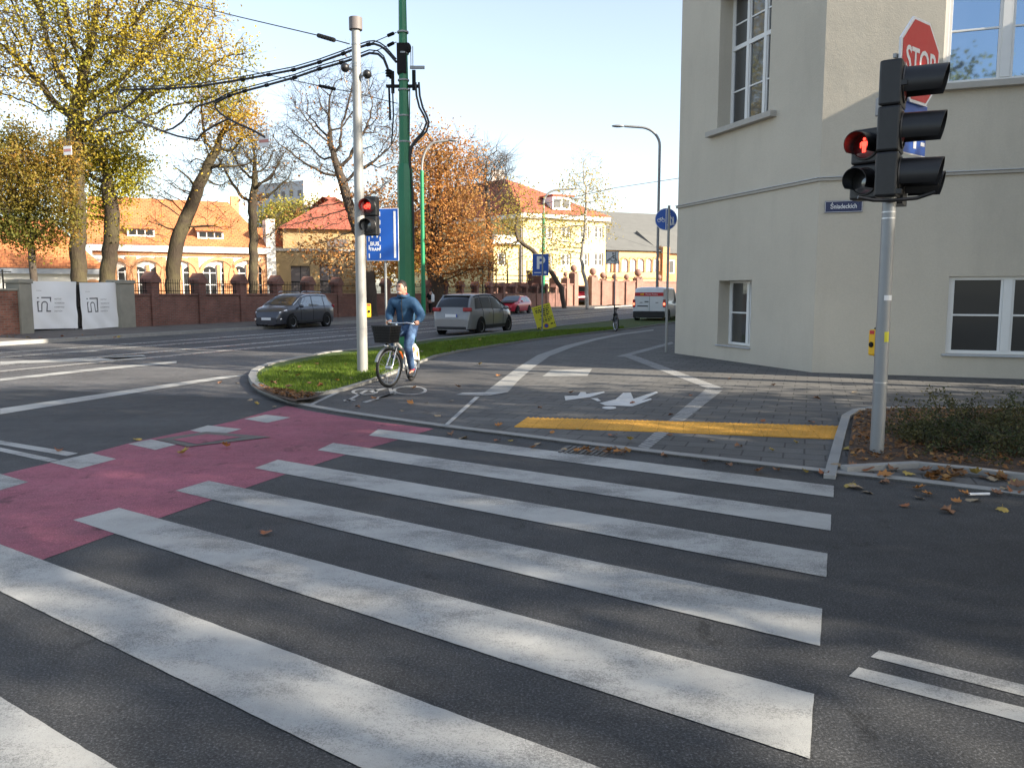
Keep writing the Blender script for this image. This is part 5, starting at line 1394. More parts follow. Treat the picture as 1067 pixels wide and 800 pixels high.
# B: tan two-level building with grey doors, small orange roof, red hip roof
tb_ = fpoint(284, 70); TAZ = 74.0; tz = lambda x, y: WP(x, y, tb_, TAZ)
tan = thing('tan_annex', 'tan flat fronted building with grey doors between the hall and the orange trees', 'building', tb_)
Lt = tz(380, 280)[0]; z1 = tz(330, 262)[1]; z2 = tz(330, 240)[1]
doors = [(tz(303, 280)[0], tz(323, 280)[0], .2, tz(313, 277)[1]), (tz(333, 280)[0], tz(354, 280)[0], .2, tz(343, 276)[1])]
q = MB(); facade(q, tb_, TAZ, Lt, 0, z1, doors, .25); facade(q, tb_, TAZ - 90, 10, 0, z1, [], side=-1); q.sheet([tb_, tb_ + AZ(TAZ) * Lt, tb_ + AZ(TAZ) * Lt + AZ(TAZ - 90) * 3, tb_ + AZ(TAZ - 90) * 3], z1 - .002); q.build('lower_wall', M_tan, tan, org=tb_)
b2 = tb_ + AZ(TAZ - 90) * 3
wnd = [(tz(337, 250)[0] + .5, tz(360, 250)[0] + .5, tz(340, 255)[1], tz(340, 247)[1]), (tz(366, 250)[0] + .5, tz(376, 250)[0] + .5, tz(340, 255)[1], tz(340, 247)[1])]
q = MB(); facade(q, b2 + AZ(TAZ) * 1, TAZ, Lt + 1, z1 - .3, z2 + .3, [], .2); q.build('upper_wall', M_tan, tan, org=tb_)
for a0, a1, b0, b1 in doors:
    q = MB(); obox(q, tb_, TAZ, a0, a1, -.30, -.25, b0, b1); d = q.build('door', M_door, tan, org=tb_)
    q = MB(); am = (a0 + a1) / 2; obox(q, tb_, TAZ, am - .03, am + .03, -.249, -.23, b0, b1); obox(q, tb_, TAZ, a0, a1, -.248, -.23, b0 + (b1 - b0) * .62, b0 + (b1 - b0) * .65); q.build('door_seam', M_trim, d, org=tb_)
for a0, a1, b0, b1 in wnd:
    q = MB(); obox(q, b2, TAZ, a0, a1, .01, .06, b0, b1); q.build('window', M_door, tan, org=tb_)
q = MB(); obox(q, tb_, TAZ, -.1, Lt, .0, .2, z1 + .001, z1 + .22); q.build('parapet', M_sill, tan, org=tb_)
rr = WP(372, 212, b2 + AZ(TAZ - 90) * 5, TAZ)[1]
q = MB(); gable(q, b2 + AZ(TAZ) * 1.0, TAZ, 1, Lt + 1, 11, z2 + .3, rr + .6, hip=5, over=.5); q.build('roof', M_tilered, tan, org=tb_)
t = thing('small_orange_roof_house', 'small house with an orange roof tucked beside the hall', 'building', fpoint(272, 78))
so_ = fpoint(268, 76); q = MB(); e1 = WP(290, 257, so_, TAZ)[1]; l1 = WP(312, 257, so_, TAZ)[0]
facade(q, so_, TAZ, l1, 0, e1, [], side=1); q.build('wall', M_cream, t, org=fpoint(272, 78))
q = MB(); gable(q, so_, TAZ, 1, l1, 5, e1, WP(290, 238, so_ + AZ(TAZ - 90) * 2.5, TAZ)[1], over=.3); q.build('roof', M_tile, t, org=fpoint(272, 78))
wx = WP(283, 290, so_, TAZ)[0]; q = MB(); obox(q, so_, TAZ, wx - .5, wx + .5, .01, .1, WP(283, 303, so_, TAZ)[1], WP(283, 275, so_, TAZ)[1]); f = q.build('window', M_frame, t, org=fpoint(272, 78))
q = MB()
for i in range(2):
    for j in range(5): obox(q, so_, TAZ, wx - .40 + i * .42, wx - .04 + i * .42, .1, .11, 2.3 + j * .5, 2.7 + j * .5)
q.build('pane', M_glass, f, org=fpoint(272, 78))
# E: grey tower block far behind
te = fpoint(270, 205); t = thing('tower_block', 'distant pale grey tower block rising behind the tan building', 'building', te)
def tw(x, y): return DP(x, y, 205).z
zz = tw(300, 193)
q = MB(); facade(q, te, 122, WP(317, 220, te, 122)[0], 0, zz, []); q.build('front_wall', M_towershade, t, org=te)
ce = te + AZ(122) * WP(317, 220, te, 122)[0]
q = MB(); facade(q, ce, 32, 14, 0, zz + .6, [], side=1); facade(q, te, 32, 14, 0, zz, [], side=-1); q.sheet([te, ce, ce + AZ(32) * 14, te + AZ(32) * 14], zz); q.build('side_wall', M_cream, t, org=te)  # sunlit side: its brightness is put into a paler render than the front
Lx = (ce - te).length
for fl_ in range(9):
    for i in range(6):
        a = (i + .5) * Lx / 6; b = zz - 2.2 - fl_ * 2.8
        q = MB(); obox(q, te, 122, a - .6, a + .6, .01, .06, b - 1.3, b + .0); q.build('window', M_door, t, org=te)

# C: yellow building with a red hipped roof
yc = fpoint(545, 100); YAZ = 62.0; YL = -42.0
yw = lambda x, y: WP(x, y, yc, YAZ)
Lr = yw(631, 250)[0]; zE = yw(560, 224)[1]
yel = thing('yellow_building', 'bright yellow building with a red hipped roof behind the birch tree', 'building', yc)
yl = lambda x, y: WP(x, y, yc, YL)
wins = []
for px in (571, 590, 609, 624):
    a = yw(px, 250)[0]; wins += [(a - .7, a + .7, yw(px, 248)[1], yw(px, 236)[1]), (a - .7, a + .7, yw(px, 277)[1], yw(px, 264)[1])]
q = MB(); facade(q, yc, YAZ, Lr, 0, zE, wins, .22); facade(q, yc, YL, 26, 0, zE, [], .2, side=-1); facade(q, yc + AZ(YAZ) * Lr, YL, 26, 0, zE, [], .2, side=1)
q.build('wall', M_yel, yel, org=yc)
for a0, a1, b0, b1 in wins: window(yel, yc, yc, YAZ, 1, a0, a1, b0, b1, .2, 2, [(b0 + b1) / 2], fw=.12, mull=.14)
zR = DP(547, 187, 108).z
u_ = AZ(YAZ); v_ = AZ(YL)
cr = [yc - u_ * .5 - v_ * .5, yc + u_ * (Lr + .5) - v_ * .5, yc + u_ * (Lr + .5) + v_ * 26.5, yc - u_ * .5 + v_ * 26.5]
r1 = yc + u_ * Lr * .30 + v_ * 8; r2 = yc + u_ * Lr * .30 + v_ * 20
q = MB(); q.add([(*p.xy, zE + .15) for p in cr] + [(*r1.xy, zR), (*r2.xy, zR)], [(0, 1, 4), (1, 2, 5, 4), (2, 3, 5), (3, 0, 4, 5)]); rf = q.build('roof', M_tilered, yel, org=yc)
q = MB(); c = DP(519, 186, 120); q.box((c.x, c.y, c.z), (1.8, 1.4, 2.2)); q.build('chimney', M_cream, rf, org=yc)
c = DP(581, 212, 103); q = MB(); q.box((c.x, c.y + 1, c.z), (2.6, 2.2, 1.6), rz=R(28)); d = q.build('dormer', M_frame, yel, org=yc)
q = MB()
for s_ in (-.62, .62): q.box((c.x + s_ * cos(R(28)) + .52, c.y - .02 + s_ * sin(R(28)), c.z), (.9, .05, 1.0), rz=R(28))
q.build('pane', M_glass, d, org=yc)
q = MB(); q.box((c.x, c.y + 1.4, c.z + .95), (3.2, 3.2, .22), rz=R(28)); q.build('dormer_roof', M_tilered, d, org=yc)
q = MB(); obox(q, yc, YAZ, -.45, Lr + .45, 0, .45, zE - .4, zE + .1); obox(q, yc, YL, -.45, 26, 0, .44, zE - .402, zE + .098, -1); q.build('eaves', M_cream, yel, org=yc)
q = MB(); q.cyl((yc.x - .25, yc.y - .25, 0), (yc.x - .25, yc.y - .25, zE - .4), .14, n=8); q.build('downpipe', M_door, yel, org=yc)
# lower front wing
fw_ = fpoint(513, 92); fz = lambda x, y: WP(x, y, fw_, YAZ)
Lf = fz(540, 280)[0]
t = thing('yellow_front_wing', 'low sunlit yellow wing with a pale parapet in front of the yellow building', 'building', fw_)
a = fz(523, 275)[0]; wb = (a - .55, a + .55, fz(523, 277)[1], fz(523, 263)[1])
q = MB(); facade(q, fw_, YAZ, Lf, 0, fz(525, 252)[1], [wb], .2); facade(q, fw_, YL, 8, 0, fz(525, 252)[1], [], .2, side=-1); q.sheet([fw_, fw_ + u_ * Lf, fw_ + u_ * Lf + v_ * 8, fw_ + v_ * 8], fz(525, 253)[1]); q.build('wall', M_yel, t, org=fw_)
window(t, fw_, fw_, YAZ, 1, *wb, .2, 1, [(wb[2] + wb[3]) / 2], fw=.14)
q = MB(); obox(q, fw_, YAZ, -.4, Lf + .4, 0, .5, fz(525, 254.5)[1], fz(525, 252)[1]); obox(q, fw_, YAZ, .2, Lf - .2, -.3, .05, fz(525, 252)[1] + .001, fz(525, 245)[1]); q.build('parapet', M_cream, t, org=fw_)
# D: brick ranges with grey roofs on the right
dc = fpoint(632, 128); DAZ = 66.0; dz = lambda x, y: WP(x, y, dc, DAZ)
Ld = dz(689, 270)[0]; zD = dz(660, 262)[1]
t = thing('orange_brick_range', 'long orange brick range with arched windows and a grey roof behind the ball topped wall', 'building', dc)
q = MB(); facade(q, dc, DAZ, Ld, 0, zD, [], side=1); facade(q, dc + AZ(DAZ) * Ld, DAZ - 90, 14, 0, zD + 1, [], side=1); q.build('wall', simple('ochre_brick', (.62, .40, .19), .85, var=.08, scale=2, kind='pos'), t, org=dc)
q = MB(); gable(q, dc, DAZ, 1, Ld, 16, zD + .1, zD + 3.8, hip=0, over=.5); q.build('roof', M_slate, t, org=dc)
q = MB(); obox(q, dc, DAZ, 0, Ld, 0, .15, dz(660, 290)[1], dz(660, 288.5)[1]); q.build('band', M_orbrick, t, org=dc)
q = MB(); obox(q, dc, DAZ, Ld - .1, Ld + 1.2, -1, .6, 0, zD + .8); q.build('corner_pier', M_orbrick, t, org=dc)
for px in (636, 641.5, 650.5, 659, 667, 675.5, 683):
    a = dz(px, 275)[0]; q = MB(); arch(q, dc, DAZ, 1, a, dz(px, 283)[1], dz(px, 267.5)[1], 1.75, 0, .25, fill=False, ring=.3); f = q.build('window', M_orbrick, t, org=dc)
    q = MB(); arch(q, dc, DAZ, 1, a, dz(px, 283)[1], dz(px, 268.5)[1], 1.2, 0, .05); q.build('pane', simple('pale_blind', (.55, .56, .58), .5), f, org=dc)
    q = MB(); obox(q, dc, DAZ, a - .05, a + .05, .05, .1, dz(px, 283)[1], dz(px, 269)[1]); q.build('sash', M_door, f, org=dc)
bh = fpoint(629, 150); t = thing('grey_roof_hall', 'large brick hall with a broad grey roof behind the orange brick range', 'building', bh)
q = MB(); zb0 = WP(690, 250, bh, DAZ)[1]; Lb = WP(740, 250, bh, DAZ)[0]
facade(q, bh, DAZ, Lb, 0, zb0, [], side=1); facade(q, bh, DAZ - 90, 30, 0, zb0, [], side=-1); q.build('wall', M_brick2, t, org=bh)
q = MB(); gable(q, bh, DAZ, 1, Lb, 30, zb0 + .1, WP(660, 222, bh + AZ(DAZ - 90) * 15, DAZ)[1], hip=0, over=.6); q.build('roof', M_slate, t, org=bh)
P0 = bh; zr_ = WP(660, 222, bh + AZ(DAZ - 90) * 15, DAZ)[1]
q = MB(); n_ = AZ(DAZ - 90)
for s_ in (0,):
    a_, b_, c_ = P0 - AZ(DAZ) * .7 + n_ * -.3, P0 - AZ(DAZ) * .7 + n_ * 15, P0 - AZ(DAZ) * .7 + n_ * 30.3
    q.tube([(a_.x, a_.y, zb0 + .3), (b_.x, b_.y, zr_ + .3), (c_.x, c_.y, zb0 + .3)], .55, 4)
q.build('gable_coping', M_brick2, t, org=bh)
q = MB(); q.add([(P0.x, P0.y, zb0), (*(P0 + n_ * 30).xy, zb0), (*(P0 + n_ * 15).xy, zr_)], [(0, 1, 2)]); q.build('gable_wall', M_brick2, t, org=bh)
c = DP(655, 251, 146); q = MB(); q.box((c.x, c.y, c.z - 1), (3, 3, 5)); q.build('chimney', M_brick2, t, org=bh)
rb_ = fpoint(690, 132); t = thing('right_brick_house', 'brick house front just left of the building corner in the far distance', 'building', rb_)
q = MB(); zz = WP(695, 264, rb_, DAZ)[1]; l_ = WP(740, 264, rb_, DAZ)[0]; facade(q, rb_, DAZ, l_, 0, zz, [], side=1); q.build('wall', M_orbrick, t, org=rb_)
q = MB(); gable(q, rb_, DAZ, 1, l_, 14, zz, zz + 4, over=.5); q.build('roof', M_slate, t, org=rb_)
a = WP(698, 277, rb_, DAZ)[0]; q = MB(); obox(q, rb_, DAZ, a - .8, a + .8, .01, .12, WP(698, 285, rb_, DAZ)[1], WP(698, 271, rb_, DAZ)[1]); f = q.build('window', M_frame, t, org=rb_)
q = MB(); obox(q, rb_, DAZ, a - .6, a + .6, .12, .14, WP(698, 284, rb_, DAZ)[1], WP(698, 272, rb_, DAZ)[1]); q.build('pane', M_glass, f, org=rb_)
# ---------------------------------------------------------------- trees
def colonise(root, attr, step, kill, rng, iters=140, droop=0.0, jitter=.12):
    """space colonisation: root polyline (k,3), attractors (n,3) -> nodes, parents"""
    nch = {}
    nodes = [np.array(p, float) for p in root]; par = [-1] + list(range(len(root) - 1))
    A = np.array(attr, float); alive = np.ones(len(A), bool)
    N = np.array(nodes)
    d = np.linalg.norm(A[:, None] - N[None], axis=2); near = d.argmin(1); nd = d.min(1)
    for _ in range(iters):
        idx = np.where(alive)[0]
        if len(idx) == 0: break
        own = near[idx]; uniq = np.unique(own); new = []
        for o in uniq:
            m = idx[own == o]
            if nch.get(int(o), 0) >= 3: alive[m] = False; continue
            nch[int(o)] = nch.get(int(o), 0) + 1
            v = A[m] - nodes[o]
            v = (v / np.maximum(np.linalg.norm(v, axis=1, keepdims=True), 1e-6)).sum(0)
            nv = np.linalg.norm(v)
            if nv < 1e-4: continue
            v = v / nv + rng.normal(0, jitter, 3); v[2] -= droop
            v /= np.linalg.norm(v)
            new.append((o, nodes[o] + v * step))
        if not new: break
        base = len(nodes)
        for o, p in new: nodes.append(p); par.append(int(o))
        NN = np.array([p for _, p in new])
        d = np.linalg.norm(A[:, None] - NN[None], axis=2); k = d.argmin(1); m = d.min(1)
        up = m < nd; near[up] = base + k[up]; nd[up] = m[up]
        alive &= nd > kill
    return np.array(nodes), np.array(par)
def branch_mesh(mb, nodes, par, r0, rtip=.012, e=1.85, keep=None):
    n = len(nodes); ch = [[] for _ in range(n)]
    for i, p in enumerate(par):
        if p >= 0: ch[p].append(i)
    acc = np.zeros(n)
    for i in range(n - 1, -1, -1):
        if not ch[i]: acc[i] = 1.0
        if par[i] >= 0: acc[par[i]] += acc[i]
    rad = rtip * acc ** (1 / e)
    rad = np.minimum(rad * 1.0, r0); k = r0 / max(rad[0], 1e-6)
    rad = rtip + (rad - rtip) * ((r0 - rtip) / max(rad[0] - rtip, 1e-6))
    started = [(0, None)]
    while started:
        i, p = started.pop()
        path = [] if p is None else [nodes[p]]; rs = [] if p is None else [min(rad[p], rad[i] * 1.3)]
        while True:
            path.append(nodes[i]); rs.append(rad[i])
            if not ch[i]: break
            c = sorted(ch[i], key=lambda j: -rad[j])
            for j in c[1:]: started.append((j, i))
            i = c[0]
        if len(path) >= 2:
            mb.tube(path, list(rs), 10 if rs[0] > .15 else 6 if rs[0] > .05 else 4 if rs[0] > .025 else 3, caps=False)
    return rad
def leaf_cards(centres, size, rng, aspect=.72):
    """one small bent leaf card per centre (two triangles folded along the rib)"""
    n = len(centres)
    if n == 0: return [], []
    a = rng.normal(0, 1, (n, 3)); a /= np.linalg.norm(a, axis=1, keepdims=True)
    b = rng.normal(0, 1, (n, 3)); b -= a * (a * b).sum(1, keepdims=True); b /= np.linalg.norm(b, axis=1, keepdims=True)
    c = np.cross(a, b); s = size * rng.uniform(.6, 1.25, (n, 1))
    V_ = np.stack([centres - a * s * .5, centres + b * s * aspect * .5 + c * s * .12, centres + a * s * .5, centres - b * s * aspect * .5 + c * s * .12], 1).reshape(-1, 3)
    F = [(4 * i, 4 * i + 1, 4 * i + 2, 4 * i + 3) for i in range(n)]
    return V_.tolist(), F
def grow_tree(name, label, base, trunk, r0, blobs, lmat, bark, seed, natt=572, step=0.47, kill=0.58, per=12.5, lsize=.22, spread=.45, rtip=.012, droop=0.0, group=None, jitter=.14, shell=.5, twig=1.0, twigl=1.0):
    """trunk: list of 3-D points; blobs: (centre, radii, leaf weight)"""
    rng = np.random.default_rng(seed)
    vol = np.array([b[1][0] * b[1][2] for b in blobs]); cnt = np.maximum(6, (natt * vol / vol.sum()).astype(int))
    attr = []
    for (c, r, w), k in zip(blobs, cnt):
        v = rng.normal(0, 1, (k, 3)); v /= np.linalg.norm(v, axis=1, keepdims=True)
        attr.append(np.array(c) + v * (rng.uniform(0, 1, (k, 1)) ** shell) * np.array(r))
    attr = np.concatenate(attr)
    root = []
    for p, q in zip(trunk, trunk[1:]):
        m = max(1, int((Vector(q) - Vector(p)).length / step))
        for i in range(m): root.append(Vector(p).lerp(Vector(q), i / m) + Vector(rng.normal(0, .03, 3)) * (1 if root else 0))
    root.append(Vector(trunk[-1]))
    nodes, par = colonise([tuple(p) for p in root], attr, step, kill, rng, droop=droop, jitter=jitter)
    t = thing(name, label, 'tree', base, 0, group)
    mb = MB(); mb2 = MB(); rad = branch_mesh(mb, nodes, par, r0, rtip)
    mb.build('trunk', bark, t, org=base, smooth=60)
    nr = len(root); cs = []
    if twig:
        for i in range(nr, len(nodes)):
            if rad[i] > .05: continue
            for _ in range(rng.poisson(twig)):
                d = rng.normal(0, 1, 3); d[2] += .35; dd = nodes[i] - nodes[par[i]]; d = d / np.linalg.norm(d) + dd / max(np.linalg.norm(dd), 1e-6) * .8; d /= np.linalg.norm(d)
                L = rng.uniform(.4, 1.1) * twigl; a = nodes[i]; b = a + d * L * .5 + rng.normal(0, .05, 3); c = b + (d + rng.normal(0, .3, 3)) * L * .5
                mb2.tube([a, b, c], [rtip * .9, rtip * .65, rtip * .35], 3, caps=False)
                for _k in range(2):
                    e_ = (d + rng.normal(0, .6, 3)) * L * .42; p_ = a + (b - a) * rng.uniform(.3, 1); mb2.tube([p_, p_ + e_], [rtip * .5, rtip * .3], 3, caps=False)
    if len(mb2.v) > 900: mb2.build('twigs', bark, t, org=base)
    for i in range(nr - 1, len(nodes)):
        if rad[i] > .09: continue
        w = 0
        for c, r, lw in blobs:
            q = ((nodes[i] - np.array(c)) / (np.array(r) * 1.15)); 
            if (q * q).sum() < 1: w = max(w, lw)
        k = rng.poisson(per * w)
        if k: cs.append(nodes[i] + rng.normal(0, spread, (k, 3)) * np.array((1, 1, .8)))
    if cs:
        vs, fs = leaf_cards(np.concatenate(cs), lsize, rng)
        q = MB(); q.add(vs, fs); q.build('crown', lmat, t, org=base)
    return t
def photo_tree(name, label, Y, trunk_px, r0, blobs_px, lmat, bark, seed, **kw):
    """trunk and crown surveyed in the photograph, set at distance Y as a full 3-D tree"""
    rng = random.Random(seed)
    tr = [DP(x, y, Y + rng.uniform(-.4, .4) * (i > 0)) for i, (x, y) in enumerate(trunk_px)]
    tr[0].z = 0.0
    k = Y / FPX; bl = []
    for b in blobs_px:
        x, y, rx, ry, w = b[:5]; dy = b[5] if len(b) > 5 else 0
        c = DP(x, y, Y + dy); bl.append(((c.x, c.y, c.z), (rx * k, (rx + ry) * .42 * k, ry * k), w))
    return grow_tree(name, label, tr[0], tr, r0, bl, lmat, bark, seed, **kw)
yel_l = [(.58, .40, .035), (.50, .36, .04), (.64, .45, .06), (.42, .33, .04)]
olv_l = [(.26, .26, .03), (.34, .30, .035), (.40, .34, .045), (.18, .20, .025)]
org_l = [(.52, .24, .07), (.44, .19, .05), (.60, .32, .10), (.34, .13, .04)]
LF_yel = leafmat('leaf_yellow_olive', yel_l, second=olv_l, nscale=.22)
LF_olv = leafmat('leaf_olive', olv_l, second=[(.30, .22, .03), (.20, .19, .025)], nscale=.35)
LF_yo = leafmat('leaf_green_yellow', [(.60, .45, .05), (.52, .43, .05), (.42, .38, .045)], second=[(.36, .36, .045), (.50, .43, .05)], nscale=.3, trans=.58)
LF_dk = leafmat('leaf_dark_olive', [(.10, .11, .02), (.14, .14, .024), (.20, .16, .03)], second=[(.34, .18, .035), (.22, .19, .03)], nscale=.3)
LF_org = leafmat('leaf_orange', org_l, second=[(.48, .28, .09), (.40, .21, .065), (.30, .12, .045)], nscale=.3)
LF_oy = leafmat('leaf_orange_yellow', [(.52, .30, .05), (.48, .23, .035), (.40, .26, .04)], second=yel_l, nscale=.3)
LF_bir = leafmat('leaf_birch', [(.48, .36, .06), (.40, .34, .07), (.52, .38, .09)], trans=.5)
LF_yg = leafmat('leaf_yellow_green', [(.34, .31, .05), (.24, .24, .04), (.42, .33, .06)], nscale=.4)

photo_tree('yellow_tree', 'huge yellow and olive autumn tree towering over the gate banners', 43, [(82, 325), (81, 240), (79, 180), (78, 120)], .41,
           [(95, 35, 60, 60, .6), (30, 20, 60, 55, .65), (150, 60, 55, 55, 1.1), (190, 10, 40, 40, .7), (110, 110, 48, 34, 1.2), (50, 90, 40, 32, .7), (208, 62, 30, 42, 1.0), (60, -60, 90, 45, .5), (150, -50, 60, 45, .6), (-15, 60, 35, 45, .35), (150, 112, 38, 24, .9), (228, 95, 24, 28, .9), (243, 62, 22, 30, .8), (135, 135, 34, 16, 1.0), (100, 150, 26, 14, .9)],
           LF_yel, M_bark, 11, twigl=1.3, natt=2400, step=0.38, kill=0.43, per=24.7, lsize=0.156, spread=.5, rtip=.016)
photo_tree('forked_tree', 'forked tree with green yellow leaves beside the right white banner', 45.5, [(110, 325), (111, 292), (114, 268), (117, 222), (112, 196)], .42,
           [(105, 165, 38, 28, 1.2), (130, 190, 24, 22, 1.0), (80, 160, 26, 28, 1.0), (118, 235, 10, 22, .9), (150, 170, 24, 14, .25), (95, 215, 20, 20, .8)],
           LF_yo, M_bark, 12, natt=686, step=0.36, kill=0.43, per=50.8, lsize=0.141, spread=.4)
photo_tree('dark_tree', 'dark olive tree with rusty patches at the left edge of the picture', 40, [(36, 325), (35, 290), (33, 262), (32, 240)], .17,
           [(20, 180, 46, 34, 1.2), (52, 200, 30, 30, 1.2), (5, 220, 34, 32, 1.3), (40, 245, 30, 20, 1.0), (65, 165, 22, 22, .9), (10, 145, 34, 22, .8), (68, 232, 16, 24, .9)],
           LF_dk, M_barkdk, 13, natt=836, step=0.34, kill=0.40, per=60.1, lsize=0.138, spread=.4)
photo_tree('leaning_tree', 'tree with a bare leaning trunk and orange yellow top in front of the orange roof', 46, [(178, 325), (180, 290), (185, 250), (196, 222), (207, 195), (220, 165)], .40,
           [(248, 118, 30, 24, 1.25), (225, 140, 26, 18, .8), (262, 138, 18, 14, 1.0), (205, 185, 30, 26, .03), (170, 200, 22, 22, .03), (240, 170, 30, 22, .08), (160, 240, 16, 14, .12), (228, 235, 18, 14, .1), (215, 100, 18, 20, .7)],
           LF_oy, M_bark, 14, twig=1.8, twigl=1.2, natt=726, step=0.36, kill=0.40, per=33.3, lsize=0.131, spread=.38)
photo_tree('pollarded_tree', 'slim bare tree with a tuft of orange leaves at its knobbly top', 48, [(264, 325), (264, 285), (264, 245), (263, 214)], .26,
           [(263, 209, 9, 8, 1.4), (240, 175, 22, 24, .02), (285, 178, 22, 26, .02), (262, 160, 26, 24, .02), (288, 238, 10, 10, .15)],
           LF_org, M_bark, 15, twig=3, twigl=1.2, natt=858, step=0.32, kill=0.36, per=23.5, lsize=0.140, spread=.25)
photo_tree('bare_tree', 'large nearly bare tree with orange lower leaves behind the pale pole', 54, [(388, 322), (385, 290), (377, 252), (362, 208), (352, 175)], .38,
           [(330, 115, 34, 42, .03), (375, 105, 30, 42, .03), (400, 150, 26, 44, .06), (300, 150, 26, 30, .03), (345, 170, 32, 34, .10), (390, 215, 30, 26, 1.0), (335, 260, 28, 20, .75), (365, 275, 28, 22, .55), (310, 225, 22, 16, .25), (400, 265, 22, 26, .9)],
           LF_org, M_barkdk, 16, twig=1.9, twigl=1.5, natt=1000, step=0.36, kill=0.40, per=12.1, lsize=0.203, spread=.4, rtip=.014)
photo_tree('orange_tree', 'broad dense orange tree glowing behind the green street lamp', 64, [(455, 322), (454, 295), (452, 265), (455, 235)], .62,
           [(455, 195, 42, 44, 1.15), (480, 240, 34, 38, 1.2), (435, 255, 26, 36, 1.0), (500, 268, 20, 30, 1.0), (460, 275, 40, 22, 1.0), (440, 150, 30, 28, .25), (480, 160, 28, 26, .18), (415, 240, 16, 34, .7)],
           LF_org, M_barkdk, 17, natt=1300, step=0.50, kill=0.58, per=35.7, lsize=0.199, spread=.75, rtip=.018)
photo_tree('distant_bare_tree', 'distant bare twiggy tree rising left of the red roof', 84, [(512, 322), (511, 260), (508, 215)], .3,
           [(510, 180, 26, 30, .05), (490, 195, 16, 20, .15), (528, 205, 14, 18, .08)], LF_org, M_barkdk, 18, twig=3.5, twigl=2, natt=660, step=0.51, kill=0.57, per=6.6, lsize=0.234, rtip=.02)
photo_tree('birch_tree', 'airy pale birch with drooping yellow leaves before the yellow building', 84, [(612, 318), (611, 300), (606, 270), (610, 235), (611, 200)], .19,
           [(605, 205, 26, 28, .35), (628, 215, 16, 26, .5), (590, 240, 24, 26, .55), (575, 262, 20, 22, .55), (612, 180, 20, 22, .06), (560, 235, 18, 28, .35), (632, 238, 10, 14, .4)],
           LF_bir, M_barkw, 19, natt=924, step=0.51, kill=0.57, per=12.1, lsize=0.234, spread=.55, rtip=.016, droop=.06)
photo_tree('crooked_tree', 'crooked dark limbed tree with thin yellow leaves leaning over the wall by the parking sign', 82, [(588, 320), (585, 300), (572, 280), (556, 262), (540, 250)], .24,
           [(530, 235, 18, 30, .6), (548, 215, 16, 22, .6), (520, 265, 10, 22, .4), (560, 275, 14, 14, .4), (535, 200, 12, 16, .35)],
           LF_bir, M_barkdk, 20, natt=572, step=0.47, kill=0.53, per=13.1, lsize=0.218, spread=.5, droop=.05)
for x, y, Y, sd_2, lab in ((288, 226, 84, 21, 'small yellow green tree left of a pair above the tan annex'), (330, 226, 88, 22, 'yellow green tree behind the red roof of the tan annex'), (306, 232, 80, 23, 'low yellow green tree between the orange roof and the tan annex')):
    photo_tree('small_tree', lab, Y, [(x, 312), (x, 262), (x, 240)], .2, [(x, y, 17, 20, 1.2), (x + 6, y + 14, 16, 12, 1.2), (x - 7, y + 12, 13, 12, 1.1)], LF_yg, M_barkdk, sd_2, natt=330, step=0.51, kill=0.58, per=35.0, lsize=0.281, spread=.6)
photo_tree('far_orange_tree', 'small orange tree under the crown of the dense orange tree near the mast', 70, [(418, 322), (418, 295), (420, 275)], .22, [(420, 262, 22, 26, 1.0), (402, 280, 16, 16, .8)], LF_oy, M_barkdk, 24, natt=352, step=0.42, kill=0.50, per=26.2, lsize=0.250, spread=.5)

# trees behind the photographer, across the side street: they shade the crossing and show in the window panes
def town_tree(label, x, y, h, rc, zc, seed, dens=1.0, lm=None, natt=300, squash=.75, per=24, lsize=0.234, spread=.7):
    b = Vector((x, y, 0)); rng = random.Random(seed)
    bl = []
    for i in range(9):
        a = rng.uniform(0, 2 * pi); d = rng.uniform(.1, .62) * rc
        bl.append(((x + d * cos(a), y + d * sin(a), zc + rng.uniform(-.5, .5) * (h - zc) * 1.2), (rc * .52, rc * .52, rc * .52 * squash), dens))
    return grow_tree('unseen_tree', label, b, [(x, y, 0), (x + .1, y, zc * .3), (x - .1, y + .1, zc * .55)], .35, bl, lm or LF_olv, M_barkdk, seed, twig=0, natt=natt, step=.7, kill=.9, per=per, lsize=lsize, spread=spread, rtip=.02)

SW = Vector((cos(R(SUN_AZ)) * -1, sin(R(SUN_AZ)), 0)); SH = Vector((sin(R(SUN_AZ)), cos(R(SUN_AZ)), 0))
def tree_from_rows(label, q0, s0, h0, rows, seed, per, r0=.35, lean=None):
    b = SW * q0 + SH * s0; bl = []
    for q, s, z, r in rows:
        c = SW * q + SH * s; bl.append(((c.x, c.y, z), (r, r, r * .75), 1.0))
    tp = b if lean is None else SW * lean + SH * s0
    return grow_tree('unseen_tree', label, b, [b, b.lerp(tp, .4) + Vector((0, 0, h0 * .5)), tp + Vector((0, 0, h0))], r0, bl, LF_olv, M_barkdk, seed, natt=700, step=.55, kill=.7, per=per, lsize=.26, spread=.5, rtip=.02, twig=0)
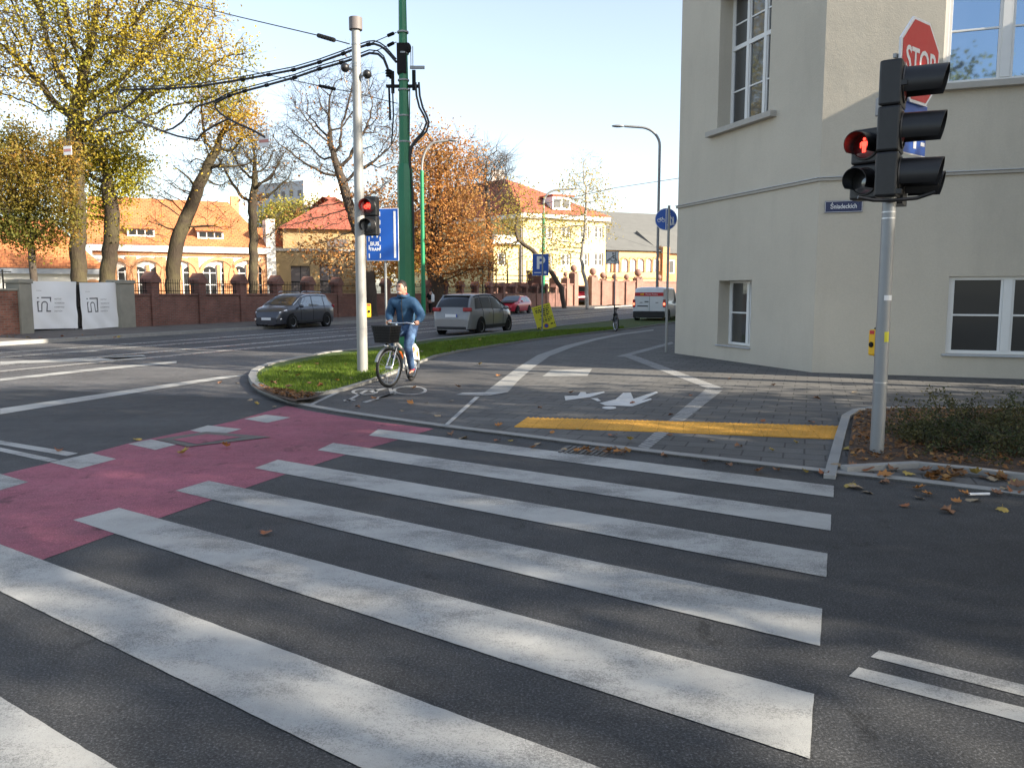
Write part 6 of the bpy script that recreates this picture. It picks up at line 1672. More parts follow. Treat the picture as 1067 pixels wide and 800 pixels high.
# ---------------------------------------------------------------- bicycles
M_cream_b = simple('bike_white', (.66, .66, .64), .35, var=.05, scale=6)
M_orange_b = simple('bike_orange', (.75, .16, .03), .4, var=.08, scale=6)
M_skin = simple('skin', (.40, .225, .165), .5, var=.08, scale=12)
M_jacket = simple('blue_jacket', (.018, .060, .125), .7, var=.25, scale=9, bump=.6, bscale=14)
def jeansmat():
    t = NT('jeans'); co = t.coord('obj')
    f = t.noise(co, 5, 4)
    t.col(t.mix(t.ramp(f, [(.42, 0), (.62, 1)]), (.024, .045, .10), (.085, .15, .27))); t.rough(.85, .2); t.bump(t.noise(co, 22, 4), .4, .012); return t.m
M_jeans = jeansmat()
M_hair = simple('dark_hair', (.018, .013, .010), .6, var=.3, scale=30)
M_shoe = simple('dark_shoe', (.02, .02, .022), .6, var=.2)
M_cuff = simple('red_trim', (.28, .02, .04), .7, var=.15)
def skin_mesh(verts, edges, radii, root=0, levels=2):
    me = bpy.data.meshes.new('sk'); me.from_pydata([tuple(v) for v in verts], edges, [])
    ob = bpy.data.objects.new('sk', me); COL.objects.link(ob)
    ob.modifiers.new('skin', 'SKIN').use_smooth_shade = True
    sv = me.skin_vertices[0].data
    for i, r in enumerate(radii):
        sv[i].radius = (r, r) if not isinstance(r, tuple) else r
        sv[i].use_root = (i == root)
    ss = ob.modifiers.new('sub', 'SUBSURF'); ss.levels = levels; ss.render_levels = levels
    dg = bpy.context.evaluated_depsgraph_get(); ev_ = ob.evaluated_get(dg)
    m2 = bpy.data.meshes.new_from_object(ev_)
    vs = [v.co.copy() for v in m2.vertices]; fs = [tuple(p.vertices) for p in m2.polygons]
    bpy.data.objects.remove(ob); bpy.data.meshes.remove(me); bpy.data.meshes.remove(m2)
    return vs, fs
def skel(mb, chain_dict, edges, mat=0, root=None, levels=2):
    names = list(chain_dict); ix = {n: i for i, n in enumerate(names)}
    vs, fs = skin_mesh([chain_dict[n][0] for n in names], [(ix[a], ix[b]) for a, b in edges], [chain_dict[n][1] for n in names], ix[root] if root else 0, levels)
    mb.add(vs, fs, mat)
def wheel(parent, x, r, M=None, white=False):
    M = M or Matrix.Identity(4)
    ring = lambda rr, n=40: [M @ Vector((x + rr * cos(2 * pi * i / n), 0, r + rr * sin(2 * pi * i / n))) for i in range(n)]
    q = MB(); q.tube(ring(r - .022), .024, 8, closed=True); w = q.build('wheel', M_rubber, parent, smooth=60)
    q = MB(); q.tube(ring(r - .05), .014, 6, closed=True); q.build('rim', M_chrome, w, smooth=60)
    q = MB()
    for i in range(18):
        a = 2 * pi * i / 18; s_ = .03 * (1 if i % 2 else -1)
        q.cyl(M @ Vector((x, s_, r)), M @ Vector((x + (r - .05) * cos(a), 0, r + (r - .05) * sin(a))), .0028, n=4)
    q.build('spokes', M_alu, w)
    q = MB(); q.cyl(M @ Vector((x, -.06, r)), M @ Vector((x, .06, r)), .035, n=12); q.build('hub', M_alu, w, smooth=60)
def bicycle(name, label, loc, az, steer, mframe, city=True):
    t = thing(name, label, 'bicycle', loc, heading(az))
    r = .34; fx, rx = .55, -.55
    hb, ht = Vector((.40, 0, .66)), Vector((.34, 0, .98))
    SM = Matrix.Translation((.37, 0, 0)) @ Matrix.Rotation(R(steer), 4, 'Z') @ Matrix.Translation((-.37, 0, 0))
    wheel(t, rx, r); wheel(t, fx, r, SM)
    q = MB(); bb = Vector((-.08, 0, .29)); stp = Vector((-.27, 0, .86))
    for a, b, rr in ((hb, ht, .024), (hb + Vector((0, 0, .02)), bb, .028), (hb + Vector((0, 0, .14)), Vector((-.18, 0, .56)), .026), (bb, stp, .022)): q.cyl(a, b, rr, n=10)
    for s_ in (-1, 1):
        q.cyl(bb + Vector((0, s_ * .04, 0)), (rx, s_ * .065, r), .012, n=6); q.cyl(Vector((-.2, s_ * .02, .62)), (rx, s_ * .065, r), .010, n=6)
    q.build('frame', mframe, t, smooth=60)
    q = MB()
    for s_ in (-1, 1): q.tube([SM @ Vector((.40, s_ * .05, .68)), SM @ Vector((.46, s_ * .055, .52)), SM @ Vector((fx, s_ * .065, r))], .014, 7)
    q.cyl(SM @ Vector((.40, -.07, .69)), SM @ Vector((.40, .07, .69)), .022, n=8); q.cyl(SM @ hb, SM @ Vector((.315, 0, 1.10)), .018, n=8); q.build('fork', mframe if not city else M_chrome, t, smooth=60)
    q = MB()
    hbp = [(.10, .30, 1.075), (.20, .285, 1.085), (.29, .20, 1.11), (.325, .08, 1.10), (.325, -.08, 1.10), (.29, -.20, 1.11), (.20, -.285, 1.085), (.10, -.30, 1.075)] if city else [(.27, .31, 1.06), (.31, .15, 1.08), (.325, 0, 1.08), (.31, -.15, 1.08), (.27, -.31, 1.06)]
    q.tube([SM @ Vector(p) for p in hbp], .013, 8); hbo = q.build('handlebar', M_chrome if city else M_blackmatt, t, smooth=60)
    for s_ in (0, -1):
        q = MB(); a, b = (Vector(hbp[0]), Vector(hbp[1])) if s_ == 0 else (Vector(hbp[-1]), Vector(hbp[-2])); q.cyl(SM @ a, SM @ a.lerp(b, .9), .019, n=10); q.build('grip', M_rubber, hbo, smooth=60)
    q = MB(); q.sphere((-.30, 0, .93), (.14, .075, .04), 14, 8); q.sphere((-.36, 0, .94), (.07, .11, .035), 12, 8); q.cyl(stp, (-.29, 0, .92), .014, n=8); q.build('saddle', M_blackmatt, t, smooth=60)
    q = MB(); q.cyl((-.08, -.045, .29), (-.08, -.058, .29), .095, n=20); q.cyl((-.08, -.06, .29), (-.08, -.10, .29), .02, n=10)
    q.cyl((-.08, .08, .29), (-.08, .08, .13), .012, n=6); q.cyl((-.08, -.08, .29), (-.08, -.08, .45), .012, n=6); q.build('crank', M_alu, t)
    for s_, zz in ((1, .125), (-1, .455)):
        q = MB(); q.box((-.08, s_ * .14, zz), (.09, .10, .022)); q.build('pedal', M_rubber, t)
    def fender(x, r_, a0, a1, M, w, m, nm):
        q = MB(); vs = []; n = 20
        for i in range(n + 1):
            a = R(a0 + (a1 - a0) * i / n)
            for y in (-w, -w * .5, w * .5, w):
                rr = r_ - (.012 if abs(y) == w else 0)
                vs.append(M @ Vector((x + rr * cos(a), y, r + rr * sin(a))))
        q.add(vs, [(4 * i + k, 4 * i + k + 1, 4 * i + k + 5, 4 * i + k + 4) for i in range(n) for k in range(3)]); return q.build(nm, m, t, smooth=60)
    I4 = Matrix.Identity(4)
    if city:
        fender(fx, r + .03, 20, 185, SM, .035, M_galv, 'front_mudguard'); fender(rx, r + .035, -15, 200, I4, .045, M_cream_b, 'rear_mudguard')
        for s_ in (-1, 1):
            q = MB(); q.plate([(rx - .33, .36), (rx - .26, .58), (rx - .05, .69), (rx + .12, .67), (rx + .26, .55), (rx + .1, .42), (rx - .02, .40)], s_ * .055 - .004, s_ * .055 + .004); g = q.build('skirt_guard', M_cream_b, t)
            for dx_, dz_ in ((-.22, .47), (-.02, .57)):
                q = MB(); q.plate([(rx + dx_, dz_), (rx + dx_ + .08, dz_ - .05), (rx + dx_ + .12, dz_ + .05), (rx + dx_ + .03, dz_ + .09)], s_ * .0615 - .002, s_ * .0615 + .002); q.build('orange_mark', M_orange_b, g)
        q = MB(); q.box((.10, 0, .52), (.10, .07, .16), rot=Matrix.Rotation(.9, 3, 'Y')); q.build('frame_cover', M_orange_b, t, bevel=.02)
        # basket hung on the handlebar
        q = MB(); cx_b, cz_b = .60, .92
        def bp(u, v, z):  # u,v in -1..1
            k = .80 + .2 * (z - .78) / .28
            return SM @ Vector((cx_b + u * .15 * k, v * .20 * k, z))
        zs = [.78 + .28 * i / 6 for i in range(7)]
        per = [(-1, v) for v in np.linspace(-1, 1, 9)] + [(u, 1) for u in np.linspace(-.75, 1, 7)] + [(1, v) for v in np.linspace(.75, -1, 8)] + [(u, -1) for u in np.linspace(.75, -.75, 6)]
        for z in zs: q.tube([bp(u, v, z) for u, v in per], .007 if z < 1.05 else .013, 5, closed=True)
        for u, v in per: q.cyl(bp(u, v, .78), bp(u, v, 1.06), .005, n=4)
        n = len(per); q.add([bp(u, v, .782) for u, v in per], [tuple(range(n))])
        for k0_ in (0,):
            vs = [bp(u * .97, v * .97, z) for z in (.785, 1.05) for u, v in per]
            q.add(vs, [(i, (i + 1) % n, n + (i + 1) % n, n + i) for i in range(n)])
        q.build('basket', M_black, t)
        q = MB(); q.sphere(SM @ Vector((.60, 0, .72)), (.04, .04, .045), 12, 8); q.build('headlamp', M_chrome, t, smooth=60)
    else:
        fender(fx, r + .035, 60, 170, SM, .025, M_blackmatt, 'front_mudguard'); fender(rx, r + .035, 10, 120, I4, .03, M_blackmatt, 'rear_mudguard')
    return t
STEER = -20
fw_w, rw_w = G(409, 404, ZP), G(428, 397, ZP)
AZB = 190.5
mid = fw_w + AZ(AZB + 180) * .55
CY = (mid.x, mid.y, ZP + .005)
bicycle('city_bicycle', 'white and orange city bicycle with a black front basket ridden by the man', CY, AZB, STEER, M_cream_b, True)
bicycle('parked_bicycle', 'black bicycle parked against the wheelchair sign post', (G(641, 346).x, G(641, 346).y, .06), 193, 25, M_blackmatt, False)

# ---------------------------------------------------------------- the cyclist
SMc = Matrix.Translation((.37, 0, 0)) @ Matrix.Rotation(R(STEER), 4, 'Z') @ Matrix.Translation((-.37, 0, 0))
gl_ = SMc @ Vector((.15, .30, 1.09)); gr_ = SMc @ Vector((.15, -.30, 1.09))
man = thing('person', 'man in a blue jacket and jeans riding a bicycle with a front basket, looking aside', 'person', CY, heading(AZB))
Vv = Vector
J = dict(pel=(Vv((-.30, 0, 1.02)), .135), wst=(Vv((-.25, 0, 1.18)), .142), che=(Vv((-.18, 0, 1.36)), .150), uch=(Vv((-.135, 0, 1.47)), .125), nek=(Vv((-.11, 0, 1.57)), .062), hd0=(Vv((-.085, -.005, 1.65)), .082), hd1=(Vv((-.08, -.01, 1.72)), .098), hd2=(Vv((-.085, -.01, 1.79)), .07))
E_ = [('pel', 'wst'), ('wst', 'che'), ('che', 'uch'), ('uch', 'nek'), ('nek', 'hd0'), ('hd0', 'hd1'), ('hd1', 'hd2')]
for s_, sn, gpnt in ((1, 'l', gl_), (-1, 'r', gr_)):
    sh_ = Vv((-.13, s_ * .195, 1.475)); wr_ = gpnt + Vv((-.045, 0, .02)); el_ = (sh_ + wr_) / 2 + Vv((-.10, s_ * .085, -.075))
    J['sh' + sn] = (sh_, .075); J['el' + sn] = (el_, .052); J['wr' + sn] = (wr_, .033); J['pa' + sn] = (gpnt + Vv((.03, 0, .02)), (.036, .030))
    E_ += [('uch', 'sh' + sn), ('sh' + sn, 'el' + sn), ('el' + sn, 'wr' + sn), ('wr' + sn, 'pa' + sn)]
legs = {'l': (Vv((-.26, .10, .98)), Vv((.045, .125, .66)), Vv((-.125, .14, .225)), Vv((.06, .15, .165))), 'r': (Vv((-.26, -.10, .98)), Vv((.175, -.125, .90)), Vv((-.10, -.14, .555)), Vv((.08, -.15, .495)))}
for sn in 'lr':
    a, b, c, d = legs[sn]
    J['hp' + sn] = (a, .098); J['th' + sn] = (a.lerp(b, .5), .085); J['kn' + sn] = (b, .062); J['cf' + sn] = (b.lerp(c, .35) + Vv((-.015, 0, 0)), .058); J['an' + sn] = (c, .038); J['to' + sn] = (d, .034)
    E_ += [('pel', 'hp' + sn), ('hp' + sn, 'th' + sn), ('th' + sn, 'kn' + sn), ('kn' + sn, 'cf' + sn), ('cf' + sn, 'an' + sn), ('an' + sn, 'to' + sn)]
JB = {k: (v[0], v[1] * .78 if k in ('pel', 'wst', 'che', 'uch', 'shl', 'shr', 'ell', 'elr', 'hpl', 'hpr', 'thl', 'thr') else v[1]) for k, v in J.items()}
q = MB(); skel(q, JB, E_, root='pel')
# face: turned towards the rider's right; fingers closing round the grips
HM = Matrix.Translation((-.07, -.01, 1.705)) @ Matrix.Rotation(R(-20), 4, 'Z') @ Matrix.Scale(1.10, 4)
q.sphere(HM @ Vv((0.012, 0, .0)), (.094, .078, .118), 20, 14, rot=HM.to_3x3())
q.sphere(HM @ Vv((.055, 0, -.075)), (.045, .048, .035), 12, 8, rot=HM.to_3x3())
q.add([HM @ Vv(p) for p in ((.098, 0, .022), (.100, -.018, -.026), (.100, .018, -.026), (.128, 0, -.022), (.098, 0, -.036))], [(0, 1, 3), (0, 3, 2), (1, 4, 3), (2, 3, 4)])
for s_ in (-1, 1): q.sphere(HM @ Vv((0, s_ * .082, -.002)), (.022, .010, .032), 8, 6, rot=HM.to_3x3())
for gpnt, s_ in ((gl_, 1), (gr_, -1)):
    dirg = ((SMc @ Vv((.20, s_ * .285, 1.09))) - (SMc @ Vv((.10, s_ * .30, 1.08)))).normalized()
    for k in range(4):
        c = gpnt + dirg * (.012 + .021 * k - .02)
        side = Vv((0, s_, 0))
        q.tube([c + Vv((0, 0, .03)) - side * .012, c + side * .022 + Vv((0, 0, .026)), c + side * .034 + Vv((0, 0, .002)), c + side * .016 + Vv((0, 0, -.022)), c - side * .008 + Vv((0, 0, -.02))], [.0105, .0105, .010, .009, .007], 7)
    q.tube([gpnt + Vv((-.005, -s_ * .012, .03)), gpnt + Vv((.01, -s_ * .034, .012)), gpnt + Vv((.04, -s_ * .026, -.008))], [.012, .011, .008], 7)
body = q.build('body', M_skin, man, smooth=180)
q = MB()
for s_ in (-1, 1):
    q.sphere(HM @ Vv((.094, s_ * .032, .022)), (.008, .013, .007), 8, 6, rot=HM.to_3x3()); q.box(HM @ Vv((.096, s_ * .034, .042)), (.012, .034, .007), rot=HM.to_3x3())
q.build('eyes', M_hair, man, smooth=60)
q = MB(); q.box(HM @ Vv((.100, 0, -.058)), (.010, .046, .010), rot=HM.to_3x3()); q.build('mouth', M_signwhite, man, bevel=.003)
q = MB(); vs = []; fs = []
n1, n2 = 22, 9                                                  # hair: cap down to brow in front, ears and nape behind
for j in range(n2 + 1):
    for i in range(n1):
        a = 2 * pi * i / n1; low = .50 * pi if cos(a) < .2 else (.30 if cos(a) > .55 else .42) * pi
        th_ = .02 + low * j / n2; rr = 1.09 + .04 * sin(7 * a + j) * (j > 1)
        vs.append(HM @ Vv((.006 + .094 * rr * sin(th_) * cos(a), .080 * rr * sin(th_) * sin(a), .004 + .118 * rr * cos(th_))))
fs = [(j * n1 + i, j * n1 + (i + 1) % n1, (j + 1) * n1 + (i + 1) % n1, (j + 1) * n1 + i) for j in range(n2) for i in range(n1)]
q.add(vs, fs); q.build('hair', M_hair, man, smooth=70)
JJ = {k: (J[k][0], J[k][1] if isinstance(J[k][1], tuple) else J[k][1] + .042) for k in ('pel', 'wst', 'che', 'uch', 'shl', 'ell', 'wrl', 'shr', 'elr', 'wrr')}
JJ['pel'] = (Vv((-.29, 0, .99)), .165); JJ['uch'] = (J['uch'][0] + Vv((0, 0, -.01)), .15); JJ['col'] = (Vv((-.105, 0, 1.575)), .098)
for sn in 'lr': JJ['wr' + sn] = (J['wr' + sn][0], .046); JJ['el' + sn] = (J['el' + sn][0], .084); JJ['sh' + sn] = (J['sh' + sn][0] + Vv((0, 0, -.025)), .105)
q = MB(); skel(q, JJ, [('pel', 'wst'), ('wst', 'che'), ('che', 'uch'), ('uch', 'col'), ('uch', 'shl'), ('shl', 'ell'), ('ell', 'wrl'), ('uch', 'shr'), ('shr', 'elr'), ('elr', 'wrr')], root='pel')
jk = q.build('jacket', M_jacket, man, smooth=180)
tex = bpy.data.textures.new('folds', 'CLOUDS'); tex.noise_scale = .055
zp = []
for k in range(9):
    zz = 1.04 + .058 * k; c = [v.co for v in jk.data.vertices if abs(v.co.z - zz) < .035 and abs(v.co.y) < .035]
    if c: zp.append((max(p.x for p in c) + .010, 0, zz))
q = MB(); q.tube(zp, .007, 5); q.build('zip', M_ink, man)
dm = jk.modifiers.new('folds', 'DISPLACE'); dm.texture = tex; dm.strength = .026; dm.mid_level = .5
q = MB(); q.tube([(-.115 + .075 * cos(2 * pi * i / 16), .075 * sin(2 * pi * i / 16), 1.605 + .012 * cos(2 * pi * i / 16)) for i in range(16)], .012, 8, closed=True); q.build('scarf', M_cuff, man, smooth=60)
q = MB(); q.tube([(-.118 + .088 * cos(2 * pi * i / 16), .086 * sin(2 * pi * i / 16), 1.572 + .022 * (i % 16 > 0) * cos(2 * pi * i / 16) * -1) for i in range(16)], .030, 8, closed=True); q.build('collar', M_jacket, man, smooth=60)
TJ = {k: (J[k][0], J[k][1] + .020) for k in J if k[:2] in ('hp', 'th', 'kn', 'cf', 'an')}; TJ['pel'] = (Vv((-.29, 0, 1.0)), .145)
for sn in 'lr': TJ['an' + sn] = (J['an' + sn][0] + Vv((0, 0, .02)), .058)
q = MB(); skel(q, TJ, [e for e in E_ if e[0] in TJ and e[1] in TJ], root='pel'); tr_ = q.build('jeans', M_jeans, man, smooth=180)
dm = tr_.modifiers.new('folds', 'DISPLACE'); dm.texture = tex; dm.strength = .02; dm.mid_level = .5
for sn in 'lr':
    a, d = legs[sn][2], legs[sn][3]
    q = MB(); skel(q, dict(a=(a + Vv((-.035, 0, -.03)), (.048, .05)), b=(a.lerp(d, .45) + Vv((0, 0, -.015)), (.05, .045)), c=(d + Vv((.02, 0, -.005)), (.042, .03)), e=(a + Vv((0, 0, .02)), .05)), [('a', 'b'), ('b', 'c'), ('a', 'e')], root='b'); sh_o = q.build('shoe', M_shoe, man, smooth=180)
    q = MB(); q.tube([a + Vv((.045 * cos(2 * pi * i / 12), .045 * sin(2 * pi * i / 12), .03)) for i in range(12)], .014, 6, closed=True); q.build('sock', M_cuff, sh_o, smooth=60)
# ---------------------------------------------------------------- the pedestrian far behind
pb_ = DP(448.5, 326, 58.5)
ped = thing('person', 'distant pedestrian in dark clothes with a pale bag behind the green lamp post', 'person', (pb_.x, 58.5, .12), heading(20))
PJ = dict(pel=(Vv((0, 0, .95)), .13), che=(Vv((.02, 0, 1.3)), .15), nek=(Vv((.03, 0, 1.5)), .06), hd=(Vv((.05, 0, 1.64)), .095), hd2=(Vv((.05, 0, 1.70)), .07))
pe = [('pel', 'che'), ('che', 'nek'), ('nek', 'hd'), ('hd', 'hd2')]
for s_, sn in ((1, 'l'), (-1, 'r')):
    PJ['sh' + sn] = (Vv((.02, s_ * .19, 1.42)), .065); PJ['el' + sn] = (Vv((-.03 * s_, s_ * .24, 1.14)), .05); PJ['ha' + sn] = (Vv((.06 * s_, s_ * .24, .88)), .035)
    PJ['kn' + sn] = (Vv((.10 * s_, s_ * .10, .52)), .07); PJ['an' + sn] = (Vv((.20 * s_ - .04, s_ * .10, .09)), .045); PJ['to' + sn] = (Vv((.20 * s_ + .12, s_ * .10, .04)), .038)
    pe += [('che', 'sh' + sn), ('sh' + sn, 'el' + sn), ('el' + sn, 'ha' + sn), ('pel', 'kn' + sn), ('kn' + sn, 'an' + sn), ('an' + sn, 'to' + sn)]
q = MB(); skel(q, PJ, pe, root='pel'); q.build('body', M_skin, ped, smooth=180)
q = MB(); CJ = {k: (PJ[k][0], PJ[k][1] + .03) for k in ('pel', 'che', 'shl', 'ell', 'shr', 'elr')}; skel(q, CJ, [e for e in pe if e[0] in CJ and e[1] in CJ], root='pel'); q.build('coat', M_blackmatt, ped, smooth=180)
q = MB(); CJ = {k: (PJ[k][0], PJ[k][1] + .022) for k in ('pel', 'knl', 'anl', 'knr', 'anr')}; skel(q, CJ, [e for e in pe if e[0] in CJ and e[1] in CJ], root='pel'); q.build('trousers', M_blackmatt, ped, smooth=180)
q = MB(); q.sphere((.045, 0, 1.70), (.11, .10, .10), 12, 8); q.build('hair', M_hair, ped, smooth=180)
bag = thing('shoulder_bag', 'pale shoulder bag carried by the distant pedestrian', 'bag', (pb_.x + .20, 58.3, .12 + 1.15))
q = MB(); q.box((0, 0, 0), (.22, .16, .55)); q.build('sack', M_banner, bag, bevel=.06)
q = MB(); q.tube([(0, 0, .25), (-.02, .05, .38), (-.1, .06, .42)], .015, 5); q.build('strap', M_banner, bag)
rows = []  # unseen tree: crown rows shaped so the shade stops at the sunlit strip
for z, qm in ((4.6, 16.1), (6.0, 15.3), (7.5, 14.2), (9.0, 13.1), (10.8, 11.8), (12.2, 10.2)):
    for dq in (1.3, 3.6, 6.0, 8.4):
        for ds in (-1.7, 1.5): rows.append((qm - dq, 14.2 + ds, z, 1.75))
tree_from_rows('unseen spreading tree beyond the right edge, its crown shaped to shade the crossing', 9.5, 14.2, 4.5, rows, 46, 44)
rows = [(15.3 + .5 * sin(k * 2.1), 13.0 + .8 * cos(k * 1.7), 11.2 + k * .62, 1.45) for k in range(10)]  # added unseen crown, set high to throw shade on the far left road
tree_from_rows('unseen tall narrow tree added by the bay to shade the left of the road', 16.6, 13.0, 10.5, rows, 47, 26, .16, 15.4)
for a_ in (('broad street tree beyond the right edge nearest the planter bed', 15.5, .5, 13, 5.2, 8.0, 41, .95), ('tall street tree behind the photographer to the right', 20, -7, 15, 5.6, 9.5, 42, .8),
             ('street tree far down the side street on the right', 30, -6.5, 16, 6.0, 10, 43, .8), ('street tree close behind the photographer', 9.5, -6, 12, 4.6, 8.0, 44, .60), ('leafy street tree behind the crossing on the left', 1, -13, 15, 5.5, 9.5, 45, .75)):
    town_tree(*a_)
# ---------------------------------------------------------------- grass, shrub, leaf litter, fallen leaves
RG = np.random.default_rng(5)
def in_poly(x, y, poly):
    c = False; n = len(poly)
    for i in range(n):
        x0, y0 = poly[i]; x1, y1 = poly[i - 1]
        if (y0 > y) != (y1 > y) and x < (x1 - x0) * (y - y0) / (y1 - y0) + x0: c = not c
    return c
def scatter(poly, n):
    xs = [p[0] for p in poly]; ys = [p[1] for p in poly]; out = []
    while len(out) < n:
        x, y = RG.uniform(min(xs), max(xs)), RG.uniform(min(ys), max(ys))
        if in_poly(x, y, poly): out.append((x, y))
    return out
M_grass = leafmat('grass_blades', [(.095, .17, .014), (.13, .215, .02), (.175, .225, .03), (.075, .12, .014)], clump=.3, trans=.4, nscale=.8)
near = [p for p in verge if p[1] < 21]
vp_near = [(p.x, p.y) for p in (kin[:1] + kin[1:])]
def grass(poly, n, h, w):
    mb = MB(); vs = []; fs = []
    for i, (x, y) in enumerate(scatter(poly, n)):
        a = RG.uniform(0, pi); hh = h * RG.uniform(.5, 1.2); lx, ly = RG.normal(0, hh * .45, 2)
        vs += [(x - w * cos(a), y - w * sin(a), .083), (x + w * cos(a), y + w * sin(a), .083), (x + lx, y + ly, .083 + hh)]
        fs.append((3 * i, 3 * i + 1, 3 * i + 2))
    mb.add(vs, fs); return mb
P1 = gp([(267, 399), (270, 391), (283, 385), (340, 372), (400, 365), (452, 357.5), (452, 370), (413, 385), (387, 394), (352, 404), (338, 408), (310, 411)], .085)
P2 = gp([(452, 357.5), (540, 347.6), (600, 343.4), (650, 340.6), (650, 342), (600, 347.6), (560, 352.5), (480, 364.5), (452, 370)], .085)
for P, n, h, w_ in ((P1, 26000, .075, .006), (P2, 14000, .08, .012)):
    tag(grass(P, n, h, w_).build('grass', M_grass), kind='stuff')

M_litter = leafmat('litter', [(.17, .075, .028), (.24, .11, .035), (.11, .055, .025), (.30, .16, .05)], trans=.15, nscale=3)
def litter(poly, n, z, size, name='leaf_litter'):
    pts = np.array([(x, y, z + RG.uniform(0, .035)) for x, y in scatter(poly, n)])
    vs, fs = [], []
    for i, p in enumerate(pts):
        a = RG.uniform(0, 2 * pi); s = size * RG.uniform(.5, 1.3); tl = RG.normal(0, .35, 2)
        m = 7; ring = []
        for k in range(m):
            t = a + 2 * pi * k / m; r = s * (.55 if k % 2 else 1.0) * RG.uniform(.8, 1.15)
            dx, dy = r * cos(t) * .5, r * sin(t) * .5
            ring.append((p[0] + dx, p[1] + dy, p[2] + dx * tl[0] + dy * tl[1] + .3 * (dx * dx + dy * dy) / s))
        fs.append(tuple(range(len(vs), len(vs) + m))); vs += ring
    mb = MB(); mb.add(vs, fs); return tag(mb.build(name, M_litter), kind='stuff')
bedp = gp([(884, 482), (953, 479.5), (1014, 485.5), (1067, 491), (1140, 499), (1140, 427), (1067, 426), (912, 425.5), (899, 428), (891, 433)], .06)
litter(bedp, 3600, .064, .05)
litter(gp([(268, 401), (282, 405), (322, 410), (332, 412), (308, 416), (286, 411)], .09), 420, .095, .06)
litter(gp([(966, 499), (975, 490.5), (1003, 490), (1008, 498), (985, 502)], ZP), 46, ZP + .01, .09)
litter(gp([(1020, 499), (1030, 494), (1050, 496), (1048, 503)], ZP), 24, ZP + .01, .09)
litter(gp([(600, 470), (640, 466), (668, 470), (640, 476)], .02), 26, .022, .07)

# spreading shrub
M_shrub = leafmat('shrub_leaves', [(.030, .045, .018), (.045, .062, .024), (.065, .072, .028), (.022, .032, .014)], second=[(.075, .08, .03), (.11, .09, .03)], trans=.25, nscale=2.2)
sb = G(1045, 470, .06)
t = thing('shrub', 'dark green low spreading shrub sprawling over the planter bed beside the signal pole', 'shrub', sb)
stm = MB(); lc = []
for k in range(260):
    ox, oy = RG.uniform(-.75, 2.6), RG.uniform(-.52, .95)
    b = np.array([sb.x + ox, sb.y + oy + .15, .06])
    a = RG.uniform(0, 2 * pi); L = RG.uniform(.45, 1.05); el = RG.uniform(.45, 1.2)
    if ox < -.45: L *= .62
    d = np.array([cos(a) * cos(el), sin(a) * cos(el), sin(el)]); pts = []
    for i in range(7):
        s = i / 6; p = b + d * L * s; p[2] -= .40 * L * s * s; p += RG.normal(0, .012, 3); p[2] = max(p[2], .07); pts.append(p)
    stm.tube([Vector(p) for p in pts], [.006 - .0006 * i for i in range(7)], 3, caps=False)
    for i in range(1, 7):
        m = 17; lc.append(pts[i] + RG.normal(0, .032, (m, 3)) + (pts[i - 1] - pts[i]) * RG.uniform(0, 1, (m, 1)))
stm.build('stems', M_barkdk, t, org=sb)
lc = np.concatenate(lc); lc[:, 2] = np.maximum(lc[:, 2], .07)
vs, fs = leaf_cards(lc, .034, RG, .6); q = MB(); q.add(vs, fs); q.build('foliage', M_shrub, t, org=sb)
stick = MB(); a, b = G(1010, 514.6, .02), G(1031, 514.2, .02); stick.cyl(a, b, .011, n=8)
tag(stick.build('paper_tube', M_signwhite), 'thin white paper tube lying among leaves on the kerb at the right edge', 'litter')

# individual fallen leaves: a maple-like outline with a curl, copied
def leaf_proto(name, mat, seed):
    r_ = random.Random(seed); ang = [0, 16, 34, 52, 72, 92, 112, 135, 165, 180]; rad = [1, .74, .95, .64, .86, .60, .70, .52, .48, .36]
    pts = [(R(a), r) for a, r in zip(ang, rad)] + [(-R(a), r) for a, r in list(zip(ang, rad))[-2:0:-1]]
    vs = [(0, 0, .012)]; c1, c2 = r_.uniform(-.5, .9), r_.uniform(-.6, .9)
    for a, r in pts:
        r *= r_.uniform(.88, 1.1); x, y = .085 * r * cos(a), .085 * r * sin(a)
        vs.append((x, y, .012 + (c1 * x * x + c2 * y * y) / .085 + r_.uniform(0, .008)))
    n = len(pts); q = MB(); q.add(vs, [(0, 1 + i, 1 + (i + 1) % n) for i in range(n)])
    q.add([(-.02, -.0015, .012), (-.02, .0015, .012), (-.10, .002, .02), (-.10, -.001, .02)], [(0, 1, 2, 3)])
    me = q.build(name, mat); d = me.data; bpy.data.objects.remove(me); return d
def leafm(name, c):
    t = NT(name); co = t.coord('obj'); f = t.noise(co, 22, 4, .7)
    t.col(t.mix(f, lighter(c, .55), lighter(c, 1.35))); t.rough(.7, .25); return t.m
LM = [leafm('fallen_orange', (.36, .16, .05)), leafm('fallen_brown', (.20, .105, .06)), leafm('fallen_yellow', (.36, .26, .07)), leafm('fallen_rust', (.26, .10, .045)), leafm('fallen_pale', (.30, .23, .15))]
LC = ['orange', 'brown', 'yellowish', 'rust red', 'pale tan']
ORD = ['leftmost', 'second from the left', 'third from the left', 'fourth from the left', 'fifth from the left', 'sixth from the left', 'seventh from the left', 'eighth from the left', 'ninth from the left', 'tenth from the left', 'eleventh from the left', 'twelfth from the left', 'eighth from the right', 'seventh from the right', 'sixth from the right', 'fifth from the right', 'fourth from the right', 'third from the right', 'second from the right', 'rightmost']
protos = [leaf_proto('leaf', LM[i % 5], i) for i in range(10)]
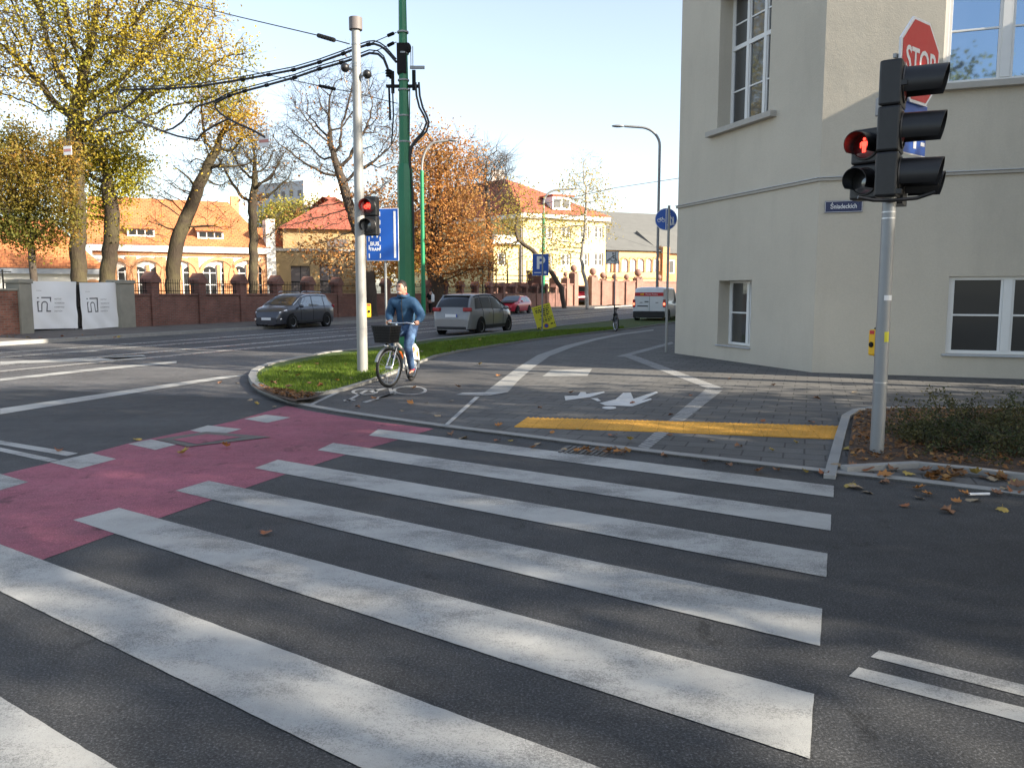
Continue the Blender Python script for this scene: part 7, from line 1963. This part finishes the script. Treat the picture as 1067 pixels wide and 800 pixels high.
def leaves(pxs, z, label, group, size=1.0):
    pxs = sorted(pxs); n = len(pxs)
    for k, (x, y) in enumerate(pxs):
        j = int(RG.integers(10)); p = G(x, y, z); o = bpy.data.objects.new('fallen_leaf', protos[j]); COL.objects.link(o)
        o.location = (p.x, p.y, z); o.rotation_euler = (RG.normal(0, .15), RG.normal(0, .15), RG.uniform(0, 2 * pi)); s = size * RG.uniform(.6, 1.15); o.scale = (s, s, s)
        od = ORD[k] if k < (n + 1) // 2 else ORD[20 - (n - k)]
        tag(o, '%s %s%s' % (LC[j % 5], label, ', ' + od if n > 1 else ''), 'leaf', group if n > 1 else None)
leaves([(859, 494.5), (886, 506), (892, 509), (905, 513.4), (919, 497.5), (923, 503), (956, 510), (956, 519), (943, 527.5), (985, 533), (1007, 516), (1040, 516), (1057, 514), (1015, 521), (1045, 531), (968, 516), (998, 524)], .006, 'leaf on the dark asphalt below the planter kerb', 'fallen leaves on the asphalt by the planter', 1.0)
leaves([(872, 484), (889, 487.5), (885, 467), (905, 489), (930, 489), (1018, 494.5), (1036, 500), (1056, 502), (945, 493), (962, 492), (1046, 508.5), (1060, 509)], ZP + .015, 'leaf on the narrow paved strip along the planter kerb', 'fallen leaves along the planter kerb', 1.0)
leaves([(278, 555)], .010, 'single leaf lying between two zebra stripes', 'leaf on the zebra crossing', .9)
leaves([(142, 458), (191, 473), (236, 466), (60, 470)], .008, 'leaf lying on or beside the red cycle crossing', 'fallen leaves on the red crossing', .9)
leaves([(260, 417), (277, 399), (247, 399), (229, 400), (268, 422), (286, 424)], .006, 'leaf on the asphalt outside the curved verge kerb', 'fallen leaves outside the verge kerb', .85)
leaves([(428, 421), (444, 420), (391, 416), (431, 405), (420, 428), (455, 433), (470, 418), (372, 424), (478, 404), (500, 380), (520, 392)], ZP + .012, 'leaf lying on the dark cycle path', 'fallen leaves on the cycle path', .85)
leaves([(469, 452), (483, 456), (533, 459), (561, 462), (519, 459), (555, 467), (588, 468.5), (636, 470), (642, 472), (691, 475), (602, 471), (735, 482), (760, 485), (809, 489.5), (790, 492), (840, 493)], .008, 'leaf between the zebra crossing and the flush kerb', 'fallen leaves in the gutter', .85)
leaves([(519, 445), (639, 454), (657, 459), (698, 455), (575, 452), (602, 447), (740, 459), (770, 465), (805, 470), (795, 439), (830, 462), (660, 420), (700, 432), (595, 410), (720, 412), (760, 395), (806, 402), (850, 415), (890, 409), (845, 440), (562, 425)], ZP + .008, 'leaf scattered on the grey paving slabs', 'fallen leaves on the paving', .8)
gp_l = [(290, 395), (300, 404), (310, 392), (322, 400), (335, 402), (346, 388), (352, 397), (366, 394), (392, 386), (312, 383), (330, 379), (401, 371), (440, 366), (298, 388), (360, 380), (284, 399), (470, 361), (500, 355)]
leaves(gp_l, .14, 'leaf lying in the grass of the verge', 'fallen leaves on the grass', .9)
far_l = [(x, y) for x, y in zip(RG.uniform(0, 130, 14), RG.uniform(349, 353, 14))]
leaves(far_l, .125, 'leaf on the far pavement in front of the gate', 'fallen leaves on the far pavement', 1.0)
